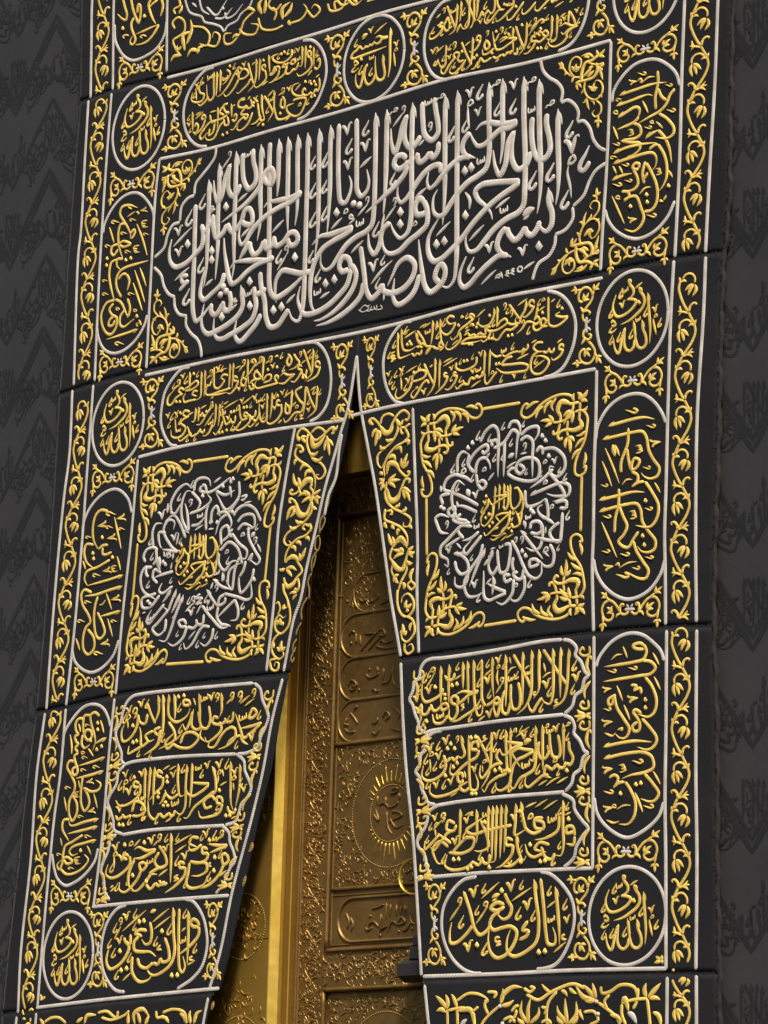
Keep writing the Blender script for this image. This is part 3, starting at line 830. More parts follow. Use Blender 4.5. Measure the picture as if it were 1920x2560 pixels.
eg10.5,-300 1336 8-35-27-23-45-6-12 15
dg10.5,-301 1376
tg8.8,-313 1260 24 20
>word
hg10.5,-330 1392 1-46 0-54
hg10.5,-350 1394 3-64-5-20-14 3
ug10.5,-367 1330-8-19-14-9-9 10
ug10.5,-397 1310-14-14-23-1-6 14
ug5.3,-388 1355 2-16 6-3 5 12
ug5.3,-375 1348 1-10 6-1 2 11
eg5.3,-366 1345 1-6 5 1 0 15
ug10.5,-413 1336 17 11 10-13-15-7-18 14
ug10.5,-425 1343-16-17-17 3 11 10 15-11
eg10.5,-432 1328-13-30-34-14-23-3
ug10.5,-406 1392-3-28-39-17-46 10-21 18 5 16
dg10.5,-464 1383 17 4
tg8.8,-530 1383 46 8
sg4.8,-422 1396-4-6-7-9 0-5 4-2 6 3 2 4
sg4.8,-385 1396-4-6-7-9 0-5 4-2 6 3 2 4
eg6.1,-385 1389 6-3 4-6 3-11
tg4.8,-372 1369 3 11 3 9 4 2 2-3
sg5.3,-478 1391-5-7-7-9-1-5 5-3 7 3 2 5
>word
ug10.5,-489 1320-12 11 11 8 15-10-3-12
eg10.5,-476 1321-9-23-34-18-17 2
hg10.5,-542 1400 5-41 6-38
ug10.5,-535 1315 20 4 10 20 6-13-16-15-20 2
>word
ug10.5,-562 1336-15 11-1 13 15 1 6-18
eg10.5,-560 1341 8-37-25-19-34-7-13 17
dg10.5,-570 1381
tg8.8,-577 1276 34 14
>word
hg10.5,-594 1397 1-46-2-50
hg10.5,-615 1400 2-74-11-35-36-22
ug10.5,-664 1394 20-53 17-45
tg8.8,-640 1378 20 10
eg10.5,-637 1319-11-2-11-14-29-15-28-11-12 7
ug10.5,-719 1337 4 20 23 16 24-10 8-18-24-12-35 3
eg10.5,-718 1336-18-25-34-26-23-4-13 16
dg10.5,-704 1377
eg6.6,-702 1399 7-2 5-8 4-11
tg5.3,-686 1378 2 12 4 10 4 2 3-3
sg5.3,-740 1410-5-7-8-10 0-5 5-3 6 4 3 4
>word
ug10.5,-739 1366 19-10-7 20-15-9
eg10.5,-716 1391-31-29-36-41-46-28-18 0
eg10.5,-793 1395 22-22-20-25-28-15
dg10.5,-773 1403
hg10.5,-832 1404 3-52-1-46
hg10.5,-852 1399 1-55-1-50
ug5.3,-815 1370 2-16 7-3 4 12
ug5.3,-802 1363 2-10 5-1 2 11
eg5.3,-793 1360 2-6 5 0-1 16
>word
hg10.5,-871 1404 1-56 2-51-20-12-16 16-9 57
eg10.5,-898 1304-20-17-29-11-16 12
eg10.5,-929 1370-29-11 7-27 25-14-10-23-42 1-24 17 6 29
ug5.3,-909 1397 2-16 7-4 4 13
ug5.3,-896 1390 2-11 6 0 2 11
eg5.3,-886 1387 1-7 5 1 0 16
tg8.8,-911 1370 35 22
ug4,-979 1344 3 9 7 4 4-6-5-4-9 0
tg7.7,-975 1346 5-44
eg6.1,-984 1374 6-2 5-7 3-11
tg4.8,-970 1354 3 12 3 9 4 2 2-3
sg5.3,-935 1394-5-8-8-9-1-5 5-3 7 4 3 4
sg5.3,-977 1339-5-7-8-10-1-5 5-3 7 4 3 4
>word
ug10.5,-247 1240 5-36-11-18-13 13
ug10.5,-266 1199-10-17-11-1-7 13
ug10.5,-294 1190-15-9-23 5-8 14 9 13 14-14
eg10.5,-324 1189-31-2-35 16-12 23 11 14 31 3
dg10.5,-272 1227-17-5 26-10-23-45 19 1-56 70
tg8.8,-267 1242 22 10
tg8.8,-382 1213 31 23
ug4,-307 1228 3 8 6 4 5-6-5-4-9 0
eg6.6,-430 1238 6-3 5-7 3-11
tg5.3,-416 1217 3 12 3 10 5 2 2-3
sg5.3,-300 1164-5-7-7-9 0-5 4-3 7 4 2 4
>word
eg10.5,-394 1177 34 2 40-10-5-25-26-32-34-1-39 29-3 19 39 6
ug10.5,-403 1121-34-9-40 6-16 32-10 31
ug10.5,-458 1201-4-32 18-12 5 27-16 25
dg10.5,-461 1137
ug5,-361 1143 4 11 7 5 6-8-6-5-11 0
tg8.8,-433 1101 30 14
ug6.2,-461 1227 7 14 10-3-1-10-12-2
eg6.2,-444 1231-3-11-9-8
tg8.8,-476 1213 26 11
>word
hg10.5,-503 1244 2-42-3-45-30-39
ug10.5,-560 1233 31-42 25-38
ug5.3,-536 1219 2-15 7-4 4 13
ug5.3,-523 1213 1-11 6 0 2 10
eg5.3,-514 1210 1-7 5 1 0 15
tg8.8,-539 1222 33 22
sg6.2,-529 1182-6-8-9-11 0-6 5-3 8 4 2 5
hg10.5,-574 1242 5-59 17-49
ug10.5,-551 1134-18-5-13 24-15 61
eg10.5,-570 1150-34-22-29 0
dg10.5,-557 1110-40 106-20-2-2-12
tg8.8,-594 1110 19 16
>word
ug10.5,-640 1238 9-33-23-5-9 16
ug10.5,-671 1242-38 0-4-20 29-12 23 5
ug10.5,-663 1212-31-27 41-13-10-15-19 17
eg10.5,-670 1171-34-13-34-29-18 6
eg10.5,-624 1178-27-44-39-17-24 9 5 16
tg8.8,-709 1246 35 5
tg8.8,-656 1235 14 14
eg6.6,-623 1238 6-3 5-7 4-12
tg5.3,-608 1216 2 13 4 10 4 2 3-3
>word
hg10.5,-757 1244 8-64
ug10.5,-749 1175 18-12 12 19-10 10-11-14
ug10.5,-777 1194 9-36-21 1-11 31
eg10.5,-799 1177-23-16-33-43-42 3-13 21
dg10.5,-771 1207-2-85-26-3
tg8.8,-743 1229 11 5
>word
hg10.5,-839 1247 4-41-1-54
eg10.5,-777 1248-26-3 7-22 19-21-47-11-59 0-40-25-23-25
ug10.5,-809 1243-16-22 30-19
ug10.5,-885 1225 14-37 18 1
ug10.5,-853 1189-10-45-23-7 4 28
dg10.5,-853 1187
tg8.8,-885 1233 41 0
>word
ug10.5,-920 1211-15 8 8 13 15-10-2-16
eg10.5,-911 1209-22-33-43-23
hg10.5,-993 1261 8-87
ug10.5,-984 1172 16-10 15 27-14 15-8-15
tg8.8,-974 1223 49 23
tg8.8,-972 1239 32 10
eg6.6,-1025 1218 7-3 6-7 3-12
tg5.3,-1009 1196 3 13 3 10 5 2 2-3
sg5.3,-1005 1250-5-8-8-9-1-5 5-3 7 3 3 5
sg4.4,-995 1192-4-6-6-8-1-4 4-3 6 3 2 4
eg10.5,-912 1172-28-28 10-15 37 22
@oval_cartouche|gold two line text in the oval right of the round panel at the top
>cartouche_frame
us14.3,469 1394-52-7-51-40-27-54-6-63 12-58 34-56 38-28 47-16
us14.3,1164 1242-4-37-18-58-33-49-38-26-54-11
>word
ug10.5,399 1305 32-11 22 28 11-46-17-5-16 21
ug10.5,431 1288-19 8 5 13 16-4
eg10.5,433 1291-22-23-32-13-18 5 2 23
tg8.8,393 1332 23 15
ug5.3,425 1353 6 12 8-2-1-8-10-2
eg5.3,439 1357-3-9-7-7
sg6.2,385 1302-5-8-8-11-1-5 5-4 7 4 3 5
sg5.3,432 1279-5-7-7-9 0-5 4-3 6 4 2 4
>word
ug10.5,447 1372 25-54 25-53
hg10.5,501 1367 0-64-12-41-28-11
hg10.5,521 1374 1-44-5-42
hg10.5,565 1380 0-92-8-29-21 0-14 24
eg10.5,523 1281-15-19-5-13
ug5.3,469 1352 1-14 6-4 4 12
ug5.3,480 1346 1-10 5 0 2 9
eg5.3,488 1343 1-6 5 1 0 14
sg7,545 1342-6-9-10-12 0-6 6-4 7 5 3 6
sg6.2,477 1302-5-8-8-10-1-6 5-3 7 4 2 5
>word
ug10.5,545 1380 31-62 24-46
hg10.5,587 1379 5-85-9-33-15-13
hg10.5,608 1370 0-52-3-35
tg8.8,573 1249 12 15
sg6.2,560 1289-5-8-8-10 0-6 5-3 6 4 3 5
eg6.6,614 1273 6-3 4-6 3-11
tg5.3,627 1253 2 11 4 9 4 3 1-3
>word
hg10.5,698 1352-1-55-15-13-18 21
ug10.5,666 1305-22-19-11 22
eg10.5,633 1306-15-26-13-5
eg10.5,709 1342 6-33 26-26 10 6
eg10.5,746 1284-26 4-35-27-25-11-13 16 7 18
sg7,658 1340-6-9-9-12 0-7 5-3 8 4 3 6
sg5.3,673 1281-5-7-7-9 0-5 4-2 6 3 2 4
sg4.4,700 1262-4-5-5-8-1-4 4-2 4 3 2 3
>word
hg10.5,790 1338 4-48-27-21-35-19-21-3-5 17
eg10.5,847 1294-35-35-29-21-16 2-5 23
eg10.5,907 1279-34-27-25-9-10 10 4 14
dg10.5,750 1303 13-6 46-16
ug4.8,772 1308 1-13 5-3 4 11
ug4.8,782 1303 1-9 5-1 1 9
eg4.8,789 1300 1-5 4 0 0 13
tg8.8,946 1239 12 7
>word
eg10.5,977 1279-34-23-25-15-15 8 2 15
ug10.5,977 1275 20-13 20 3
dg10.5,987 1259
tg8.8,998 1235 44 15
tg8.8,1069 1238 17 7
sg5.3,826 1249-5-7-6-9-1-4 4-3 6 4 2 4
>word
ug10.5,1070 1207 23-37 11-33
eg10.5,1115 1142-36 6-30 15-20-9
eg10.5,1115 1140-46-6-27-12-10 12
eg10.5,1070 1207-4-34 3-16
eg10.5,1093 1139-33-19 0-13-19-17-40-7-25 14-3 20
ug4.8,985 1119 1-13 5-3 3 11
ug4.8,994 1114 1-9 5 0 1 8
eg4.8,1001 1111 1-5 4 1 0 12
eg6.6,1095 1206 6-2 4-7 2-11
tg5.3,1107 1186 3 12 3 9 4 2 1-3
sg6.2,1138 1202-5-8-8-10 0-6 4-3 7 4 2 5
sg5.3,1123 1168-5-6-6-9-1-4 4-3 6 3 2 4
eg6.6,1036 1189 6-3 4-6 3-11
tg5.3,1049 1169 2 11 3 9 4 2 2-2
ug6.2,1018 1169 6 13 8-2-1-10-10-2
eg6.2,1032 1173-3-11-8-7
tg8.8,1024 1190 29 13
sg5.3,1085 1124-5-7-6-9-1-4 4-3 6 3 2 4
>word
hg10.5,1011 1207 1-41-1-58
hg10.5,986 1209 0-68-9-25-16 9
ug10.5,963 1125-20 22 15 8 12-16-12-11
ug10.5,956 1131-27-14-23 11
ug10.5,911 1127-22 1 4 19 18-8
eg10.5,913 1130-19-30-27-15-15 5
dg10.5,935 1166-13-74 17-2-4 63-7-10
ug4.8,904 1164 1-12 5-3 4 10
ug4.8,914 1159 1-9 4 0 2 9
eg4.8,921 1157 1-6 4 1 0 13
sg10.5,871 1150 29 26 24 22 15 4 11-10-16-4
tg8.8,947 1185 14 16
tg8.8,885 1172 24 25
sg5.3,972 1215-5-7-6-8-1-5 4-3 6 4 2 4
sg6.2,970 1109-5-8-7-10-1-5 5-3 6 4 3 5
>word
ug10.5,809 1207 24-58 24-45
hg10.5,864 1210-1-68-9-29-27-27
dg10.5,842 1201
ug5.3,898 1204 6 12 7-2-1-8-9-2
eg5.3,911 1208-2-9-7-7
sg5.3,887 1211-4-6-7-9-1-5 5-2 5 3 2 4
sg5.3,844 1132-4-7-7-9-1-4 4-3 6 4 2 4
sg5.3,884 1127-4-7-7-9 0-4 4-3 5 3 3 4
>word
hg10.5,796 1206 1-49 4-56
ug10.5,801 1101 18-6 1 25
eg10.5,818 1158-38 7-29 10-25-8
eg10.5,818 1156-38-13-40-12-26 5-11 27-11 49
eg10.5,702 1143-33-14-23 3-3 21
dg10.5,713 1205 64-26
tg8.8,776 1205 13 3
sg5.3,766 1208-4-7-7-9 0-4 4-3 5 4 3 4
ug6.2,731 1203 7 14 8-3-1-9-10-2
eg6.2,746 1208-3-11-8-8
ug10.5,662 1184-10-22 14-17 13 15-20 28
tg8.8,729 1157 60 17
>word
ug10.5,794 1117-8-12-13 10
ug10.5,773 1115-17-13-13 10
ug10.5,743 1110-28-9-20 12
ug10.5,692 1110-38-9-21 18-9-17
eg10.5,623 1110-20-23-20 0
dg10.5,694 1125-92 1 13 7
tg8.8,711 1085 20 11
tg8.8,704 1162 24 34
>word
ug10.5,626 1190-16 7 3 14 15-4 3-16
eg10.5,632 1194-21-30-30-9-8 9
ug10.5,530 1208 28-56 30-50
hg10.5,589 1214 0-65-9-41-28-20
ug5.3,658 1209 6 11 7-2-1-8-9-1
eg5.3,671 1212-3-9-7-6
tg8.8,549 1186 28 13
sg6.2,550 1118-5-8-8-11 0-5 4-3 7 4 3 5
sg5.3,632 1107-5-7-7-8 0-5 4-3 6 4 2 4
>word
ug10.5,545 1135-20-5-14 17 13 9
eg10.5,556 1133-31-29-35-14-19 14 12 21
ug10.5,498 1153-8 10 13 9 18-10-13-11
eg10.5,503 1156-35-27-26-28-16 13 10 26
dg10.5,536 1167
ug7,483 1200 8 15 10-2-1-11-13-2
eg7,501 1205-4-13-9-8
eg6.6,456 1168 6-2 5-7 2-11
tg5.3,469 1148 3 12 3 9 4 2 2-3
sg5.3,502 1134-5-7-7-9 0-4 4-3 6 3 2 5
sg5.3,518 1107-4-7-7-9-1-5 5-2 5 3 3 4
>word
hg10.5,449 1216 0-44-2-35-16-9-16 20-6 21
eg10.5,409 1165-10-19-13 1 12 17
eg7.7,366 1213 7-3 5-8 4-13
tg6.2,382 1189 3 14 4 11 4 2 3-3
ug6.2,390 1202 7 13 8-2 0-10-11-2
eg6.2,406 1206-3-11-9-8
sg5.3,443 1175-5-7-6-9-1-5 4-2 6 3 3 4
sg5.3,476 1211-5-7-7-9 0-4 4-3 6 3 2 5
tg8.8,397 1192 42 22
@oval_cartouche|gold two line text in the oval below the right half of the great panel
>cartouche_frame
us14.3,312 159-52-1-46-31-35-45-15-48 6-71 26-62 38-40 43-16
us14.3,989 159 59-23 44-39 31-61 5-46-13-64-41-64-43-22-54-5
>word
eg10.5,1093 46-33 3-27 11 21 10
ug10.5,997 135 1-60 5-45 28-12 34 9 26 18
dg10.5,1064 79
ug10.5,997 25-29 5-5 18 11 9 14-12-13-16-31-12-15 10-1 19
dg10.5,972 78
tg8.8,1010 111 19 11
sg7,1054 116-6-9-8-12-1-6 5-3 8 5 2 5
ug5,966 118 3 10 7 5 5-7-6-4-9-1
tg8.8,952 87 29 14
>word
hg10.5,945 111-3-30-12-24
ug10.5,930 57 15 12 13-17-20-11-17 14
eg10.5,923 52-29 4-24-23-27-14
sg7,912 39-6-9-8-12-1-6 5-3 8 5 2 5
sg6.2,960 134-5-8-8-10 0-6 4-2 7 4 2 5
>word
ug10.5,927 110-20 7 2 15 15 1 8-16
eg10.5,932 113-20-23-29-14-10 11
ug10.5,807 138 26-31 27-34
hg10.5,892 139-7-37-19-23-7-21-20 10 5 15
tg8.8,848 124 48 21
ug5,870 52 3 10 7 5 5-7-6-4-10-1
>word
eg10.5,854 58-34 2-21 8-22-14
eg10.5,854 55-34-15-27 4-17-10-25-21-18 9-3 27
dg10.5,806 18 20 0
hg10.5,748 141 1-42-4-37
ug10.5,745 62 19 17 25 7 10-15-29-15-35-6-33 7-2 12 17-1
eg10.5,720 58-14-28-25-13-13 12
dg10.5,711 24 15-3
ug6.2,779 132 6 13 8-2 0-9-11-2
eg6.2,793 137-3-11-8-8
ug6.2,812 100 6 13 8-2 0-9-11-2
eg6.2,827 105-3-11-8-8
sg6.2,738 92-5-7-8-11 0-5 5-3 6 4 3 5
sg5.3,806 124-4-6-7-9 0-5 4-2 5 3 2 4
>word
hg10.5,732 138-1-32-22-27-35-3-20 16 3 22
dg10.5,711 111
tg8.8,643 117 44 24
ug10.5,687 71 3-25-20 2-8 12
ug10.5,662 56-20-10-15 13
ug10.5,629 54-20-2-5 12
eg10.5,696 34-56 7-51 1-20-12 56-6 43 1
dg10.5,628 89 18-11 5 11-43-69 15-3
tg8.8,586 81 17 8
tg8.8,586 69 23 8
tg8.8,581 58 23 8
ug4,610 86 3 8 5 4 4-6-4-4-8 0
>word
ug10.5,625 116-18 9 5 9 18-9 2-10
eg10.5,629 115-36-17-35-15-15-22-25-8-8 13
dg10.5,552 101
tg8.8,518 31 36 17
sg5.3,599 142-4-6-7-9 0-5 4-2 6 3 2 4
ug8.8,571 138-7-8 15 1
>word
eg10.5,530 136-25 9-17-12 17-18 31 2
eg10.5,536 116-19-28-26-12-23 13-11 21
hg10.5,456 144 1-50 10-47 12-18
eg10.5,558 74 3-28-27-22-30-7-17 11 8 22
ug10.5,479 29-18 26-9-17 20-8
sg7,482 142-6-10-9-12 0-6 5-3 8 5 3 5
ug5,432 106 3 11 7 4 5-7-6-4-10-1
sg6.2,451 95-5-8-8-11 0-5 5-3 6 4 3 5
tg8.8,457 18 20 12
>word
ug10.5,472 29-31 2-26 15
eg10.5,418 47-23-12-15-16
hg10.5,417 145 0-48-7-47
ug10.5,337 118 30-36 22-34 21 0
hg10.5,440 139-2-19-4-22
ug5.3,380 112 1-14 6-3 4 12
ug5.3,391 107 1-9 5-1 2 10
eg5.3,399 105 1-6 4 1 1 14
tg8.8,366 121 41 16
tg8.8,350 124 36 13
tg8.8,385 14 25 23
ug10.5,371 47-16 6 13 10 16-14
>word
hg10.5,256 139 4-59 10-26 31-7 31 10
ug10.5,332 57 23-4-2 16-12 14
hg10.5,330 112 11-33 9-17
dg10.5,290 70 12 9 8-11
hg10.5,238 127 2-74 8-27 33 1 31 6
ug10.5,312 35 16-14 12 12
ug10.5,340 31 16-9 9 18
ug11,228 37-21 2 5-11 19 1
ug11,231 29-26-13
tg8.8,201 47 26 8
sg7,229 99-6-9-9-13-1-6 6-3 7 5 3 6
sg7,288 143-7-9-9-12 0-6 5-4 8 6 3 5
sg6.2,202 58-5-8-8-11 0-5 5-3 7 5 2 5
tg8.8,267 114 31 14
tg8.8,270 98 60 21
>word
ug10.5,1072-74-19 5 2 14 14-1 5-13
eg10.5,1073-71-15-23-33-12-8 11
ug10.5,1031-60-10-16-13 6-4 14
ug10.5,1004-63-12-10-17 7
eg10.5,977-33-30 3-16-14 17-18 39-4
eg10.5,955-63-28-14-9-40 15-24 34-6 29 18 9 23-30 22-48 7
tg8.8,920-27 25 9
tg8.8,1043-47 23 14
tg8.8,933-123 53 25
sg7,952-80-6-8-9-12 0-6 5-3 7 5 3 5
>word
eg10.5,828-61-30-3-22-19 33-6 69-7 27-13-7-14-44 0-74 9-36 25
tg8.8,848-76 59 13
ug10.5,903-25-2-18-14-6-6 13
ug10.5,881-42-12-9-14 4
eg10.5,857-47-30 0-39-8-15 16
eg10.5,773-49-30 1-26 24
dg10.5,749-79 15 0
eg10.5,750-105-20-19-29-21-11 15 2 27
sg6.2,836-10-5-8-8-11-1-5 5-3 7 5 2 4
ug5.3,773-25 1-13 5-3 4 12
ug5.3,783-29 1-10 5 0 2 10
eg5.3,791-32 1-5 4 1 0 13
tg8.8,872-65 24 19
eg6.6,828-129 5-2 4-6 3-10
tg5.3,840-147 2 11 4 9 3 2 2-3
sg5.3,897-131-5-6-6-9-1-5 4-2 6 4 2 4
sg6.2,779-123-5-8-7-11-1-5 5-3 6 5 3 5
ug5,720-114 4 11 6 4 5-6-5-5-10-1
>word
hg10.5,715-15-2-50-3-53
hg10.5,687-14-1-58-4-37-17 0
ug10.5,679-90-7-18-15-5-8 13
ug10.5,649-102-14-13-16 12
ug10.5,622-106-13-13-4-12-21 7-5 16
eg10.5,600-127-26 0-25-13-8 13
ug10.5,647-32-4-28-35-13-40 0-27 16 3 19
dg10.5,584-41 16 0
ug5.3,644-76 1-13 6-3 4 12
ug5.3,655-80 1-10 5 0 2 9
eg5.3,663-83 1-5 4 1 0 13
tg8.8,620-145 50 19
eg6.6,616-79 6-2 4-6 3-10
tg5.3,629-97 3 11 3 9 4 2 1-2
eg7.7,653-18 7-2 5-7 3-12
tg6.2,668-39 3 13 3 11 5 2 2-3
sg5.3,632-17-4-7-7-9 0-4 4-3 5 4 3 4
sg5.3,569-26-4-7-7-9 0-4 4-3 5 4 3 4
>word
ug10.5,548-88-18 3 2 11 16-5
eg10.5,550-85-17-31-30-19-18 7
ug10.5,502-83-18 1-1 13 17-4
eg10.5,502-81-15-28-30-22-23-12
tg8.8,475-43 73 23
tg8.8,474-29 48 13
eg6.6,506-50 6-2 4-6 3-11
tg5.3,519-69 3 12 3 9 4 2 2-3
sg5.3,525-84-4-6-7-9 0-5 4-2 5 3 3 4
sg5.3,571-95-4-6-7-9 0-5 4-2 6 3 2 4
>word
hg10.5,458-11-1-52 0-64
ug10.5,377-15 29-51 25-38
hg10.5,433-3 2-68-9-44-33-31
eg10.5,405-98-11 15-21-9-25-30-22-18-12 15 18 17
ug10.5,316-75 4 19 36 17 31-9-3-18-37-10-32 0
eg10.5,317-75-11-25-36-26-26-4-12 14 8 26
dg10.5,328-44
ug5,252-50 4 11 7 5 5-7-6-5-10-1
tg8.8,260-51 5-51
eg6.6,180-22 6-2 5-6 3-10
tg5.3,194-40 2 11 4 9 4 3 2-3
sg6.2,240-21-6-8-8-11 0-5 5-3 7 4 2 5
eg7.7,249-16 7-2 5-8 4-12
tg6.2,265-38 3 13 3 11 5 3 2-3
eg8.8,280-59 8-2 6-9 4-14
tg7,298-84 3 16 4 12 6 3 2-4
sg7,213-38-6-9-9-13-1-6 6-3 8 5 3 6
sg7,229-60-6-9-9-12 0-7 5-3 8 5 3 6
sg6.2,292-79-6-8-8-11 0-6 5-2 7 4 2 5
sg5.3,361-12-5-7-7-9 0-4 4-3 6 4 2 4
eg7.7,365-117 7-2 5-7 3-13
tg6.2,380-139 3 14 4 11 5 2 2-3
tg8.8,283-39 59 21
tg8.8,408-36 15 9
ug4,337-111 3 8 5 4 5-6-5-3-8-1
@oval_cartouche|gold two line text in the oval below the left half of the great panel
>cartouche_frame
us14.3,-264 170 45-5 45-33 32-49 17-66-3-62-19-52-43-37-48-13
us14.3,-939 182-48-1-52-33-39-47-14-56-2-65 27-62 38-42 37-9
>word
ug10.5,-193 63-19 6-1 17 19-3 7-16
eg10.5,-186 66-16-33-27-11-33-6
ug10.5,-284 148 26-50 23-52
hg10.5,-228 142-2-53-5-47-38-23
tg8.8,-216 95 21 10
tg8.8,-264 126 24 14
sg5.3,-203 130-5-7-7-10-1-5 5-2 6 4 2 4
sg5.3,-236 127-5-7-7-9-1-5 5-3 6 4 2 5
>word
ug10.5,-262 67-3-22-18 1-4 16
ug10.5,-287 68-22 6 5 15 18-9
eg10.5,-286 70-16-25-27-20-20 8
dg10.5,-280 34 17-1
eg10.5,-336 138 16-21 16-18-22-18-36-3
ug10.5,-362 134-11-22 13-18 13 22-22 29
ug5.3,-307 128 6 12 8-1-1-9-10-2
eg5.3,-293 133-3-10-7-7
tg8.8,-293 91 27 12
sg5.3,-382 99-5-7-7-10-1-5 5-2 6 4 2 4
>word
eg10.5,-325 55-39 3-29 12-13-11
eg10.5,-331 54-27-12-27-14-34 7
ug10.5,-422 36-15 18 2 12 16-5-1-13
eg10.5,-419 35-62-3-57 1-12 15 11 18
ug10.5,-505 55 22 20 23-3-2-18-42-6
hg10.5,-504 155-2-54-2-44
dg10.5,-476 96 51 2
tg8.8,-390 23 27 12
eg6.6,-465 114 7-2 5-7 3-11
tg5.3,-450 94 3 12 3 10 4 2 2-3
ug6.2,-474 134 7 14 10-1-1-10-12-3
eg6.2,-457 140-3-12-9-8
tg8.8,-491 123 25 10
sg5.3,-396 153-5-7-7-10-1-4 5-3 6 4 3 4
ug8.8,-441 141 8 5 12-4
>word
ug10.5,-536 108-21-19 12-19 28 1-15 22-23 12
hg10.5,-595 160 2-69 8-38
ug10.5,-585 53 13-20 16 2-11 24
ug10.5,-545 71-23-6-11-9
ug10.5,-560 136-15 12 14 4 12-12-2-10
eg10.5,-549 132-32-31-33-19
ug6.2,-531 141 7 14 10-1-1-10-12-3
eg6.2,-514 147-3-12-9-8
tg8.8,-548 120 25 20
>word
ug10.5,-613 114-18-46 18-15 12 23-25 12
ug10.5,-654 80-23 6 7 15 21-12
eg10.5,-647 83-12-26-33-22-21 6
ug6.2,-628 145 7 14 10-2-1-10-12-2
eg6.2,-611 150-3-11-9-8
tg8.8,-647 115 27 24
tg8.8,-668 131 34 7
eg6.6,-655 53 7-2 5-6 3-11
tg5.3,-640 34 2 12 4 9 4 3 2-3
sg5.3,-595 54-5-7-7-10-1-5 5-2 6 4 3 4
>word
hg10.5,-680 159 0-55-3-52
hg10.5,-700 158 0-63-5-35-14-4
eg10.5,-708 111-29 7-12-11 22-11
ug10.5,-727 96-19-20-20-9-21 9-6 34 0 49
eg10.5,-690 57-72-5-64-3-13 13 11 25
eg10.5,-826 49 64-7 52 1
ug5.3,-840 100 1-14 7-4 4 13
ug5.3,-828 95 2-10 6 0 1 10
eg5.3,-818 92 1-6 5 1 0 15
tg8.8,-784 133 69 9
eg7.7,-784 156 8-3 5-8 4-13
tg6.2,-767 132 3 15 4 11 6 3 2-4
sg5.3,-738 155-5-7-8-9 0-5 5-3 6 4 2 4
ug6.2,-818 134 7 15 9-2 0-10-12-3
eg6.2,-801 140-3-12-10-8
tg8.8,-836 117 28 16
sg5.3,-798 120-4-7-8-10 0-5 4-2 7 4 2 4
tg8.8,-808 31 23 11
>word
hg10.5,-849 157 4-59-3-53
hg10.5,-869 154 2-61-3-45-26-9
eg10.5,-886 75-24 3-6-12 28-11
eg10.5,-893 42-44 0-24-1-8 19 12 18
hg10.5,-938 163 2-39 1-37
ug10.5,-964 94 29 9 40 15 10-14-31-16-45-2
ug10.5,-964 89-21 14-12-11 19-15
eg10.5,-972 78-38-12-28-25-21 6 1 26 34 28
dg10.5,-1006 48 21-3 74 104
eg6.6,-991 157 7-3 5-6 4-12
tg5.3,-975 136 2 13 4 10 4 2 3-3
sg7,-949 148-6-10-10-13-1-6 7-4 8 6 4 6
ug6.2,-1009 123 7 15 10-2-1-10-12-3
eg6.2,-992 129-3-12-9-8
tg8.8,-1030 102 29 18
sg5.3,-885 158-4-7-8-10 0-5 4-2 7 4 2 4
sg5.3,-1022 130-5-7-8-10 0-5 5-2 6 4 3 4
>word
ug10.5,-260-3 26-57 27-40
hg10.5,-199-9-2-60-6-35-46-27
sg5.3,-177-25-5-7-7-9-1-5 5-2 6 4 2 4
sg6.2,-209-14-6-8-8-11-1-5 6-3 7 4 2 5
tg8.8,-238-24 32 14
eg6.6,-257-91 7-2 4-7 3-10
tg5.3,-243-110 3 11 3 10 4 2 2-3
sg5.3,-239-55-5-7-7-9 0-5 4-2 6 4 2 4
>word
hg10.5,-266-2 0-58-7-58
eg10.5,-283 0-36-14 21-37 24-23-11-26-33 1-38-26-16-3-8 18
hg10.5,-339-3-2-57-4-43
ug10.5,-370-48-1-41 17-8 4 22-21 19
ug8.8,-295-114 17-1-11-12 22 0
ug5,-318-85 3 11 8 4 6-7-7-5-10 0
tg8.8,-336-73 22 17
tg8.8,-385-30 41 18
sg5.3,-306-108-5-7-7-9 0-5 4-2 7 3 2 5
>word
ug10.5,-401-57-20 5 2 18 19-7
eg10.5,-397-52 3-32-24-28-38-11-18 11 6 27
dg10.5,-417-17
eg6.6,-406-1 7-2 5-7 3-11
tg5.3,-391-21 2 12 4 10 4 2 2-3
sg5.3,-361 0-5-7-7-10 0-5 4-2 6 4 3 4
eg6.6,-445-55 6-2 5-7 3-10
tg5.3,-431-74 3 12 3 9 5 2 2-2
tg8.8,-411-129 22 13
sg5.3,-425-2-5-7-7-10-1-5 5-2 6 4 3 4
>word
hg10.5,-450 2 0-54-7-54
hg10.5,-478 3 2-67-4-39-17-6-17 19-9 73
eg10.5,-513-70-24-29-33-19-13 10
ug10.5,-540-54-3-22-20-5-18 17
eg10.5,-578-66 7-27-39-25-34-2-21 20
dg10.5,-557-88 15-10
ug5.3,-538-11 2-14 6-3 5 12
ug5.3,-525-16 1-10 6 0 1 10
eg5.3,-517-19 2-6 5 1-1 15
eg7.7,-563 4 7-2 6-8 4-13
tg6.2,-546-19 3 14 4 11 5 3 2-3
sg6.2,-489 2-5-9-9-11 0-5 5-3 8 4 2 5
eg6.6,-513-41 6-2 5-6 3-11
tg5.3,-499-60 3 12 3 9 4 3 3-3
sg5.3,-563-17-5-7-7-10 0-5 4-2 7 4 2 4
sg5.3,-489-72-5-8-7-9-1-5 5-2 6 4 2 4
tg8.8,-541-122 22 13
>word
ug10.5,-589-73-19 5 5 12 18-9-1-15
ug10.5,-586-80-31-3-12 18-8 48
eg10.5,-623-86-27-24-22-9-10 12
dg10.5,-608-36 17 0
eg6.6,-635 2 6-2 5-7 4-11
tg5.3,-620-18 2 12 4 10 4 2 2-3
tg8.8,-620-22 56 24
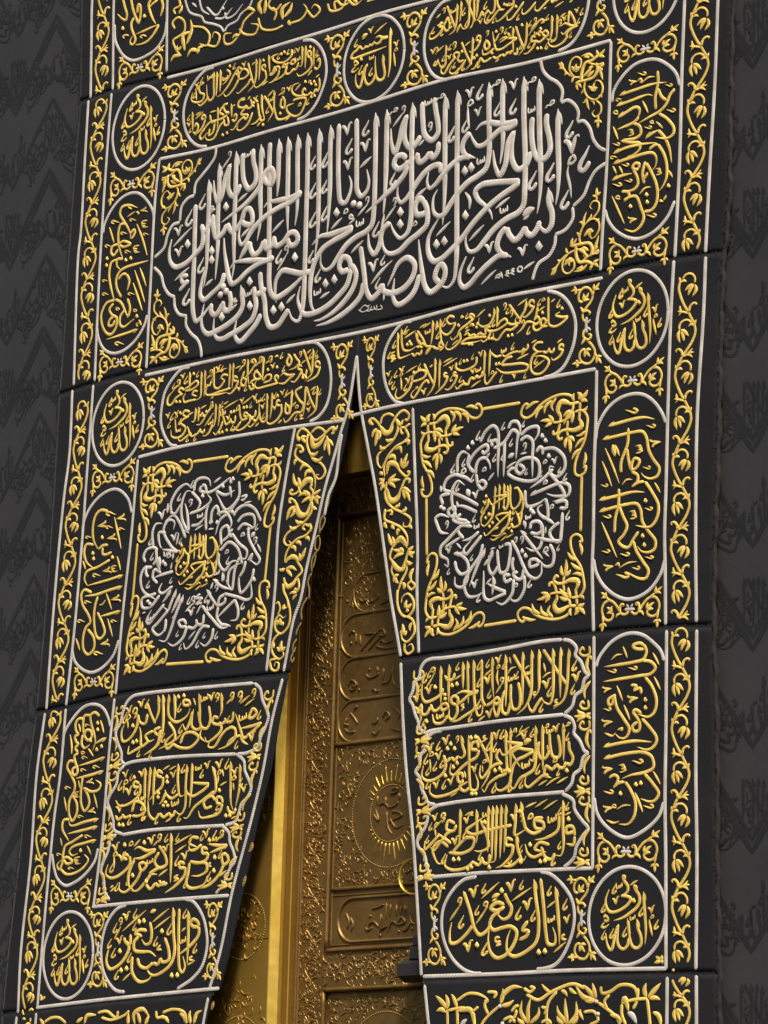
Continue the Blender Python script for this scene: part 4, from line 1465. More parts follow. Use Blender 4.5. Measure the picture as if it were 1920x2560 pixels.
sg5.3,-640-18-5-7-7-9-1-5 5-3 6 4 3 5
>word
ug10.5,-657-57-5-28-18 4-7 17
ug10.5,-686-76-23-11-15 20-14 51
eg10.5,-732-70-11-26-28-23-15 13
dg10.5,-682-43 17 0-40-69-43-4 18 0
tg8.8,-730-22 86 24
tg8.8,-730-5 28 10
ug5.3,-746-30 2-15 6-3 5 13
ug5.3,-733-35 1-10 6 0 2 10
eg5.3,-724-38 1-6 5 1 0 15
eg6.6,-713-55 7-2 5-7 3-11
tg5.3,-698-75 3 12 3 10 5 2 2-2
sg5.3,-668-94-4-7-8-10 0-5 5-2 6 4 2 4
>word
hg10.5,-753 4 0-50-5-44
hg10.5,-776 8 0-63-8-27-17-6
eg10.5,-791-73-21-33-23-9-12 5
ug10.5,-836-85-8-15-15 7-4 14
ug10.5,-863-85-16-16-15 0
eg10.5,-885-102-26-3-27 45
eg10.5,-912-92-23-9-41-15-12 11
ug5.3,-817-56 1-14 7-3 5 12
ug5.3,-804-61 1-10 6 0 1 10
eg5.3,-795-63 1-7 5 2 0 14
tg8.8,-837-79 50 50
sg5.3,-733 9-5-8-8-9 0-5 5-3 6 4 2 5
>word
ug5.9,-811-11 4 13 9 6 8-8-8-6-14-1
eg10.5,-806-7-28-23-16-22-17-12-21 3
dg10.5,-828-19-32-11 18-5-10 11
hg10.5,-876 11 1-64
hg10.5,-893 9-3-46-7-12-12 6
tg8.8,-867-1 37 11
ug4.4,-806 8 5 10 7-1-1-8-8-2
eg4.4,-794 11-2-8-7-6
>word
eg10.5,-926-3-32 8-9-13 30-16
eg10.5,-931-20-38-11-11-10 32-25-17-27-35-7-28 13-4 25
ug4,-1012-21 3 9 7 4 5-5-6-4-9-1
tg7.7,-1011-20 8-59
eg6.6,-1068 6 7-2 5-7 3-11
tg5.3,-1053-14 3 12 3 10 5 3 2-3
sg6.2,-1022 5-6-8-9-12 0-5 6-3 7 4 3 6
eg6.6,-1018 7 7-2 5-7 4-11
tg5.3,-1002-13 2 12 4 10 4 2 3-3
dg10.5,-979-2
sg6.2,-1035-25-6-9-9-11 0-6 5-3 8 5 3 5
sg5.3,-974-24-5-8-8-10 0-4 5-3 6 4 2 5
ug4.4,-999-62 1-13 6-2 3 10
ug4.4,-989-67 2-8 4 0 2 8
eg4.4,-981-69 1-5 4 1 0 12
tg8.8,-943-18 38 11
sg5.3,-929-100-5-8-7-10-1-4 5-3 7 4 2 5
sg5.3,-885-103-5-7-7-10 0-5 4-2 7 4 2 4
@round_cartouche|gold two word roundel at the upper left, under the cut off oval
>cartouche_frame
os13.7,-1156 1258-6 46-16 42-25 37-33 28-39 18-42 6-41-6-39-18-33-28-26-37-16-42-6-46 6-46 16-43 26-37 33-28 39-18 41-6 42 6 39 18 33 28 25 37 16 43 6 46
>word
J rabbi;-1316 1257 160.8 177.6
>word
J allah;-1316 1257 160.8 177.6
@round_cartouche|gold two word roundel on the right, beside the lower right corner of the great panel
>cartouche_frame
os13.7,1559-11-6 45-16 41-27 36-34 28-40 17-43 6-43-6-40-17-34-28-27-36-16-41-6-45 6-45 16-42 27-36 34-28 40-17 43-6 43 6 40 17 34 28 27 36 16 42 6 45
>word
J rabbi;1393-11 165.9 173.7
>word
J allah;1393-11 165.9 173.7
@round_cartouche|gold two word roundel on the left, beside the two line oval
>cartouche_frame
os13.7,-1196 8-6 45-15 41-26 36-32 28-38 17-41 6-41-6-38-17-33-28-25-36-16-41-5-45 5-44 16-42 25-36 33-27 38-17 41-6 41 6 38 17 32 27 26 36 15 42 6 44
>word
J rabbi;-1354 8 157.9 172.5
>word
J allah;-1354 8 157.9 172.5
@round_cartouche|gold two word roundel in the bottom right corner of the frame
>cartouche_frame
os13.7,1588-2122-6 44-17 40-28 35-36 26-42 17-45 6-45-6-42-17-35-26-28-35-17-40-6-44 6-43 17-40 28-35 35-27 42-16 45-6 45 6 42 16 36 27 28 35 17 40 6 43
>word
J rabbi;1414-2121 173.7 167.3
>word
J allah;1414-2121 173.7 167.3
@round_cartouche|gold two word roundel in the bottom left corner of the frame
>cartouche_frame
os13.7,-1364-2130-5 44-15 42-25 35-32 28-37 17-40 6-40-6-37-17-32-28-24-35-16-42-5-44 5-45 16-41 24-36 32-27 37-17 40-6 40 6 37 17 32 27 25 36 15 41 5 45
>word
J rabbi;-1517-2130 154.1 172.1
>word
J allah;-1517-2130 154.1 172.1
@round_cartouche|gold roundel cut off by the top edge at the right
>cartouche_frame
os13.7,1601 1214-6 46-16 42-25 36-33 28-38 17-41 6-41-6-38-17-33-28-25-36-16-42-6-46 6-45 16-42 25-36 33-28 38-17 41-6 41 6 38 17 33 28 25 36 16 42 6 45
>word
J allah;1441 1214 158.6 174.6
@round_cartouche|gold roundel between the two ovals at the top
>cartouche_frame
os13.7,229 1246-6 44-16 42-27 35-34 28-41 17-43 5-43-5-41-17-34-28-27-35-17-42-5-44 5-44 17-42 27-35 34-28 41-17 43-6 43 6 41 17 34 28 27 35 16 42 6 44
>word
eg12.6,139 1318-28 2-26 12-17-5
eg12.6,138 1315-32 1-13-11-15-2-14 9-2 7
ug9.5,60 1313-10-10-9 5-1 5
ug9.5,40 1308-12-7-11 6 0 4
ug9.5,17 1309-10-9-13 1-9 17
eg12.6,-16 1317-17-14-21-9-11-14 10-8 37 0 52 2 53 2 45 4
hg12.6,152 1351-1-55 2-58 0-49-7-39
tg9.5,63 1344 31 16 36 16
eg7.6,27 1374 7-3 6-8 3-14
tg6.1,43 1349 3 15 5 11 5 3 2-4
tg18.9,-5 1348 30 8
tg9.5,-5 1338 23 10
sg6.5,-31 1347-6-9-9-12-1-6 6-4 8 5 3 5
dg12.6,-3 1257
>word
hg12.6,114 1252 1-25 7-31 5-26-9-18-21-1-16 17-7 39-2 47
eg12.6,75 1181-12-25-24-10-16 13-9 31 7 26 10 18
eg12.6,31 1232-20-21-9-37-12-29-17 11-9 26 2 24
ug4.5,39 1262 1-13 6-3 3 11
ug4.5,49 1257 2-9 4-1 2 9
eg4.5,57 1254 1-5 4 0 0 13
eg7.6,170 1287 7-3 6-8 3-14
tg6.1,186 1262 3 15 4 11 5 2 3-3
ug5,176 1245 4 12 8 4 5-8-6-4-11-1
tg9.5,174 1245 3-23 7-37
ug9.5,-44 1248 2 13 18-15-11-5-11 4
tg9.5,-35 1239-22-19 15-5 22 12
sg7.7,2 1233-7-10-11-15-1-7 7-4 9 5 4 7
sg6.9,59 1210-6-9-10-13 0-6 6-4 8 5 3 6
@upright_cartouche|gold upright oval cut off by the top edge at the left
>cartouche_frame
us13.7,-1498 1748 7-67 17-35 41-50 60-34 80 0 73 22 41 47 11 58
>word
eg13.7,-1454 1852 19-49 12-30-4-21-19 6-39 34
ug13.7,-1401 1836 18-55 35-63
ug13.7,-1348 1712 11 32-2 45-14 12-5-40
eg13.7,-1378 1750-14-20 4-28 17-31 9-20-9-17-15 0-9 16 9 16 13 2
tg11.6,-1362 1673 68 4 75 7
eg13.7,-1216 1682-26-31-36-24-38-6-45 6
eg13.7,-1274 1804-12-18 13-39 17-31 21-27
eg13.7,-1230 1792-37-14-12-12
eg13.7,-1205 1788 10-33-13-43
dg13.7,-1307 1738-135-22
ug8.4,-1402 1676-26 9-13-3 11-12
ug8.4,-1290 1647-24 11-15-2 13-11
@upright_cartouche|gold upright oval high on the right, with crossing letters near its top
>cartouche_frame
us13.7,1287 808 5 39 38 46 56 33 63 7 51-11 51-33 34-38 16-47
us13.7,1584 385-33-54-58-42-67-14-55 13-60 38-35 44-16 43
>word
ug12.6,1499 882 3-46-12-48 3-51
ug12.6,1502 815 17-34 22-19
eg12.6,1579 798-22-18-16-30-29-21-51-13-47-12
hg12.6,1320 827 76 5 89 4 57-6
hg12.6,1306 790 69 5 85 6 19-9
eg12.6,1508 720 38-28 30-40-4-22-25-9-55 15
eg8.5,1375 853 3 5 11 4 17 1
tg6.8,1406 863-19 4-16 5-4 4 5 2
ug8.4,1408 861 13 8 8-16-12 5
tg8.4,1429 852 30 13 30-3
sg6.8,1407 894 12-6 15-8 8-1 4 4-7 6-7 3
sg6.1,1533 823 11-4 13-8 7-1 3 4-6 5-6 3
sg7.2,1542 728 12-5 16-9 8-1 4 4-7 7-7 3
tg9.5,1433 783 26-50
ug4.6,1319 807-13 5 2 5 9-1 2-7
eg4.6,1314 816 10-2 8-6
ug5.1,1488 688-14 4-7 6 9 3 6-5 2-8
tg8.4,1495 694 32-32
>word
hg12.6,1314 744 45 14 38 9 21-11-4-23-21-23
eg12.6,1415 726-26-15-77-10
ug12.6,1389 708 30-17 6-28-22-12-68 4
eg12.6,1333 655 45-16 42-12 1-20-25-15-35-2
hg12.6,1295 614 62 9 72-1 68-7
ug6,1320 758-17 4-8 8 11 4 8-7 1-9
ug6.1,1367 666 20 0 4 5-17 5
ug6.1,1374 676 14-1 0 5-14 3
eg6.1,1377 682 8 0-1 4-21 2
tg9.5,1295 716 25-55
sg6.1,1292 653 10-4 14-8 7-1 3 4-6 5-6 3
sg6.1,1441 685 10-5 14-7 6-1 4 4-6 5-6 3
>word
hg12.6,1444 639 31 14 31 7
eg12.6,1504 660 30-33 22-44 12-58
ug12.6,1463 595 25 12 17 0
eg12.6,1505 607 26-39 14-43 0-47-16-30-21-17
tg9.5,1553 503 21-32
dg12.6,1556 443
>word
hg12.6,1295 576 84 6 101-2 18-22-4-29-15-14
ug12.6,1447 556-12-42 9-42
ug12.6,1451 550 26-42 22-47 6-41-9-35-21-16-31 1
ug12.6,1440 489 20 23
ug6.1,1497 496 20-1 4 5-18 5
ug6.1,1503 505 14 0 0 4-14 3
eg6.1,1507 512 8 0-2 4-20 1
dg12.6,1457 429 3-28
tg9.5,1421 436 28 20 27-1
ug8.4,1525 399-8-3 17-6
tg8.4,1534 393 12 19
sg8,1455 357 14-6 18-9 8-1 5 5-8 7-8 3
>word
ug12.6,1418 534-17 0-13 12 12 11 20-7-6-19
eg12.6,1392 535 18-30 4-28-20-16-56 4
hg12.6,1290 515 47 8 49 0
eg12.6,1338 465 30-9 6-18-27-15
eg12.6,1349 430 32 7 26-5 22-44 14-40-17-30-30-12-43 17
dg12.6,1382 400
tg9.5,1293 457 29-56 32-60
tg8.4,1296 568 17-32
tg8.4,1326 562 17-32
ug5.3,1300 594-15 5 1 6 11-2 3-7
eg5.3,1294 604 12-3 9-6
sg6.1,1336 567 11-5 13-7 7-1 4 3-6 6-6 2
sg6.1,1352 504 11-4 13-7 7-1 4 3-6 6-6 2
sg7.6,1295 502 13-6 17-9 8-1 5 4-8 7-7 3
eg9.5,1379 339 3 6 11 4 19 1
tg7.6,1412 350-21 5-17 4-4 5 5 2
ug6,1334 438-16 4-8 7 10 4 8-6 2-9
@upright_cartouche|gold upright oval on the right, below the middle roundel
>cartouche_frame
us13.7,1230-428 6 43 41 59 55 31 69 8 51-12 46-32 38-48 16-35
us13.7,1557-897-22-54-53-50-82-20-64 19-61 46-33 50-13 48
>word
hg12.6,1285-387 95 8 73 0 47-13
hg12.6,1260-432 75 4 55 2 55-4 19-24 10-44 23-39 28-36-9-24-32-6-27 11-16 16
ug12.6,1380-406-3-57-14-30-15-34 1-38
ug12.6,1375-481 7-40 13-41
ug12.6,1392-562 28 7 13 23-23 11-13-20 1-23
ug12.6,1397-566 28-18 0-21-27-18
ug12.6,1403-620 27 10 27 0
eg12.6,1460-610 34-44 29-50-5-41-22-26-22-4-55 14
dg12.6,1465-680
sg10,1365-339 17-7 22-10 11-1 6 6-10 8-10 4
sg7.5,1463-409 13-5 16-8 8 0 4 4-7 6-7 3
eg11.5,1493-494 4 8 13 5 22 3
tg9.2,1532-478-25 3-20 5-5 5 6 2
ug7.5,1416-503 24 1 5 6-21 4
ug7.5,1424-492 17 1 0 5-17 3
eg7.5,1428-483 10 1-2 4-25 1
sg6.3,1448-556 11-4 13-6 7-1 4 4-6 5-6 2
sg5.8,1256-594 10-4 13-6 7 0 3 3-6 5-5 2
tg9.5,1275-465 34-67 33-69
tg9.5,1262-510 47-99
tg9.5,1505-620 26-40
tg8.4,1354-610 20 17 28-2
tg21,1310-457 10-45
tg9.5,1321-459 20-43
>word
hg12.6,1248-650 90 6 69 4 51-7
hg12.6,1249-692 72 8 55 3 46-4 19-22 9-44 28-38 34-40-5-27-27-8-32 8-19 20
ug12.6,1340-619-1-60-13-42-3-57
ug12.6,1342-683 21-42 17-34-16-30-22-19 18-20 28-7 22 26 24 25
eg12.6,1410-816 15-37 32-43 25-34-10-24-23-1-36 15-26 17
dg12.6,1454-804 8-33
sg6.7,1459-704 11-4 14-7 8 0 3 4-6 5-7 2
ug7.5,1392-735 25 1 5 6-22 5
ug7.5,1400-723 17 1 0 5-17 2
eg7.5,1404-715 10 1-2 5-24 0
sg6.7,1268-708 11-4 15-7 8 0 3 4-6 5-7 2
sg6.7,1266-833 11-4 15-6 7 0 4 3-6 6-7 2
sg7.5,1352-853 12-5 17-7 8 0 4 4-7 6-8 2
sg6.7,1466-878 11-4 15-6 7-1 4 4-7 5-6 2
sg6.7,1405-908 11-4 15-6 7 0 4 4-6 5-7 2
sg10.9,1332-924 18-7 24-10 12 0 6 6-10 8-11 4
eg10.4,1286-909 3 6 13 5 20 4
tg8.4,1322-894-23 2-18 4-5 5 5 2
ug8.4,1329-895 14 9 5-15
tg8.4,1346-905 43 14 40 0
tg9.5,1264-730 36-69 37-67
@upright_cartouche|gold upright oval low on the right, below the dark seam
>cartouche_frame
us13.7,1250-1245 11 30 49 47 53 22 49 4 50-12 53-35 32-31 15-35
us13.7,1572-1741-21-48-61-43-74-22-58 18-63 44-28 39-12 49
>word
ug12.6,1469-1205-42 8-9 11 31 5 20-10
eg12.6,1467-1187 14-26-14-26-39-6-143-3
eg12.6,1463-1243 40-10 20-22-19-18-49-3-172-4
eg12.6,1477-1303 32-35 22-50-8-40-26-15-49 14
ug12.6,1411-1324 27-7-9-13 27 4 5-23
dg12.6,1482-1383 1-28
tg8.4,1373-1185 21-43
tg8.4,1318-1229 24 16 29 1
tg8.4,1511-1221 30-46
tg8.4,1519-1305 30-49
sg7.4,1302-1262 13-4 16-6 8-1 4 5-7 5-7 2
sg7.4,1399-1261 12-4 16-6 8-1 4 5-7 5-7 2
eg9.2,1292-1342 3 6 11 5 18 3
tg7.4,1324-1328-20 2-17 3-4 4 5 2
eg11.3,1409-1388 3 7 14 6 21 3
tg9,1447-1372-24 3-20 3-5 5 6 3
>word
ug12.6,1466-1429-31 16-9-6 18-22 14-25-4-20-22-1-9 18 26 14
eg12.6,1466-1446 41-38 29-39-11-23-30-11-47 14
ug12.6,1345-1353-14-3-22-11 5-18 13 2 9 27
eg12.6,1336-1353 14-45 32-41 28-40-14-26-26-1-23 16
tg9.5,1295-1481 39-14 13 10
tg9.5,1348-1320 29-57
tg9.5,1383-1391 30-56
sg6.6,1287-1395 11-3 14-6 8 0 3 4-6 5-7 1
eg11.3,1294-1462 4 8 13 5 22 4
tg9,1333-1445-25 3-20 3-5 5 6 2
ug8.4,1356-1477 22 5-4-12
>word
hg12.6,1290-1530 85 7 66 1 72-9
hg12.6,1293-1572 105 10 84-4 35-20 6-34-36-14-66-5-41-9
eg12.6,1483-1638 40-39 26-35-17-22-26-2-37 13
ug12.6,1321-1641 24 8 18-11-8-23-13-10
ug12.6,1346-1674 22 12 27 2
eg12.6,1397-1660 29-36 20-42-5-44-26-25-44 3
tg9.5,1315-1786 33-13 25 5
dg12.6,1448-1674 22 3-92-29
tg10.5,1444-1701 37-70
tg8.4,1524-1633 33-48
ug7.4,1369-1625 24 2 5 6-21 3
ug7.4,1377-1614 16 2 0 5-16 1
eg7.4,1381-1605 9 1-2 4-24-1
sg9,1427-1589 14-4 20-8 10 0 4 5-8 7-9 2
eg11.3,1299-1626 4 8 13 5 22 4
tg9,1338-1609-24 3-20 3-5 4 6 3
sg8.2,1297-1684 14-5 18-6 9 0 4 5-8 5-8 3
eg10.3,1308-1761 3 7 12 5 20 4
tg8.2,1343-1745-22 2-18 3-5 4 5 2
ug5.5,1361-1747-14 2-7 6 9 4 7-4 1-8
tg8.4,1361-1753 31 11 33-1
sg8.2,1482-1748 14-5 17-6 9 0 4 5-7 6-8 2
@upright_cartouche|gold upright oval high on the left, beside the great panel
>cartouche_frame
us13.7,-1506 840 5 37 42 59 59 37 60 9 51-13 53-45 33-48 6-28
us13.7,-1207 442-17-45-46-50-63-31-65-5-62 26-39 51-16 51
>word
eg12.6,-1326 924-41 11-30-4-9-23 28-40 27-33 17-31 1-21
ug12.6,-1328 782 22 27-9 12-24-16
eg12.6,-1367 856-31 2-11-26 4-53 15-40 18-31
ug12.6,-1408 776-35-4-6-23 19-17 24 23
ug12.6,-1403 775 25 8 48-21-46-4-21 13
dg12.6,-1352 697 30 3
eg7.7,-1247 906-3-6-12-3-20-2
tg6.2,-1282 895 23-4 18-5 5-4-5-2
ug8.4,-1304 896 15-10-4-6
tg8.4,-1359 882 49 16
sg7.5,-1295 911-17 7-23 10-11 2-6-5 10-8 11-4
sg6.8,-1403 867-16 6-21 9-10 2-5-5 9-7 9-3
sg5.5,-1300 857-12 5-16 7-9 2-3-4 7-6 7-2
sg5.5,-1352 810-12 5-17 7-8 1-4-3 7-6 8-3
sg5.5,-1448 774-13 5-16 7-9 1-4-3 8-6 7-3
sg5.5,-1322 726-12 5-16 8-9 1-3-4 7-6 7-2
ug6.8,-1234 846-30 1-6-6 27-7
ug6.8,-1243 834-21 1 0-6 21-3
eg6.8,-1248 826-12 0 3-5 30-3
ug6.8,-1275 747-30 1-6-6 26-7
ug6.8,-1285 735-21 1 1-6 21-4
eg6.8,-1289 727-12-1 2-5 30-2
sg4.8,-1220 782-11 5-14 6-7 1-3-3 6-5 6-2
tg10.5,-1296 842 39-73 33-74
tg9.5,-1466 859 33-72
>word
eg12.6,-1373 707-36 4 2-28 21-18
sg12.6,-1217 673-78-3-60-3-35-12-18-27 7-40 31-45
ug12.6,-1398 622 29 19 25-4
eg12.6,-1344 637 18-31-11-43
eg12.6,-1409 711-35-8-10-43 12-54 31-74
dg12.6,-1470 725-1-29
tg10.5,-1296 646 37-76 35-73
tg9.5,-1264 650 43-85
tg10.5,-1301 593 64-128
sg4.8,-1456 627-11 4-15 6-7 1-4-3 7-5 6-2
sg5.5,-1448 567-12 5-17 8-8 1-4-4 8-6 7-2
sg5.5,-1287 541-13 5-16 7-8 1-4-3 7-6 7-2
>word
ug12.6,-1413 539-50-5-28-41 8-46 28-39 31-12 29 23 3 40-32 20-17 27 24 20
ug12.6,-1413 470-25-13-4-20 26-4 14 21
eg12.6,-1408 541 37-20 33-47 17-27
ug12.6,-1322 451 9 36-19 46
eg12.6,-1344 486-26-23-1-31 21-18 66 24
hg12.6,-1257 391-71-7-123-6
dg12.6,-1267 445
sg7.5,-1337 339-17 7-23 9-11 1-5-4 10-8 10-3
ug4.6,-1404 506 17-4 8-7-10-3-8 5-2 8
ug4.6,-1294 480 17-4 7-6-10-3-8 5-2 8
ug3.4,-1252 416-15 1-3-3 13-4
ug3.4,-1257 410-10 0 0-2 10-2
eg3.4,-1259 406-6 0 1-3 15-1
tg8.4,-1253 429 15-26
@upright_cartouche|gold upright oval on the left, beside the left medallion
>cartouche_frame
us13.7,-1542-413 6 40 34 54 63 43 70 15 50-12 51-43 25-58
us13.7,-1291-885-29-58-61-44-64-15-56 16-52 41-20 53
>word
eg12.6,-1390-348-45 10-31-18-13-50 9-52 31-42
ug12.6,-1438-499 24 12 34-1
ug12.6,-1413-495 1-25 17-7 40 7
eg12.6,-1469-477-44 6-12-25 16-46 42-30
eg12.6,-1365-551-71-21-70-14-9-28 20-28
hg12.6,-1280-623-97-11-121-8
dg12.6,-1416-454 68-90-121 31 6-23
tg10.5,-1348-377 24-67 26-71
tg9.5,-1321-542 25-60
tg8.4,-1528-536 17-38
sg8.2,-1338-369-18 6-24 10-12 1-6-6 11-8 11-3
sg6,-1353-422-13 5-18 7-9 0-4-4 8-5 8-3
sg5.2,-1279-438-12 4-15 6-8 1-3-4 6-4 7-2
sg5.2,-1479-447-12 4-16 6-8 0-3-3 7-5 7-2
sg6.7,-1417-611-15 5-20 7-10 1-4-5 8-6 9-2
eg10.2,-1290-370-4-8-16-5-27-3
tg8.2,-1337-386 30-4 24-5 7-5-7-2
eg11.2,-1401-385-5-8-17-6-29-3
tg8.9,-1452-402 33-5 26-5 7-6-8-2
eg10.2,-1342-445-4-8-16-5-27-3
tg8.2,-1389-461 31-4 24-5 6-5-7-3
eg9.3,-1365-579-4-7-14-5-24-2
tg7.4,-1407-593 27-4 22-4 6-5-6-2
ug6,-1322-580-26 0-5-6 23-4
ug6,-1330-590-18-1 0-5 19-2
eg6,-1334-598-10 0 2-5 26 0
>word
hg12.6,-1282-668-92-9-65-8-72 2
ug12.6,-1467-674-45 16-18-16 11-45 36-44 14-31-27-22-13-46 8-44 29-21 32 25-4 40-40 41
ug12.6,-1430-693-16-45 1-66 17-52 23-13 26 22-14 38-36 51
hg12.6,-1287-767-65-7-59-3
tg9.5,-1379-686 38-71
tg9.5,-1364-791 35-78
tg9.5,-1551-852 27-52
tg8.4,-1420-730 22 1 16 16
sg6,-1464-716-14 4-18 7-8 0-4-4 7-5 8-2
sg6,-1500-790-14 4-18 7-8 0-4-4 7-5 8-2
sg5.6,-1303-811-12 4-16 6-9 0-3-3 7-5 7-2
sg7.4,-1382-934-17 5-22 8-11 1-5-5 10-7 10-2
eg10.2,-1301-700-5-8-15-5-27-4
tg8.2,-1348-717 30-3 24-4 6-6-7-2
eg10.2,-1357-874-5-8-15-6-27-3
tg8.2,-1404-891 30-3 24-4 6-6-7-2
@upright_cartouche|gold upright oval low on the left, with a row of small loops at its top
>cartouche_frame
us13.7,-1604-1295 6 61 46 54 63 41 64 6 56-21 34-42 16-37
us13.7,-1362-1714-16-48-55-50-68-31-54-8-51 31-25 48-15 54
>word
eg12.6,-1388-1185-29 18-27-9 9-40 18-37 9-33-16-35
hg12.6,-1339-1274-33-8-39-12
ug12.6,-1444-1176-37 0-6-35 11-44 23-21 22 13-8 23-28 5-9-17
ug12.6,-1481-1187-33 3-18-16 5-33 19-16
ug12.6,-1509-1249-24-5 9-22 19-13
ug12.6,-1509-1288-19-13 20-23
ug12.6,-1509-1324-22-9 8-29 14-26-6-21-21 1-3 22 22 9
eg12.6,-1487-1251-4-35 18-20 35 12
hg12.6,-1342-1352-67-12-97-11
dg12.6,-1395-1212 2-27 28-70-29-10-40 39
tg9.5,-1380-1201 24-54
tg8.4,-1512-1204 13-35
tg8.4,-1448-1309 33-34
tg8.4,-1561-1244 11-44 2-37
sg4.5,-1443-1217-10 3-14 4-6 1-3-3 5-4 6-2
sg5.2,-1448-1348-12 4-15 5-8 0-4-3 7-5 7-2
sg6,-1373-1392-13 4-17 6-9 0-4-4 8-5 7-2
ug5,-1497-1317 18-2 9-6-11-4-9 4-2 8
>word
hg12.6,-1349-1406-73-11-98-7
ug12.6,-1529-1355-33 3-12-21 27-37 25-38-4-28-25-34 0-54 22-30 26 31-4 39-29 34
ug12.6,-1476-1423-7-49 5-58 22-30 27 27-9 32-30 38
eg12.6,-1467-1466 49-19 43 5 12 20-32 21
sg5.2,-1453-1397-12 3-15 5-8 0-3-3 6-5 7-1
sg5.2,-1544-1462-11 4-16 5-8 0-3-4 7-4 7-2
sg5.2,-1457-1583-11 3-16 5-7 0-4-4 7-4 7-2
eg8.4,-1417-1431-4-6-13-5-21-3
tg6.7,-1455-1445 24-2 20-3 5-4-6-2
eg8.4,-1399-1549-3-7-13-4-21-4
tg6.7,-1436-1564 24-2 19-2 5-4-5-3
ug5.2,-1493-1480-23-1-4-5 20-3
ug5.2,-1500-1489-16-2 1-4 16-1
eg5.2,-1503-1496-10-1 2-3 23 0
tg8.4,-1502-1432 12-36
tg9.5,-1403-1494 26-61
tg9.5,-1585-1493 19-61
>word
hg12.6,-1366-1596-81-7-92-8-14 26
hg12.6,-1370-1626-75-9-112-9
eg12.6,-1551-1585-33-5-4-32 44-52
eg12.6,-1459-1655-64-24-43-15-11-35-1-28-19-28-14 19 27 20
ug12.6,-1579-1743 27 5 35-20-33-7-23 18
hg12.6,-1374-1680-68-8-80-13-16-16 18-16 35 6
eg12.6,-1587-1785 35-21 54 1 57 22 22 27-25 23
dg12.6,-1466-1718
sg6,-1403-1667-13 3-17 6-9 0-4-4 8-5 7-2
sg4.5,-1582-1727-10 3-14 4-6 0-3-3 5-4 6-1
sg4.8,-1504-1787-10 3-15 4-7 0-3-3 6-4 7-1
ug6.7,-1469-1742-29-3-6-6 26-3
ug6.7,-1478-1754-20-2 0-5 20-1
eg6.7,-1482-1763-12-1 2-5 29 1
tg8.4,-1598-1657 14-36
tg9.5,-1430-1699 28-39
@scalloped_cartouche|gold line of tall letters at the top of the right flap's stack of three
>cartouche_frame
us14.3,424-1408-32 24-5 21-17 31-13 34-16 23 14 28 8 29 24 22 6 29 19 23 31 8 58-2 169 0 167 3 164 6 92-3
us14.3,1093-1132 37-10 28-27-5-24 27-27 17-34 17-18-17-12-12-37-29-17-13-35-39-27
us14.3,1104-1400-96 1-219 3-223-3-114-2-28-6
>word
hg13.2,1123-1166-2-56-3-68-15-55-49-31
ug13.2,1002-1158 39-48 44-53 30-35
hg13.2,1085-1158-1-81 3-102
hg13.2,1048-1158 4-78-1-89-12-31-27 9-13 19
eg13.2,1000-1330-26-28-16-19-16 14-5 21
hg13.2,983-1156 1-73 0-73-24-30
ug7,915-1224 1-17 7-3 5 15
ug7,928-1229 2-12 6 0 2 12
eg7,938-1232 1-7 6 2 0 17
eg12.5,999-1274 10-3 8-10 4-19
tg10,1021-1306 5 21 6 16 7 5 3-5
eg12.5,1138-1263 11-3 7-11 4-17
tg10,1160-1294 5 20 6 16 7 5 3-5
sg9,1161-1212-7-11-11-15-1-8 7-3 9 6 3 7
sg9,1154-1294-7-11-10-15-1-8 6-3 9 7 4 6
sg9,1045-1292-7-11-11-15-1-8 7-3 9 7 3 7
sg8,1007-1349-6-10-10-14-1-6 6-3 8 6 3 6
tg8.8,1001-1261 19 12 24 6
tg8.8,1006-1207 10-34
ug8.8,1076-1343-13-5 3-6 13-1
tg8.8,1055-1367 28 7
ug8.8,973-1307-12-4 2-7 14 0
>word
ug13.2,857-1161 31-42 40-53 18-34
hg13.2,947-1154 2-72-1-81-23-46-44-28
hg13.2,904-1156 2-106 3-87
hg13.2,818-1157 6-97 2-95
ug13.2,885-1264 12-54-7-40-25-2-15 38-1 55
eg13.2,851-1330-18-44-23 11-1 45 11 33
eg13.2,819-1287-24-63-12-28-17 31 3 30
ug7,836-1237 1-17 7-3 5 15
ug7,849-1242 2-12 6 0 2 13
eg7,859-1244 1-7 6 1 0 18
sg7,885-1224-5-9-9-12 0-5 5-3 7 5 3 5
sg7,821-1181-6-9-8-12-1-5 6-3 7 5 3 5
tg8.8,832-1232 18 20 23 4
tg8.8,916-1222 23 13
tg8.8,838-1168 9-27
>word
hg13.2,752-1159 3-89 10-61
ug13.2,727-1335 27 9 27 16 14-13-13-10-16 6
ug13.2,699-1162 3-81 4-66 18-28
hg13.2,658-1160 4-79 8-83 18-44 17 4 6 38
eg13.2,671-1330-6-12-44-19-44-15-32 1
eg10,765-1165 9-2 6-9 3-15
tg8,783-1191 4 17 5 13 6 4 2-4
ug5.6,776-1209 4 12 7 5 6-7-7-5-10-2
tg8.8,783-1209-5-29 11-30
ug7,794-1255 7 14 10-1-1-10-12-3
eg7,811-1249-4-12-8-9
tg8.8,775-1296 30 33
eg11.2,712-1231 9-3 7-9 5-17
tg9,733-1260 4 19 5 15 7 4 3-4
sg8,750-1274-6-11-10-13 0-7 6-3 8 6 3 6
eg11.2,724-1356 9-2 7-10 5-16
tg9,745-1384 4 19 5 15 7 4 3-5
sg8,694-1166-6-10-10-14-1-6 6-4 9 6 3 7
sg7,738-1166-6-9-9-12 0-6 5-3 7 6 3 5
sg8,696-1228-6-10-10-14-1-7 6-3 9 6 3 6
sg9,700-1304-7-12-11-15-1-8 7-3 9 7 4 7
sg8,658-1352-6-10-10-14-1-7 6-3 8 6 4 6
tg9.9,689-1388 34 18
tg8.8,715-1226 36 21
ug8.8,617-1317-14-5 11-7-16-15
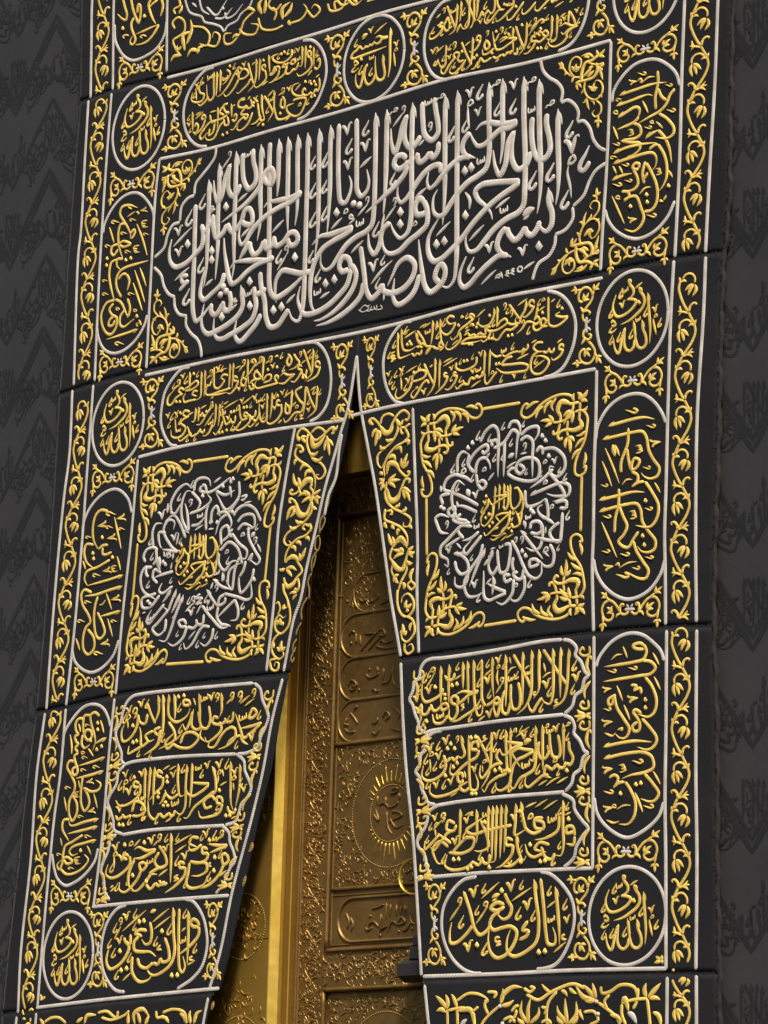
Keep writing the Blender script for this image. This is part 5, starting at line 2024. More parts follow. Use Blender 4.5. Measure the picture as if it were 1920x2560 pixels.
>word
hg13.2,627-1159 5-77 5-84
hg13.2,604-1161 4-102
eg13.2,687-1276-35-3-45 8-36-7
eg13.2,683-1282-42-4-33-18-33-13-24 10
ug13.2,580-1319-28 12-1 17 17 6 17-14-5-16
eg13.2,580-1318 1-29-22-24-18 13 1 31
sg7,586-1162-6-9-9-12 0-5 5-3 8 5 2 6
tg8.8,566-1224 33 15
>word
hg13.2,536-1164-1-71 3-76
ug13.2,565-1198-9-22-24-2-19 20
eg13.2,507-1249-8-20-39-18-40-5-18 24 2 56
hg13.2,494-1166 1-57 3-84
ug13.2,530-1326-23-4-9 15 20 9 17-12-8-14
ug13.2,501-1315-28-15-16 7-9 21
ug13.2,449-1310-22-28-22 3-2 38
eg13.2,536-1351-27-25-40 4-11 32
dg13.2,470-1243 85-2 24 3-148-123
cg13.2,519-1275 2-16
ug7,480-1340 1-17 8-3 5 15
ug7,494-1345 2-12 6 0 2 13
eg7,505-1347 1-7 6 1 0 18
ug8,445-1187 8 17 11-1-1-12-14-4
eg8,464-1179-4-14-10-11
tg8.8,418-1246 40 47
sg7,444-1175-6-9-9-12 0-6 5-2 8 5 2 5
sg9,424-1183-7-11-12-16 0-8 7-3 9 7 4 7
eg11.2,415-1240 10-3 7-10 4-16
tg9,436-1269 5 19 5 15 7 4 3-4
sg7,397-1222-6-9-9-13-1-6 6-2 7 5 3 6
eg10,357-1267 9-2 7-9 4-15
tg8,377-1293 4 17 4 14 6 3 3-4
sg8,401-1296-7-10-10-14-1-7 7-3 8 6 3 7
sg6,423-1354-5-8-8-11 0-5 4-2 7 5 2 4
@scalloped_cartouche|gold line with crossing letters in the middle of the right flap's stack of three
>cartouche_frame
us14.3,1101-1400 41-20 14-29-3-20 28-30 22-37 15-9-20-15-13-39-28-17-10-31-32-27
us14.3,484-1673-37 10-21 33-15 22-10 38-21 26 19 24 4 33 23 27 7 32 28 19 48 4
us14.3,1115-1674-101 1-162 3-166 0-111-2-96-5
>word
ug13.2,1130-1495 4-32 17-29-11-23-22 6
ug13.2,1118-1566-10-21-21 2-12 15
ug13.2,1076-1574-21-16-22 11-13 5
eg13.2,1028-1570-10-28 5-12 30-9
eg13.2,1039-1609-26 0-38-21-32-15-15 14 4 29
dg13.2,1125-1600
sg7,1131-1465-5-9-8-12-1-5 5-3 7 5 3 5
ug6.7,1059-1570 4 13 9 7 6-8-7-7-12-2
sg6,1090-1590-4-8-7-10-1-4 4-3 6 5 3 4
tg8.8,1027-1647 34 18 32 10
tg8.8,992-1644 40 18
tg9.9,1078-1643 51 21
>word
hg13.2,1102-1430 4-75 2-62
ug13.2,1079-1468 12-55-5-24-27 1-14 34-7 63
eg13.2,1043-1519-21-29-22 3-11 26 6 34
eg13.2,992-1487-19-39-10-27-15 10
hg13.2,1006-1428 2-68 4-94
ug6,1022-1440 6 12 7 0-2-9-11-3-8 2
eg6,1014-1438-4-6-5-4
ug7,1026-1441 1-17 7-3 5 15
ug7,1039-1446 1-12 7 0 2 12
eg7,1049-1448 1-7 5 1 1 17
eg10,1053-1439 8-2 6-8 4-15
tg8,1071-1464 3 17 5 13 6 3 2-3
ug6,1121-1442 6 11 7 0-2-8-11-3-8 2
eg6,1113-1440-4-6-4-4
tg8.8,1030-1501 5-23
sg9,998-1564-8-11-10-16-1-7 7-3 9 7 3 6
>word
hg13.2,973-1427 1-46 4-61-9-48-32-17-32-11-32-34-12 10 5 24
eg13.2,967-1516-43 7-33 6-27-14 17-25 24-29
eg13.2,966-1519-42-15-32-9-21-19-10-31-10-36-38-18-24 10-2 22
dg13.2,852-1581
sg8,966-1435-6-10-10-13-1-7 6-3 8 6 3 6
tg22,918-1482 37 5
tg8.8,921-1491 26 6
sg6,911-1422-5-8-7-10 0-5 4-2 6 4 2 5
tg8.8,879-1462 64 32
eg10,902-1452 8-2 6-9 4-14
tg8,920-1477 4 17 4 13 6 3 3-3
ug8,913-1554 1-19 9-4 5 18
ug8,928-1559 2-14 7 0 2 14
eg8,940-1562 1-8 6 2 0 19
sg8,919-1612-6-11-10-13-1-7 6-2 8 6 3 6
sg8,865-1620-7-11-9-13-1-7 6-3 8 7 3 6
>word
hg13.2,853-1425 0-58 4-82-3-20
hg13.2,829-1429 1-32 7-82 1-41-43-13-44-21-21-27-12 13
eg13.2,916-1489-53 9-44 11
eg13.2,913-1491-49-10-27-18-22 1-13 23
eg13.2,800-1497-14-22 7-16 27-16
eg13.2,816-1551-33 0-28-14-37-30-13 14 3 33
dg13.2,783-1574 23 5
ug6,867-1442 6 11 8 0-3-8-11-3-7 2
eg6,860-1440-5-7-5-4
tg7.7,879-1427 4-20
ug6,814-1566 1-15 6-2 5 13
ug6,826-1570 1-10 5 0 2 10
eg6,834-1572 1-6 5 1 0 15
sg8,821-1428-6-10-10-14-1-7 6-3 9 6 3 6
eg11.2,762-1437 10-2 7-10 4-16
tg9,783-1465 4 18 5 15 7 4 3-4
sg8,785-1618-6-11-10-13-1-7 6-3 9 6 3 6
>word
ug13.2,684-1439 24-32 24-35 18-38
hg13.2,757-1431 2-65-1-49-13-48-33-39
hg13.2,643-1433 5-74 5-83 10-42 28-2 6 25-15 34
ug13.2,612-1607-17 14-1 20 20 3 7-21
eg13.2,621-1591-14-29-34-14-44-9-51 0-25 19 4 30
ug13.2,654-1623-19-12-22 7-11 18
cg13.2,669-1648 20-1
ug8.8,730-1441-12-6 5-5 10 1
tg8.8,703-1468 39 15
sg8,753-1465-6-11-10-13-1-7 6-3 9 6 3 6
sg8,787-1472-7-10-10-14 0-7 6-3 8 6 3 7
eg10,659-1550 9-2 6-9 4-14
tg8,678-1575 4 16 4 14 6 3 3-3
ug5.6,719-1546 4 12 8 5 5-7-6-5-11-2
tg7.7,716-1546 4-29
tg9.9,557-1649 40 17
tg8.8,618-1612 28 11
eg10,466-1593 9-2 6-8 4-15
tg8,485-1618 4 17 5 13 6 4 2-4
sg8,533-1585-6-10-10-14-1-7 6-3 9 6 3 7
eg10,540-1586 8-2 7-9 4-14
tg8,559-1611 3 17 5 13 6 4 3-4
sg7,449-1583-6-9-8-12-1-6 6-2 7 5 3 5
tg7.7,627-1562 8-27
>word
ug13.2,692-1491-33 7 4 20 23 3 10-26
eg13.2,698-1491-11-24-44-17-33-17-39-23-18 11 4 33
hg13.2,604-1430 9-38 12-33-16-12-18 10
ug13.2,592-1504-17-15-18 15
ug13.2,555-1506-19-14-18 3
eg13.2,518-1495 13-32-11-32-44-22-40-1-24 19 6 38
dg13.2,532-1572 39 28 19 13-35 73-16-16 36-3 82 32 24 0
ug6,578-1445 6 12 8 0-1-9-10-3
eg6,592-1440-3-10-7-8
eg11.2,507-1434 10-2 7-10 4-17
tg9,528-1463 5 19 5 16 7 4 3-5
sg8,500-1442-7-10-9-14-1-7 6-3 9 6 3 6
eg11.2,428-1456 10-3 7-9 4-17
tg9,449-1485 5 19 5 15 7 4 3-4
eg11.2,472-1487 10-2 7-10 4-16
tg9,493-1515 4 18 6 16 6 4 4-5
ug6.7,446-1499 4 14 10 7 7-9-8-6-13-2
tg8.8,450-1504 5-51
sg9,440-1482-7-12-11-16-1-7 7-4 9 7 4 7
sg8,485-1515-6-11-10-13-1-7 6-3 9 6 3 6
sg7,447-1533-5-9-9-12-1-6 6-3 7 6 3 5
sg8,519-1508-6-10-10-14-1-6 6-3 9 6 3 6
@scalloped_cartouche|gold line with seven close uprights at the bottom of the right flap's stack of three
>cartouche_frame
us14.3,1099-1677 57-30 8-32 39-44 26-26-25-25-28-36-9-34-21-19-30-16
us14.3,506-1672-53-24-9-35-12-24-31-30-1-29 38-42 12-40 18-31
>word
ug13.2,1162-1816-33-3-1 21 30-2 10-35
eg13.2,1167-1832-6-30-34 7
hg13.2,1109-1702 2-95 4-69-11-29-27 3
ug13.2,1076-1885-16-21-30 10-19 38
eg13.2,1050-1855-49 10-20-20 54-14
eg13.2,1021-1883-47-11-26 16-13 33
hg13.2,892-1807 11-60 25-36 13 16
eg13.2,918-1892-47-26-49 3
ug13.2,879-1846-35 4 4 22 30-9
eg13.2,879-1843-7-36-46-36-29-6
dg13.2,1139-1771-178-79-43-58 92-4 22 2
tg8.8,1120-1756 29 9
sg7,1138-1711-6-9-8-12 0-5 5-3 6 6 3 5
sg8.7,1080-1894-7-10-10-15-1-7 6-3 9 7 3 6
sg7,1104-1844-6-8-8-12 0-6 5-2 7 5 2 5
sg8.7,873-1874-7-11-10-15-1-7 7-3 8 7 4 6
sg7,922-1846-6-9-8-11 0-6 5-3 7 6 2 5
>word
ug13.2,1018-1758-40-2 3-30 39-5-2 19-47 16
eg13.2,1011-1801-39-9-36 21-24 62
eg13.2,1092-1753-6-53-55-24-51-3
hg13.2,887-1698-1-70-1-42 51 16
hg13.2,911-1693 8-49 20-44
dg13.2,909-1729
ug8.7,1041-1753 1-21 9-4 6 19
ug8.7,1057-1759 2-15 8 1 2 15
eg8.7,1069-1762 2-8 6 2 1 21
sg7,1101-1726-5-9-8-11-1-6 5-2 7 5 3 5
eg10.9,862-1738 9-2 6-9 4-15
tg8.7,881-1764 4 18 5 14 7 4 2-4
tg8.8,1017-1730 66 30
tg8.8,979-1720 58 26
tg8.8,932-1715 53 15
ug7,907-1752 7 14 9-1-1-9-11-4
eg7,923-1746-3-11-9-9
ug7.8,946-1763 5 16 11 8 7-9-9-8-14-2
>word
hg13.2,839-1698 0-81-4-92
hg13.2,816-1697 1-80-1-114
hg13.2,794-1697-1-149-3-49-26-5
hg13.2,775-1697-1-78 2-120
hg13.2,753-1696 0-77 3-92
ug13.2,765-1869-4-33-24 3-12 22
ug13.2,732-1888-21-18-24 12
eg13.2,689-1890-38-21-78-3-32 20 11 36
dg13.2,767-1918-108 1 19 6-91 32 26 0
sg7.8,728-1856-6-10-9-14-1-6 6-3 8 6 3 6
eg10.9,570-1803 9-2 7-9 4-16
tg8.7,590-1830 4 18 5 15 7 4 2-4
sg8.7,545-1853-7-12-11-15 0-7 6-3 9 7 4 6
>word
eg13.2,869-1774-49-4-76-7-68-9-31 17 30 16 56 26
hg13.2,693-1705 7-93-3-29
eg13.2,716-1746 28-48 13-50-40-13-29 5
dg13.2,738-1755
ug7,726-1716 1-17 8-2 5 15
ug7,740-1720 1-12 7 0 2 12
eg7,750-1722 1-7 6 1 0 17
ug8.8,679-1715-16-6 16-5
tg8.8,635-1724 41 14
>word
hg13.2,610-1696 3-89-5-51
ug13.2,576-1854 33 27 39 22 37-6-7-29-48-18-74 7
eg13.2,556-1831-45 23-34-25 27-52 27-5
ug13.2,587-1749-36 12-7-29 36-8 14 22
eg13.2,573-1772-33-15-5-11-35 22
eg13.2,510-1782-48-36-25-14-1 31
eg13.2,570-1819-40 18-48-40-15 16
eg9.8,628-1733 8-2 6-8 4-14
tg7.8,646-1757 4 16 4 13 6 4 3-4
sg8.7,650-1772-7-11-11-15-1-7 7-3 9 7 4 6
ug8.7,514-1726 8 18 12-1-1-12-15-5
eg8.7,534-1718-4-14-11-12
tg8.8,475-1767 45 36
eg8.7,467-1712 8-2 5-7 4-13
tg7,484-1734 3 15 4 12 5 3 3-3
sg7,470-1735-6-9-9-12 0-6 5-2 7 5 3 6
ug5.9,481-1756 4 12 8 6 6-7-7-6-11-2
tg8.8,484-1757 7-32
sg7,456-1780-5-9-9-13-1-5 6-3 7 6 3 5
@oval_cartouche|gold two word oval at the foot of the right flap
>cartouche_frame
us14.3,1007-1946 47-11 60-41 44-51 15-49-5-59-35-73-42-41-58-14-33 0
us14.3,704-1946-68-9-60-41-36-53-6-61 17-62 40-57 55-41 54-18 41-2
>word
hg15.4,1081-2002 12-71 10-81 3-52
eg15.4,1011-1970 17-99 13-93 12-38 29-2 4 27-13 32
hg15.4,980-1971 11-69 15-82-8-65-40-31-66-19-30 18-4 39 15 38
ug15.4,956-2114-25-32 27-6-8-16-35-13
ug11,1132-2171-14-5 3-11 20-1
tg11,1079-2232 57 35
dg15.4,1011-2228 29 2
tg9.9,1043-2076 41 24
sg10.9,922-2064-9-14-13-19 0-9 8-3 11 8 4 8
sg9.6,990-2079-7-12-11-16-1-8 7-3 9 7 4 7
sg8.2,1063-1999-6-10-10-14 0-7 6-3 8 7 3 6
ug6.8,1051-2108 1-16 7-2 5 14
ug6.8,1064-2112 1-11 6 0 2 12
eg6.8,1073-2114 1-6 5 2 1 16
sg9.6,1139-2046-7-12-12-16 0-8 6-3 10 7 3 7
eg10.3,1121-2113 8-1 6-9 3-14
tg8.2,1138-2137 4 17 5 13 5 4 3-4
eg13.7,927-2049 11-2 8-11 5-20
tg10.9,951-2082 5 23 6 18 8 5 4-5
>word
eg15.4,842-2013 15-26 20-28-11-28-29-9-32 24
ug15.4,843-2054-38 10-29-18 30-11 39 13
eg15.4,821-2075-37-20-10-27 19-18 37 5 45 3 28-19-8-36-40-42-44-10-32 24-11 44 4 34
ug15.4,779-2122-23-22-30-10-27 25-21 56-38 79
eg15.4,691-2118-33-31-45-27-31 1-6 35 9 38
ug9.9,825-2168-20 1 0-14 21-1-16-13 23 5
dg15.4,830-2004-114-186
tg19.8,781-2025 40 11
tg11,783-2038 23 8
tg11,730-2027 86 55
tg11,878-2043 91 43
eg13.7,666-1991 12-2 8-12 6-19
tg10.9,692-2024 5 22 6 19 8 5 4-5
sg8.2,751-1973-6-11-10-14-1-7 6-3 9 7 3 6
eg13.7,847-1979 11-2 8-12 6-19
tg10.9,872-2012 5 22 6 19 8 5 3-5
sg8.2,930-1970-6-10-10-14 0-7 6-3 8 7 3 6
ug8.2,611-2036 8 18 11-1-1-12-14-4
eg8.2,630-2027-4-14-10-11
tg11,572-2099 53 55
sg10.9,645-2080-9-14-13-19-1-9 8-4 11 9 5 8
sg8.2,720-2049-7-10-10-14-1-7 7-3 8 6 3 7
ug8.2,741-2056 8 17 11-1-1-11-14-5
eg8.2,760-2048-4-13-11-11
tg9.9,706-2117 52 55
eg13.7,646-2183 11-2 9-11 5-20
tg10.9,671-2216 5 23 6 18 8 5 4-5
sg10.9,765-2182-9-14-13-19-1-9 9-3 11 8 4 8
@scalloped_cartouche|gold line at the top of the left flap's stack of three
>cartouche_frame
us14.3,-501-1134-199 8-254 7-177 1-62-5-36-23-19-37-13-42-22-26-1-21 18-37 21-37 2-28 19-17
us14.3,-501-1134 36-27 12-39 26-43 12-27-16-41-22-32-17-39-56-19-60 0
us14.3,-586-1401-302 16-206 2-94-3-39-7
>word
ug13.2,-528-1272 9 20 14 19 24-16-21-18-26-1
eg13.2,-451-1292-61-8-61-3
eg13.2,-458-1296-53-30-38-15-22 36-30 62
eg13.2,-570-1326 17-29 30-14
eg13.2,-569-1329-59-16-19-19
eg13.2,-636-1293 35-10 2-35-48-28-49-8
eg13.2,-611-1292-39-10-29-21-38-40-33 6 11 26
ug7.8,-579-1249 2-21 10-3 6 18
ug7.8,-561-1255 2-15 8 1 3 14
eg7.8,-548-1258 2-9 7 2 0 21
eg11.6,-529-1330 11-3 9-11 5-18
tg9.3,-504-1362 5 21 6 16 7 5 4-5
tg9.9,-576-1209 53 30
tg9.9,-550-1220 53 25
ug7.8,-513-1175 9 17 11-1 0-12-15-4
eg7.8,-492-1168-4-13-11-11
ug9.3,-593-1182 10 21 14-2-1-14-18-5
eg9.3,-568-1173-5-17-14-13
sg7.8,-458-1242-6-11-11-14-1-7 7-3 9 6 4 7
sg7,-581-1349-7-9-9-13-1-7 6-2 9 5 3 6
>word
ug13.2,-614-1233-6-35-32-3-11 18
ug13.2,-657-1267-30-11-45 13 9 20 25-8
eg13.2,-692-1266 13-30-40-32-40-11-13 20
hg13.2,-688-1153 6-74-11-21
ug7.8,-636-1177 8 17 12-1-1-12-15-4
eg7.8,-616-1170-4-14-11-11
tg8.8,-656-1202 31 21
ug7.8,-722-1173 9 18 12-2-1-12-15-4
eg7.8,-701-1165-4-14-11-11
eg9.7,-763-1157 9-2 7-9 5-16
tg7.8,-742-1184 4 18 5 14 6 4 3-4
sg6.2,-633-1247-5-9-9-11 0-6 5-2 8 5 2 5
>word
hg13.2,-815-1144 9-72 4-71
ug13.2,-756-1198 11-58-17-29-30 6-24 64
eg13.2,-787-1276-35-11-27 19 7 64
eg13.2,-847-1212-17-47-19-23-17 26
ug7.8,-804-1153 2-21 10-4 6 19
ug7.8,-786-1159 2-15 8 1 3 14
eg7.8,-773-1162 2-9 7 2 0 21
tg7.7,-844-1160 14-30
tg9.9,-792-1286-8-27 31-25
>word
hg13.2,-984-1132 5-86 42-29 61 22 15 28
ug13.2,-863-1186-33 3-4 17 31-4 9-20
ug13.2,-911-1335 20 36 49 3 34-23-41-33-61 2-44 19
eg13.2,-947-1332-35-16-12 23 50 38
eg13.2,-980-1242 36-45 1-28-91-33
dg13.2,-927-1149 31 2
sg7.8,-902-1258-7-10-11-15 0-7 7-3 9 6 3 7
sg7.8,-912-1173-7-11-11-15 0-7 7-3 9 6 4 7
hg13.2,-953-1135 8-55 0-48
hg13.2,-1016-1131 7-102-5-55-18-47
tg8.8,-937-1322 29 25
>word
hg13.2,-1045-1130 7-65-23-48
ug13.2,-1108-1154 26-48 27-42
ug13.2,-1023-1259-36-11 20-19 19 19
eg13.2,-1026-1273-14-55-76-37
eg13.2,-1064-1270-44-17 20-24 31 6
eg13.2,-1088-1310-40-17-9 57-7 21
eg13.2,-1128-1327-41-14-37-9 4 30
ug13.2,-1100-1200-13-39-32 10-10 27
eg13.2,-1152-1199-12-55-40-40-36-4-10 37 19 35
dg13.2,-1181-1242 4-67 21 4
sg7.8,-1094-1143-8-10-11-15 0-7 7-3 9 6 4 6
eg9.7,-1160-1148 10-2 7-10 5-16
tg7.8,-1138-1176 4 18 5 15 7 3 3-4
sg9.3,-1220-1184-9-13-13-17-1-9 9-4 11 8 4 8
eg9.7,-1233-1166 10-3 8-9 5-16
tg7.8,-1210-1194 4 18 5 15 7 3 3-4
ug9.3,-1191-1194 11 22 15-2-1-15-19-5
eg9.3,-1164-1185-5-17-14-13
ug7,-1226-1218 5 16 12 8 8-10-9-8-16-2
tg7.7,-1217-1214 5-36
sg7.8,-998-1284-7-11-11-14-1-8 8-3 9 7 3 6
sg6.2,-1137-1339-6-9-9-12-1-5 6-3 8 5 3 6
sg6.2,-1069-1352-6-8-9-12 0-6 6-2 7 5 3 5
@scalloped_cartouche|gold line in the middle of the left flap's stack of three
>cartouche_frame
us14.3,-592-1398 49-34 7-36 25-41 13-30-19-34-32-23-12-32-17-31-61-13
us14.3,-1224-1394-34-25-10-46-37-44-11-26 18-34 20-42 8-37 53-21
us14.3,-639-1672-224 7-195 3-164-8
>word
hg13.2,-566-1439 4-85-19-83
hg13.2,-619-1425 5-83 6-78 14-30
ug13.2,-579-1607-10-20-29 9-9 21
ug13.2,-662-1589-26 9 1 20 26-6 6-23
eg13.2,-655-1587-18-34-58-12-48 3-13 26
ug13.2,-694-1573-27 20-42-21 13-24 36 6
hg13.2,-723-1436 20-45 3-59-35-16
dg13.2,-674-1535 43-101 22 0
sg7.4,-546-1495-7-10-10-14 0-6 6-3 9 6 3 6
eg9.2,-557-1530 9-3 7-8 4-14
tg7.4,-537-1555 4 16 5 13 6 4 3-4
eg9.2,-612-1462 9-2 7-8 4-15
tg7.4,-592-1487 4 17 4 13 7 4 2-4
ug6.7,-606-1506 4 15 11 7 7-9-8-7-14-2
tg8.8,-600-1509 6-32
eg11.1,-708-1423 11-3 8-10 6-18
tg8.9,-683-1454 4 20 6 16 7 5 3-5
sg8.9,-628-1414-8-12-12-16-1-8 8-4 11 8 4 7
ug6.7,-693-1476 5 14 10 7 8-8-9-7-14-2
tg8.8,-685-1473-3-37
tg7.7,-665-1452 10-30
tg9.9,-675-1517 40 14
tg9.9,-707-1627 25 8
tg9.9,-602-1650 30 10
sg5.9,-676-1586-5-8-8-11-1-5 6-2 7 4 2 5
>word
eg13.2,-736-1504-60 6-50 9
eg13.2,-738-1508-37-21-57-16-29 16-12 41
eg13.2,-706-1534-67-33-46-24-37-37-21 3
hg13.2,-839-1414 1-90-6-86
hg13.2,-917-1411 1-74 16-55 29 5
eg13.2,-910-1531-38-15-30 19-8 18
eg13.2,-981-1519-23-38-13-7
eg9.2,-771-1423 9-2 7-9 4-14
tg7.4,-751-1448 4 16 5 14 6 3 3-3
ug5.9,-817-1429 2-15 7-3 5 14
ug5.9,-803-1433 2-11 6 0 2 11
eg5.9,-793-1435 1-7 6 2 0 15
sg7.4,-772-1445-6-10-10-14-1-6 7-3 8 6 4 6
sg7.4,-879-1417-7-10-10-14-1-6 7-3 9 6 3 6
eg9.2,-964-1444 10-2 7-9 4-14
tg7.4,-943-1469 4 16 5 14 6 3 3-3
sg7.4,-928-1492-7-10-10-14-1-7 7-3 9 7 3 6
tg8.8,-1004-1430 41 16
tg8.8,-969-1434 40 15
dg13.2,-977-1460 3-20
>word
hg13.2,-868-1418-3-83 0-85-24-26-30 17
ug13.2,-924-1592-18-23-24 17
ug13.2,-964-1603-27-13-22 19
eg13.2,-1015-1599-24-23-33 22-9 58
hg13.2,-1049-1414-3-74 1-79
ug7.4,-947-1554 2-19 9-4 6 18
ug7.4,-930-1559 2-14 8 0 3 14
eg7.4,-917-1562 2-8 6 2 0 20
cg13.2,-990-1571 24-2-13 14
dg13.2,-1021-1520-1-16
sg7.4,-893-1606-6-10-11-14 0-7 6-3 9 7 4 6
sg5.9,-1021-1614-6-8-8-11-1-5 6-3 7 5 3 5
tg9.9,-977-1637 38 16
tg9.9,-953-1623 27 11
>word
ug13.2,-1005-1459-29 10 6 18 27-14
eg13.2,-1000-1457-3-34-42-30-32-25
hg13.2,-1103-1413 2-104 4-63
hg13.2,-1074-1412-3-74-3-59
ug13.2,-1131-1490-35 8 4 17 30-10
eg13.2,-1129-1476-1-39-54-34-60-5-24 24
ug13.2,-1172-1586 19 40 39-8 18-30-33-18-42 3
ug13.2,-1171-1596-40-7-16 15
ug13.2,-1224-1598-26-11-14 19
dg13.2,-1161-1449-78-181 22-3
ug7.4,-1136-1520 2-20 10-4 6 18
ug7.4,-1118-1526 2-14 8 1 2 14
eg7.4,-1106-1529 2-8 7 2 0 20
sg5.9,-1104-1555-5-8-9-12 0-5 5-2 8 5 2 5
sg5.9,-1176-1430-6-9-8-11 0-5 5-3 7 5 3 5
eg9.2,-1237-1423 9-2 8-9 4-15
tg7.4,-1216-1449 4 17 5 14 6 4 3-4
ug6.7,-1225-1475 4 15 11 7 9-9-9-7-16-2
tg8.8,-1222-1468-3-40
sg8.9,-1234-1452-9-12-12-17-1-8 8-4 11 8 4 7
eg11.1,-1217-1489 12-3 8-11 6-17
tg8.9,-1191-1520 4 20 6 16 8 5 4-5
sg7.4,-1140-1483-7-10-11-14 0-7 7-3 9 7 3 6
eg9.2,-1142-1427 10-2 7-9 4-14
tg7.4,-1121-1452 4 16 5 14 6 4 3-4
sg7.4,-1094-1589-7-10-10-14-1-7 7-2 9 6 3 6
sg7.4,-1173-1600-7-10-10-14-1-7 7-3 9 7 4 6
eg9.2,-1264-1558 10-2 7-8 5-15
tg7.4,-1242-1583 4 17 4 13 7 4 3-4
tg8.8,-1115-1618 28 14
@scalloped_cartouche|gold line with one tall upright in its middle, at the bottom of the left flap's stack of three
>cartouche_frame
us14.3,-655-1669 43-34 6-32 26-45 7-32-23-23-18-31-22-36-39-30
us14.3,-1256-1666-35-21-10-42-27-44-10-31 19-40 9-46 31-35
>word
eg14.3,-617-1750-57 4-58 10
eg14.3,-621-1753-52-10-44-9
ug14.3,-723-1773-35 3-1 20 32-8
eg14.3,-723-1771-11-26-65-12-28 13
eg14.3,-783-1711-40 4-12-21 42-15
eg14.3,-763-1736-39-19-30 2-6 21
eg14.3,-829-1799 47-8 49-6 4-27-41-17-47 3
eg14.3,-829-1803-7-43-7-39 29-18 74 12 17 32
eg10.8,-764-1688 10-2 8-10 6-17
tg8.7,-740-1717 4 20 5 15 8 5 3-5
sg8.7,-681-1687-8-12-11-16-1-8 7-3 11 7 3 7
ug7.2,-662-1707 8 16 11-1-1-11-13-4
eg7.2,-642-1700-4-12-11-11
tg9.9,-684-1733 36 26
sg7.2,-757-1689-7-10-10-13 0-6 6-3 8 6 4 6
dg14.3,-720-1724
>word
ug14.3,-619-1781-27-4 11-37 27 15-13 26
eg14.3,-633-1821-26-39-62-38-82-5
dg14.3,-685-1792-2-51
tg11,-658-1867 42 22
ug11,-707-1810-14-9 19-7
sg8.7,-705-1843-8-12-11-16-1-7 8-4 10 8 4 7
sg7.2,-647-1765-6-10-10-13-1-7 7-2 8 6 3 6
>word
ug14.3,-854-1821-32 3-1 20 32-8
eg14.3,-854-1817-1-30-52-41-60-25
hg14.3,-944-1680 6-97 3-100
ug14.3,-952-1875-28-4-23 18
ug14.3,-967-1866-35-17-23 14
ug14.3,-1021-1871-28-22-34 28
dg14.3,-1072-1863
tg9.9,-921-1728 95 34
tg9.9,-916-1759 64 27
eg10.8,-882-1766 11-2 8-10 6-17
tg8.7,-857-1795 4 20 5 16 8 4 3-5
sg8.7,-891-1772-8-12-12-16 0-8 7-3 11 7 4 8
eg9,-989-1732 9-2 7-8 5-14
tg7.2,-968-1756 3 16 5 13 6 4 3-4
sg7.2,-897-1683-6-10-10-13-1-7 7-2 8 6 4 6
ug9.9,-892-1846-23-9 24-7-28-8
tg9.9,-1008-1846 53 26
sg7.2,-841-1867-6-10-10-13-1-7 6-2 9 6 3 6
sg7.2,-960-1682-7-10-10-13 0-7 6-2 9 6 3 6
>word
ug14.3,-1011-1725 38-40 10-36-43-11-25 28 24 34
eg14.3,-1003-1811-51-21 40-5
eg14.3,-1049-1834-30-30-46-31-33 2
ug5.8,-1073-1776 2-15 7-3 5 14
ug5.8,-1059-1780 1-11 7 1 1 11
eg5.8,-1049-1782 1-6 5 1 0 16
dg14.3,-1091-1710
ug7.2,-1019-1700 8 17 12-1-1-11-14-4
eg7.2,-999-1692-4-13-10-10
tg9.9,-1042-1726 37 25
eg10.8,-1076-1693 11-2 8-10 6-17
tg8.7,-1051-1722 4 20 5 15 8 5 3-5
>word
eg14.3,-1025-1740-54-1-49 17-21-9
eg14.3,-1029-1744-77-24-49 1
ug14.3,-1185-1770-25 8 6 13 28-8
eg14.3,-1173-1757 2-31-48-37-57-13-33 19 11 37
ug14.3,-1086-1786-30-6 13-27 26 19-11 14
eg14.3,-1102-1813-28-43-65-42-32 15 2 27
eg14.3,-1145-1771-30-56 3-45 30-21
dg14.3,-1202-1712 52-123
eg10.8,-1281-1708 11-3 9-10 5-17
tg8.7,-1256-1738 5 20 5 16 8 4 4-4
ug6.5,-1268-1757 4 14 11 7 8-8-9-7-15-3
tg8.8,-1262-1754 1-48
eg10.8,-1242-1750 11-2 9-10 5-17
tg8.7,-1217-1779 4 20 6 16 8 4 3-5
sg8.7,-1265-1774-8-13-12-16-1-8 8-3 11 7 4 7
ug6.5,-1180-1721 4 15 11 7 8-9-9-7-14-2
tg9.9,-1153-1722 37 28
sg7.2,-1233-1857-7-10-10-14-1-7 7-2 9 6 3 6
tg9.9,-1278-1892 28 18
tg9.9,-1279-1876 19 9
sg5.8,-1173-1845-6-8-8-11 0-5 5-2 7 5 3 4
@oval_cartouche|gold two word oval at the foot of the left flap
>cartouche_frame
us14.3,-851-1941 54-15 56-56 26-61 7-59-22-70-50-45-91-40
us14.3,-1180-1947-59-16-52-52-23-66-2-55 19-67 40-50 38-26 51-8
>word
ug15.4,-759-2053-32 2-19 15 17 13 27-13 9-17
eg15.4,-758-2053-1-30-37-35-80-41
hg15.4,-826-1986 8-94 1-114
eg15.4,-877-1977 3-100 15-132 17-14 13 19-14 43
hg15.4,-913-1970 10-106 10-60-15-48-51-34-54-10-30 21 10 24
ug15.4,-954-2084 27-51 2-37-37-7-11 17
ug15.4,-970-2163-18-24-28 8
ug15.4,-1014-2179-37-20-38 11-16 31
dg15.4,-900-2234 32 0
ug6.8,-867-2092 2-18 9-3 5 17
ug6.8,-851-2096 2-13 7 1 2 12
eg6.8,-839-2099 1-7 6 2 0 18
sg8.2,-765-2116-7-12-11-15-1-7 7-3 10 7 4 7
ug9.9,-785-2164-17-7 5-8 17 1
tg9.9,-818-2197 45 17
tg9.9,-859-2066 24 14
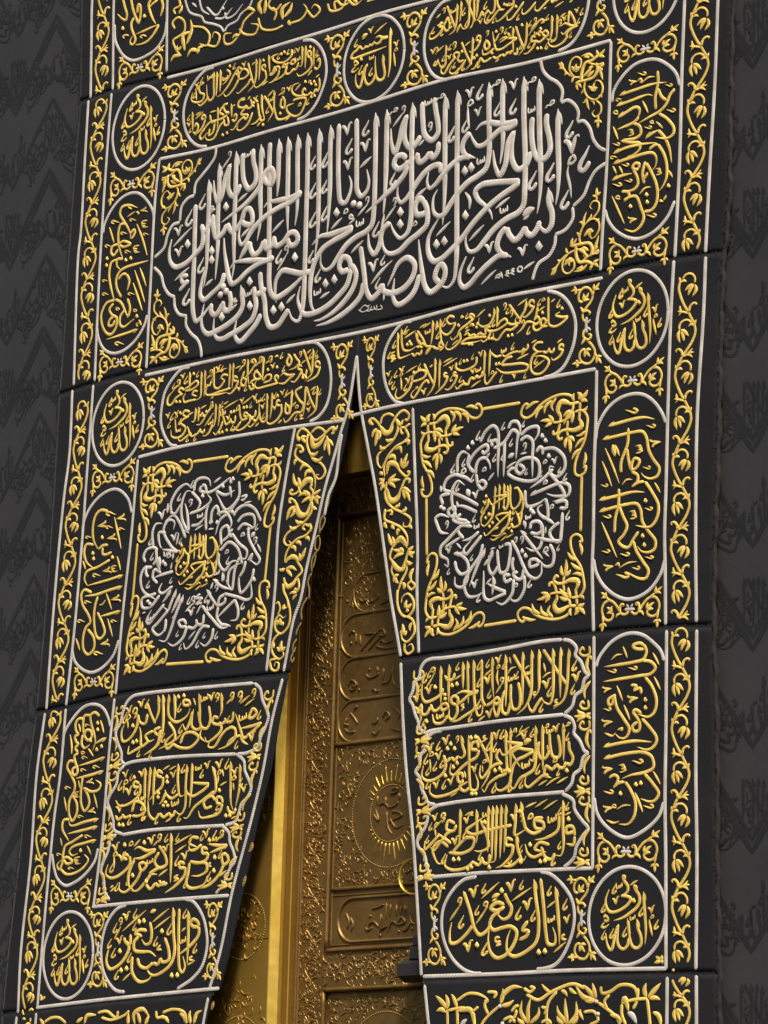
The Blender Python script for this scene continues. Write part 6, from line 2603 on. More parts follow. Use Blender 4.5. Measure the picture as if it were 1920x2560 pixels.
sg8.2,-834-1979-8-11-11-16-1-7 8-3 9 7 4 7
sg9.6,-918-2031-9-14-13-18-1-8 9-4 11 8 5 8
>word
eg15.4,-1043-2020 13-44-8-37-27-5-21 21
ug15.4,-1058-2054-38 5-28-11 41-15
eg15.4,-1104-2074-25-23 6-30 41-8 46-2 39-20
eg15.4,-1135-2150 3-60 39-39 54 4 28 24
ug15.4,-1150-2063-2-39-23 7-13 21
eg15.4,-1176-2089 20-25-16-35-43-35-46-10-22 32 14 58
dg15.4,-1205-2128 12-75 31 6 193 136-133 43 27 2
tg11,-1198-2051 131 77
tg11,-1028-2023 92 49
tg11,-1017-2051 92 46
tg11,-1184-2245 45 31
tg19.8,-1041-1985 31 10
eg10.3,-1200-1984 11-2 8-10 5-16
tg8.2,-1176-2012 4 19 5 15 8 4 3-4
sg8.2,-1119-1964-7-12-12-15 0-8 7-3 10 7 4 7
ug6.8,-1221-2014 7 16 11 0 0-11-14-4
eg6.8,-1202-2006-4-13-10-10
tg9.9,-1245-2081 36 50
eg10.3,-1235-2077 10-2 8-9 6-16
tg8.2,-1211-2104 4 19 5 15 7 4 3-4
sg8.2,-1230-2016-8-12-11-16-1-7 8-3 10 7 4 7
sg8.2,-1258-2076-8-11-12-16 0-7 7-4 10 8 4 6
sg8.2,-1233-2113-8-12-11-16-1-7 8-3 10 7 4 7
sg8.2,-1140-2136-7-11-12-16-1-7 8-3 10 7 4 7
sg8.2,-1209-2199-8-12-11-15-1-8 8-3 10 7 3 7
sg6.8,-1120-2019-7-10-9-13-1-6 6-2 9 6 3 5
sg8.2,-994-2079-7-11-12-16 0-7 7-3 10 7 4 7
ug9.9,-975-2112-17-17 20-1-19-3
@round_medallion|silver lettered wheel round a gold centre on the right flap
>center_text
J bismillah;779-631 100.7 108.9
>word
es14.4,670-359 26 37 38 16 24-19 6-59-2-46 1-74
us14.4,623-450-9 18 23 32 38 22 30 5 6-18-20-11-12 13
es14.4,619-447 23-21
es14.4,650-477 3 34 15 20 31 2 22-26 4-20
us14.4,653-472 10-42 24-21 16 16-17 16-24-7
ts10.3,713-509 30 28
ts10.3,703-421 18 17
us6.4,684-474 4 13 9 6 6-8-7-6-12-1
ss7.1,726-334-6-8-8-12-1-6 5-3 8 5 2 5
ss8.5,670-314-7-10-10-14-1-7 6-3 9 5 3 7
>word
us14.4,736-383-9 16 24 5 10-24-25-3
es14.4,744-391 46 15 44 39 25-15-3-34-4-63
es14.4,811-330 15 23 30-3 15-26-4-34
es14.4,795-365-2-69-2-71
ss7.1,834-367-6-8-8-12-1-5 5-3 7 5 3 5
ss7.1,793-412-5-9-9-12 0-5 5-3 7 5 3 5
ss7.1,751-412-5-9-9-11 0-6 5-3 7 5 3 5
ss7.1,794-300-6-9-8-12-1-5 5-3 8 5 2 5
ts20.7,814-437 29 13
ts11.5,804-475 49 19
>word
es14.4,873-362 37 20 47-1 4-23-27-31
es14.4,872-382 31 11 29-20 1-62 2-75
us14.4,808-493 39-24 76-21 38 7 7 44-17 25-46 12-43-11-9-27 23-16 17 16-25 21
es14.4,808-493 22 14 29-3
us7.1,886-408 6 14 9-1 0-10-12-3
es7.1,902-402-4-12-8-8
ts10.3,875-431 31 1
ss5.7,910-489-4-7-7-9 0-5 4-2 6 4 2 4
ss5.7,893-310-4-7-7-9 0-4 4-3 5 4 2 4
ds14.4,982-381 16-19
>word
us14.4,950-436 18 17 13-7 1-26
es14.4,983-429 56-5 47-41 1-40-36-24-33 23 1 19 20-5
ss14.4,922-564 60 24 52 32
es14.4,1019-522 32-33 31-38 7-17-46 2-38 14
hs14.4,922-592 76 16 81 11 32-15 0-28-30-14-46-5
us14.4,1044-633 53-1 1-24-31 3
ds14.4,1014-459
us6.4,986-487 4 12 8 6 6-8-7-5-11-2
es8.9,1025-471 8-3 5-7 3-13
ts7.1,1041-494 3 14 4 12 5 2 2-3
ss5.7,982-507-4-7-7-9 0-5 4-2 5 4 2 4
us6.4,989-562 4 12 9 6 5-8-6-6-12-1
ss5.7,1071-506-4-6-7-9 0-5 4-2 5 4 2 4
ss7.1,1100-532-6-8-8-12-1-5 5-3 7 5 3 5
>word
es14.4,899-567 11-60 60 3 29 14
es14.4,999-610 12-35-1-39-36 18-11 24 23 11
us14.4,927-716 7 24 37-1 17-28-23-15-38 10
es14.4,981-706 8-37-14-44-31-8-36 17
hs14.4,880-712 48-52 65-67
us14.4,1082-671-4-72-7-34-31 9-17 31 23 20 23 9
es14.4,1004-684 42-27
es14.4,1078-777-68 13-66 22
ds14.4,933-646 11-10
ts9.2,904-710 1 28
ts9.2,897-698 1 20
us5.7,906-660 1-14 6-3 4 12
us5.7,917-665 1-9 5 0 2 9
es5.7,925-667 1-6 4 2 0 13
ts10.3,1002-740 1 26
ss8.5,1116-668-7-10-10-14 0-7 6-3 8 6 3 6
ss5.7,1070-786-4-7-7-9 0-4 4-3 5 4 3 4
us6.4,1021-656 4 13 9 6 5-8-7-6-11-1
>word
es14.4,1024-780 21-38-9-39-31-2-32 29
us8,993-812 5 16 11 7 7-9-9-8-14-1
ts9.2,993-803 30-23
es14.4,836-743 33-48 25-48 31-44 36-15 24 15 1 39
us14.4,975-848-44-4-1 23 30 0 17-17
ds14.4,892-791 17-19
ss8.5,940-893-7-10-10-14 0-7 6-3 8 6 3 6
us7.1,880-751 6 15 9-2-1-10-11-3
es7.1,895-745-3-11-8-9
us5.7,851-746 5 11 7-1 0-8-9-2
es5.7,864-742-3-9-7-7
>word
us14.4,847-805-5-28 10-29
us14.4,901-851-13-39-25 4-15 19 24 4
es14.4,903-879 1-51-30-37-30 4-10 20
us14.4,843-885-32-7-8 23 32-1
es14.4,851-887-7-53-45-33-35 14
es14.4,814-930-55 22-46 24
es14.4,814-934-47-10-37-7-24 14-6 99
hs14.4,746-861 5-34-7-39
us6.4,853-922 4 13 8 6 6-8-7-6-11-1
ts10.3,713-891 26 20
es10.6,636-875 9-2 7-9 4-16
ts8.5,656-902 3 18 5 13 6 4 3-4
ss7.1,684-923-5-9-9-12 0-5 5-3 7 5 3 5
>word
us14.4,800-755 27-2 0-57-15-39-28-2-12 36-6 52
es14.4,772-830-28-26-18 20-3 52
es14.4,724-799-25-22
hs14.4,743-758-14-44-3-17
us4.3,776-753 0-10 5-2 3 9
us4.3,784-756 1-7 3 0 2 7
es4.3,790-758 1-4 3 1 0 10
ts9.2,732-763 24 3
>word
es14.4,693-738-14-41-45-46-31-48 19-49 46-5 34 14
hs14.4,707-754-35-53-44-83
us14.4,547-756 39-12 33-32 1-29-32-9-24 21-10 33
es14.4,624-824-10-44-24-19-32 13-2 31
us7.1,566-748 1-17 8-3 5 15
us7.1,580-753 1-12 6 0 3 12
es7.1,590-756 1-7 6 2 0 17
ss5.7,529-809-4-7-7-9 0-5 4-2 6 4 2 4
ss5.7,644-771-4-7-7-9 0-5 4-2 6 4 2 4
>word
es14.4,582-655-68-47-32-24 1-29 35-22 1-24-18 12
es14.4,686-706-39-32-38-28-12 17 38 33
es14.4,672-690-41-21-43-3
es14.4,503-730 58 23 32 13
us14.4,596-707-29 33 15 16 57-10
us14.4,558-606-15-24 39-18 47-4
us14.4,581-612-19-15 55-18
ts9.2,561-719 24-23
us5.7,648-661 1-14 6-3 4 12
us5.7,659-666 1-10 5 1 1 9
es5.7,667-668 1-6 4 1 0 14
es8.9,507-735 8-2 5-7 3-13
ts7.1,523-757 4 14 4 12 5 3 2-4
>word
es14.4,667-593-64 35-64 29-47 21 13 33 40 13 39-12 50-31
es14.4,662-618-74 33-39 6
us14.4,523-616-7 24 33 7-5-28-19-3
es14.4,543-601-11 53 7 40 23 20 35-20
us14.4,490-568-11 33 45 5
es14.4,465-646-11 33 25 9 44-15
es14.4,461-637 20-32 40-10
cs14.4,482-576 14-8
ts23,609-524 13-30
es10.6,634-542 9-3 6-9 4-16
ts8.5,653-570 4 18 5 13 6 4 3-4
ss7.1,568-496-5-9-9-12 0-6 5-3 7 5 3 6
ts9.2,565-587-5 24
ts9.2,480-518-3 24
us7.1,501-646 7 14 9-1-1-10-12-3
es7.1,517-640-3-12-9-9
ss7.1,654-623-6-9-8-11-1-6 5-3 7 5 3 5
>word
es14.4,559-459 0 58 23 20 35-14
es14.4,561-465 47-19 26-21
es14.4,617-395-7-36 44-41
ds14.4,611-371 22 15
us8,577-467 5 16 11 7 8-10-9-8-15-1
ss7.1,597-408-6-8-8-12-1-6 5-3 7 5 3 5
ss8.5,545-420-7-11-11-14 0-7 6-3 9 6 3 6
ss7.1,641-472-5-8-9-12 0-6 5-3 7 5 3 5
@round_medallion|silver lettered wheel round a gold centre on the left flap
>center_text
J bismillah;-859-616 112.6 116.8
>word
hs13.8,-793-735 38-46 40-40
us13.8,-684-766-33-14-4-26 35 8 3 20
es13.8,-626-795-51-30-50-31
us13.8,-724-814-2-41 36-40
es13.8,-699-884 53-13
es13.8,-814-798 54-53 62-48 52 5
es13.8,-628-793 21-46-6-35-37-1
us6.8,-784-801 2-18 8-3 6 15
us6.8,-768-807 1-12 7 0 2 13
es6.8,-757-809 1-8 6 2 0 18
ts10.3,-784-802 12 23
us6.8,-744-740 7 15 10-1 0-10-13-4
es6.8,-726-733-4-12-9-9
ss6.8,-783-759-6-9-9-12-1-6 6-3 8 5 3 6
>word
us13.8,-802-832-6-39-27 2-10 21
us13.8,-834-867-25-16-35 10
us13.8,-895-873-35 4-12 20 28 4 17-21
es13.8,-894-873-23-44-52-25-31 16
es13.8,-766-888-35 6-24-16-40-49-34-14-12 26
es13.8,-745-894-9-40-34-26-30 16
hs13.8,-920-744-22-40-23-45-25-58-24-32-39 8
hs13.8,-939-736-26-46-20-30
us8.2,-876-776 9 18 12-1-1-13-15-3
es8.2,-855-768-4-14-11-11
ts10.3,-907-815 43 31
us11.5,-825-750-23-15 33-4-29-20 30 3
es10.2,-894-808 10-3 8-9 4-16
ts8.2,-872-836 4 18 5 14 7 4 3-4
ss6.8,-882-754-6-9-9-12-1-6 6-3 8 5 3 6
ts9.2,-846-830 32 44
ss5.4,-942-883-4-8-8-9 0-5 5-2 6 4 2 4
ss5.4,-790-905-5-7-7-10-1-5 5-2 6 4 3 5
ss6.8,-720-909-6-9-9-12 0-6 5-3 8 5 3 6
ss6.8,-825-933-6-9-9-12 0-6 6-3 7 5 3 5
ss5.4,-921-938-5-8-7-9-1-5 5-2 6 4 3 4
ts9.2,-884-926 37 31
>word
hs13.8,-961-716-31-57-12-23-27 15
hs13.8,-991-706-29-40-22-16
es13.8,-1027-769-54-43-34-27-14 13 28 42
es13.8,-1002-795-60-47-29-21 32-28 34 14 9 33
es13.8,-1056-730-54-43-46 5-5 32 39 9 46-20
us13.8,-1015-829-2-36-8-17
es13.8,-983-702-60-23-18 14 16 28
cs13.8,-1122-749 13-11
us6.8,-1121-805 2-18 8-4 6 16
us6.8,-1105-811 2-13 7 1 2 12
es6.8,-1094-814 2-7 6 1 0 18
ts9.2,-1153-794 18 4
us5.4,-977-837 5 12 9-1-1-8-10-3
es5.4,-963-832-3-9-7-7
>word
us13.8,-1078-721-44-3-39 29-12 50 18 33 48 1
es13.8,-985-643-62-6-45-6
us13.8,-1072-682-29 29 8 29 41-18
us13.8,-1078-572 3-30 14-32
us13.8,-1148-588-12 26 18 25 44 3 20-14
us13.8,-1089-538 5-45-19-22
us13.8,-1143-600 3-37 14-13
ds13.8,-1041-600 13-11
ts20.7,-1065-574-1-53
us6.8,-1040-555 2-18 9-4 5 16
us6.8,-1024-561 2-13 7 0 2 13
es6.8,-1013-564 2-7 6 1 0 18
ss6.8,-1118-665-6-9-10-12 0-6 6-3 8 5 3 6
us6.1,-1021-589 4 14 9 6 8-9-8-6-14-1
ts9.2,-1000-635 7 29
ss6.8,-1103-553-6-9-9-12-1-6 6-3 8 5 3 6
ss5.4,-989-665-5-7-7-10-1-5 5-2 7 4 2 5
>word
es13.8,-963-567-38 27-48 72 24 36 37-11-4-32
es13.8,-1105-533-8 67 18 27 37-1
es13.8,-1035-482-40 5 7-48 14-17
es13.8,-963-567-90 21
ts9.2,-989-595 2 30
es10.2,-1007-495 10-3 7-9 5-17
ts8.2,-985-524 4 18 5 15 7 3 3-4
ts9.2,-971-540 11 49
ss5.4,-941-513-5-7-8-10 0-5 5-2 6 4 3 4
ss6.8,-1115-491-6-9-10-12 0-6 6-3 8 5 3 5
>word
es13.8,-1009-402-4 38 35 49 50 18 29-20
es13.8,-920-517-43 73-32 28-47-17
es13.8,-1014-400 27-10 29 35
hs13.8,-901-501-43 62-7 60 25 51 27-1
es13.8,-904-492-13 79-15 38
ts11.5,-1031-404 2 42
es11.9,-1087-393 12-4 9-11 6-19
ts9.5,-1060-427 4 21 6 17 8 4 4-5
ss6.8,-887-287-6-9-9-12-1-6 6-3 8 5 3 5
ss6.8,-958-331-6-9-9-12-1-6 6-3 8 5 3 5
>word
es13.8,-806-501-3 74 17 39 10 17
es13.8,-884-334 8 40 34 10 43-13 12-29
us13.8,-841-316-9-16 37-12-9 27-19 3
es13.8,-813-350 43 6 67 27 26 10 3-28
es13.8,-904-421 77 13 43 28-20 24
es13.8,-891-471 42 2 34 25
es13.8,-896-332 51-54-24-33
ds13.8,-830-359 115 24
us5.4,-857-427 2-15 6-2 5 12
us5.4,-844-432 1-10 6 0 2 10
es5.4,-835-434 1-6 5 1 0 14
ts10.3,-869-493 46 18
us6.8,-910-379 7 15 11-2-1-10-13-3
es6.8,-892-373-3-12-10-9
ts10.3,-772-313 42 18
>word
es13.8,-625-326 3-60-42-37-33-8-44 55-16 22
es13.8,-757-348 56-23 52 12
es13.8,-622-392-56-52-50-24-24-58
us13.8,-780-481 6 56 24 15 22-45
es13.8,-748-441 51 0 36-46-15-31
us13.8,-715-572-4 63 33 13 13-37-35-22
ds13.8,-669-324 12 10-85-163
es13.8,-677-338 11-48
ss6.8,-771-445-6-9-9-12 0-6 6-3 8 5 3 5
ts10.3,-792-497 30-1
>word
us13.8,-653-462 24 24 49 11 52-24 38-53
es13.8,-627-489 33 21 59-7 6-44-46-4
es13.8,-625-521 33 19 59-19
es13.8,-658-529 44-46 48-37-9-28-32 11
es13.8,-562-517 4-42 38-57 29-40-16-15-38 23
us13.8,-657-546-14 19 20 15
us10.3,-611-391 34 2-16-16-17 2
ts10.3,-592-420 45 3
ds13.8,-654-447
ss5.4,-508-511-5-7-7-10 0-5 4-2 7 4 2 4
ts20.7,-543-561 19 21
us6.1,-604-554 5 13 9 6 7-8-8-6-13-1
us6.8,-530-578 8 15 10-2-1-10-13-3
es6.8,-512-572-3-12-10-9
ts10.3,-509-588 25-38
>word
us13.8,-723-591 50 28 52-30 30-68
es13.8,-727-600 0-38 34-34 42 30 42-3
es13.8,-673-735 7 55 33 19 33 7
es13.8,-609-629-25-49-6-40-7-36-36 43
hs13.8,-757-698 50-36 65-20
es13.8,-523-685-14-45-57-42-13 61 25 32
es13.8,-692-764 81-23 51-17 26 8-3 54
us13.8,-572-648-11-36-24-27
us10.3,-560-652 24 26-11-33
ds13.8,-517-730
us5.4,-749-668 1-14 7-3 4 12
us5.4,-737-673 1-10 6 0 2 10
es5.4,-728-675 1-6 5 1 0 15
ts9.2,-703-717 2 38
ts9.2,-695-715 0 32
ts10.3,-770-739 15 28
ss8.2,-572-803-7-11-11-14 0-7 6-3 10 6 3 6
us6.1,-693-610 4 13 9 6 7-8-8-6-13-2
ss6.8,-668-620-6-9-9-12 0-6 6-3 7 5 3 6
@flower_border|
>flower_sprig
I vineA;1620 1218 1773 1218 1769 1053 1617 1053;179 1269
>flower_sprig
I vineB;1617 1053 1769 1053 1763 894 1611 894;180 1270
>flower_sprig
I vineA;1611 894 1763 894 1755 733 1607 733;181 1272
>flower_sprig
I vineB;1607 733 1755 733 1745 574 1604 574;182 1274
>flower_sprig
I vineA;1604 574 1745 574 1735 413 1598 413;183 1275
>flower_sprig
I vineB;1598 413 1735 413 1727 256 1590 256;185 1277
>flower_sprig
I vineA;1590 256 1727 256 1720 98 1580 98;186 1280
>flower_sprig
I vineB;1579 88 1720 88 1715-69 1569-69;-1133 177
>flower_sprig
I vineA;1569-69 1715-69 1705-226 1565-226;-1132 179
>flower_sprig
I vineB;1565-226 1705-226 1696-378 1561-378;-1131 181
>flower_sprig
I vineA;1561-378 1696-378 1693-538 1558-538;-1130 182
>flower_sprig
I vineB;1558-538 1693-538 1693-684 1555-684;-1130 183
>flower_sprig
I vineA;1555-684 1693-684 1694-841 1554-841;-1129 184
>flower_sprig
I vineB;1554-841 1694-841 1698-993 1560-993;-1129 184
>flower_sprig
I vineA;1560-993 1698-993 1704-1154 1566-1154;-1129 184
>flower_sprig
I vineB;1566-1168 1704-1168 1706-1318 1570-1318;-2317-1144
>flower_sprig
I vineA;1570-1318 1706-1318 1707-1470 1575-1470;-2317-1144
>flower_sprig
I vineB;1575-1470 1707-1470 1708-1622 1576-1622;-2317-1144
>flower_sprig
I vineA;1576-1622 1708-1622 1712-1772 1578-1772;-2317-1144
>flower_sprig
I vineB;1578-1772 1712-1772 1717-1922 1583-1922;-2317-1144
>flower_sprig
I vineA;1583-1922 1717-1922 1718-2076 1587-2076;-2317-1144
>flower_sprig
I vineB;1587-2076 1718-2076 1718-2229 1591-2229;-2317-1144
>flower_sprig
I vineA;1591-2229 1718-2229 1720-2376 1594-2376;-2317-1145
>flower_sprig
I vineB;1593-2328 1719-2328 1721-2424 1595-2424;-2544-2336
>flower_sprig
I vineA;1595-2424 1721-2424 1725-2573 1598-2573;-2544-2336
>flower_sprig
I vineA;-1634 2104-1507 2104-1507 1933-1638 1933;1454 2065
>flower_sprig
I vineB;-1638 1933-1507 1933-1506 1763-1641 1763;1455 2065
>flower_sprig
I vineA;-1641 1763-1506 1763-1499 1604-1636 1604;1459 2069
>flower_sprig
I vineB;-1636 1604-1499 1604-1494 1429-1633 1429;1460 2071
>flower_sprig
I vineA;-1633 1424-1494 1424-1503 1268-1644 1268;207 1444
>flower_sprig
I vineB;-1644 1268-1503 1268-1511 1109-1650 1109;210 1448
>flower_sprig
I vineA;-1650 1109-1511 1109-1513 940-1651 940;213 1452
>flower_sprig
I vineB;-1651 940-1513 940-1516 782-1659 782;215 1455
>flower_sprig
I vineA;-1659 782-1516 782-1516 619-1655 619;217 1459
>flower_sprig
I vineB;-1655 619-1516 619-1515 458-1651 458;219 1461
>flower_sprig
I vineA;-1651 458-1515 458-1514 288-1646 288;220 1462
>flower_sprig
I vineB;-1646 288-1514 288-1517 134-1645 134;221 1464
>flower_sprig
I vineA;-1645 127-1517 127-1525-32-1646-32;-1138 191
>flower_sprig
I vineB;-1646-32-1525-32-1532-190-1659-190;-1137 193
>flower_sprig
I vineA;-1659-190-1532-190-1538-349-1672-349;-1135 197
>flower_sprig
I vineB;-1672-349-1538-349-1544-499-1682-499;-1132 201
>flower_sprig
I vineA;-1682-499-1544-499-1554-669-1693-669;-1131 204
>flower_sprig
I vineB;-1693-669-1554-669-1564-817-1700-817;-1129 208
>flower_sprig
I vineA;-1700-817-1564-817-1580-981-1707-981;-1127 210
>flower_sprig
I vineB;-1707-981-1580-981-1595-1133-1714-1133;-1125 213
>flower_sprig
I vineA;-1717-1147-1596-1147-1608-1307-1745-1307;-2351-1140
>flower_sprig
I vineB;-1745-1307-1608-1307-1624-1465-1762-1465;-2350-1136
>flower_sprig
I vineA;-1762-1465-1624-1465-1646-1629-1770-1629;-2349-1134
>flower_sprig
I vineB;-1770-1629-1646-1629-1657-1774-1780-1774;-2349-1132
>flower_sprig
I vineA;-1780-1774-1657-1774-1671-1943-1797-1943;-2348-1130
>flower_sprig
I vineB;-1797-1943-1671-1943-1681-2079-1811-2079;-2347-1127
>flower_sprig
I vineA;-1811-2079-1681-2079-1691-2249-1815-2249;-2346-1125
>flower_sprig
I vineB;-1815-2249-1691-2249-1699-2392-1820-2392;-2346-1124
>flower_sprig
I vineB;-1817-2368-1697-2368-1704-2519-1829-2519;-2612-2365
@gap_ornament|
>stem_and_leaves
J gap;1411-1902 144.6 74.2
>spray
J gap;1445 976 146.7 67.5
>spray
J gap;1415 230 142.8 72.6
>spray
J gap;1400-239 141.1 72.8
>spray
J gap;1403-1057 142 74.6
>spray
J gap;-1323 1519 144.2 75.9
>spray
J gap;-1341 1020 143.7 76.2
>spray
J gap;-1358 267 137.8 72.2
>spray
J gap;-1369-212 136 72.2
>spray
J gap;-1432-1042 127 70.4
>spray
J gap;-1521-1897 129.3 72.8
@side_ornament|
>stem_and_leaves
J side;1206-2119 69.9 148.7
>spray
J side;1177-1 71.5 150.9
>spray
J side;1218 1226 69.6 156.1
>spray
J side;280 1238 76.4 154.4
>spray
J side;-145 1246 77.4 155.1
>spray
J side;-1101 1263 79.7 147.4
>spray
J side;-1153 24 75.3 149.8
>spray
J side;-1337-2115 62.6 152
>spray
J side;-63-15 66.8 156.5
>spray
J side;96-5 48.7 143.8
>spray
J side;-679-2109 55.5 151.8
>spray
J side;496-2104 61.5 151.6
@corner_ornament|
>spray
I fan;1249 1020 1015 1025 1012 719 1245 718
>spray
I fan;-1162 1064-916 1058-911 752-1159 755
>spray
I fan;-1180 229-944 235-942 550-1178 548
>spray
I fan;1235 204 996 204 1004 511 1246 508
@corner_ornament|
>spray
I leafy;346-196 688-188 704-516 364-530
>spray
I leafy;1211-222 862-226 855-560 1203-550
>spray
I leafy;392-1075 717-1062 725-736 399-743
>spray
I leafy;1217-1070 865-1069 833-753 1189-760
>spray
I leafy;-1201-179-888-176-902-496-1214-504
>spray
I leafy;-351-201-711-205-766-541-406-531
>spray
I leafy;-1268-1054-999-1024-963-695-1233-720
>spray
I leafy;-433-1044-801-1048-785-739-415-740
>gold_bar
ug12.7,679-235 191-6
ug12.7,404-528 8-221
ug12.7,1168-541-1-212
ug12.7,705-1041 165 1
ug12.7,-900-211 210-7
ug12.7,-1201-503-16-233
ug12.7,-435-519-25-225
ug12.7,-1008-1012 214-10
@floral_strip|
>left_scrolls
ug10.8,-290-216-11 17 2 17 19 15 22-7 25-21 29-28 29 5 32 17 30 14 18-3
ug10.8,-226-192 30 16 29-8 23-21
lg23.8,-228-202 18-44 26 2 39 33
lg16.9,-110-187 19-10 12 14
ug10.8,-110-190 10-14-5-8-7 6
lg17.9,-138-215 8-35 10-47
lg14.1,-137-226-11-29-1-20
lg14.1,-132-230 19-16 12-15
lg16.9,-298-196 5-11 3-10
eg10.8,-241-194-7-26 13-39 28-38 46-27 20-30-15-23-26 0-7 16 16-2
lg17.9,-252-202-22-2 26-26
lg16.9,-232-273 31-8 17 11
lg17.9,-219-292 38-16 24 14
ug10.8,-308-230 29-6 13-19-10-7-7 10
eg10.8,-279-238-24-3-8-25 25-25 54-33 32-39 5-41-5-20
lg15.5,-296-286-14-5-3-17
lg16.9,-235-319-31 5-17-21
lg16.9,-212-346-31 5-12-23
ug10.8,-324-421 29 3 33 23 37 15 11-18-10-5
lg23.2,-283-409 34 33 33-1-2-28
ug10.8,-319-423-13 12 8 9 9-6
lg16.9,-285-395-24 23-7 34
lg16.9,-286-395 4 20-7 18
ug8.8,-286-393 13-28 17-12
lg16.9,-218-439-38 14-30-9
lg16.9,-218-438-29 19-10 7
lg16.9,-217-442-29-10-20-10
lg16.9,-200-437 20 7 16 9
lg16.9,-199-440 25-12 12 0
lg16.9,-199-443 13-16 11-19
ug10.8,-224-402 20-28-22-31
ug10.8,-313-439 20-23 21-33 29-11 22 28 20 41
lg23.8,-298-455 21-50 39-3 20 31
ug10.8,-310-443-21 8-2-13 11-5
lg17.9,-301-468-29-13-17-40
lg15.5,-306-471-2-23-22-18
eg10.8,-208-463-2-37-27-30-56-24-47-17-17-26 19-20 21 5-12 12
lg16.9,-204-481 10-11 14-4
lg17.9,-251-539-31 3-14 14
lg17.9,-284-553-31-3-12 15
eg10.8,-218-546 9-22-26-22-47-9-37-23-23-27-8-36
ug10.8,-215-560-26 12-13-11 14-12
lg16.9,-249-593 25-10 7-13
lg17.9,-298-607 29-9 6-13
lg16.9,-321-625 24-6 6-18
ug10.8,-345-686 14 19 29 1 25-25 24-36-27-21-32-27-29 7-12 29
lg22.1,-338-677 26 12 29-12 8-21
lg22.1,-346-757 15-22 29 7 27 27
lg16.9,-344-708 34 2 28-15
lg16.9,-341-710 27-24 6-8
lg16.9,-348-706-17-5-12 8
lg16.9,-266-689 17 25 14 26
lg14.1,-267-690 0 25-2 10
eg10.8,-355-763 6-31 21-36 6-31
ug8.8,-272-752 6-34-11-23
lg15.5,-277-809-29 4-9-6
lg15.5,-277-809-18-14-4-12
lg15.5,-280-802-7 8-9-2
eg10.8,-353-793 27-42 15-56-10-42-38-24-28 15-9 32 23 25 24-12 15 8
ug8.8,-392-839 13 6 10-28-13-23
lg15.5,-369-920-12 13-2-20
lg15.5,-367-924 3 15-6 14
lg15.5,-363-925 11 7 4-10
lg15.5,-342-845-9-15 21 2
eg10.8,-371-956-29-24-6-38 18-26 28-11 19 14-12 25
lg16.9,-355-1027-2 23 5 19
lg16.9,-358-1027-14 13-5 8
lg16.9,-353-1028 11 11 10 7
lg12.7,-401-1011 3 8 3 15
eg10.8,-379-1052-34-5 10-34 31-6 6 26-18 5-5-15
>right_scrolls
ug10.8,100-206-7 14 18 6 26-17 29-31 32-17 22 31 26 29 32 11 29-23-9-16-15 4
ug10.8,156-216 8 27 32 8 33-14
lg23.8,154-221 31-33 29 8 8 29
lg16.9,93-188 12-17 14-6
lg16.9,138-228-20-14-6-20
lg17.9,143-233-7-32-7-33
lg15.5,147-236 7-18-5-24
eg10.8,245-207 4-44-26-38-41-23-38-24 4-33 19-15 11 16
lg17.9,238-206 23-27 16 18
lg17.9,232-285-32-1-14 10
lg17.9,191-310-27-1-6 16
eg10.8,314-236-23-13 15-34-19-17-45-14-40-30-22-37 6-41
ug10.8,294-249-28 3 6-22 9 2
lg15.5,287-302 22-1-6-17
lg17.9,228-322 34 4 10-28
lg17.9,198-351 31 3 13-24
ug10.8,193-415 8 27 30 8 37-33 32-22 16 13-16 6
lg23.8,193-410 12 35 37-7 26-35
lg16.9,278-401 11 28 14 26
lg15.5,277-400-7 23 2 16
lg14.1,279-403 20 12 9 15
lg16.9,201-441 27 13 16 11
lg16.9,202-442 35 0 31-1
lg16.9,202-444 27-14 14-13
lg16.9,180-441-16 12-8 5
lg16.9,181-444-21-1-5-3
lg16.9,181-448-11-15-3-10
lg14.1,175-414-12 12-2-10
ug10.8,182-422-6-22 26-33 20-33 31 6 22 30 19 29 23-5-6-13
lg23.8,200-480 17-36 37 2 16 34
lg16.9,281-473 24-15 20-10
lg16.9,284-480 23-25 14-29
lg14.1,282-483 5-19 8-19
ug8.8,196-440-7-49 3-13
eg10.8,186-475 8-34 34-35 55-27 44-31-11-23-27 4 0 14
lg16.9,241-545 20 4 7 11
lg16.9,278-567 20 6 1 12
lg15.5,312-624 13-4 9-11
eg10.8,192-544-3-38 41-21 46-23 33-36 6-37
ug10.8,198-555 25 0 5-13-13 0
lg16.9,191-592 0-13 12-15
lg16.9,230-608 3-10 9-10
lg17.9,276-632-18-4 1-19
ug10.8,233-696 18 14 27 5 28-24
ug10.8,233-693-12-37 28-30 33-22 21 29 14 37
lg20.9,242-687 31 22 28-23 9-21
lg20.9,231-748 28-30 32-7 12 32
lg16.9,233-691-14 23-11 30
lg15.5,234-689 5 15-7 21
lg16.9,293-723-32 11-25 9
lg16.9,294-726-32-3-23-12
lg16.9,293-721-14 13-14 3
lg16.9,314-719 19 8 10 8
lg16.9,315-722 27-10 7 9
lg16.9,315-725 19-13 7-10
lg16.9,312-758 18-12 11 5
eg10.8,312-751-3-42-26-37-17-47 2-21
ug8.8,236-758-5-26 15-25
lg16.9,246-802 12-25 13-7
lg15.5,246-802 0-17-2-12
lg14.1,246-804 14 0 11 2
lg16.9,347-786-17-26 8-26
ug10.8,338-836 18-18-18-13-20 20 10 9 14 5
lg16.9,292-834 8-14-2-16
eg10.8,265-859 2-53 22-42 32-12 28 22 0 36-31 28-27-12-3-20
lg16.9,312-936-3 19 7 14
lg16.9,315-937 15 10 10 8
lg16.9,315-939 5-4 6-4
eg10.8,316-964 32-18 11-46-35-32-26 12-8 34
lg16.9,300-1034 1 23-4 21
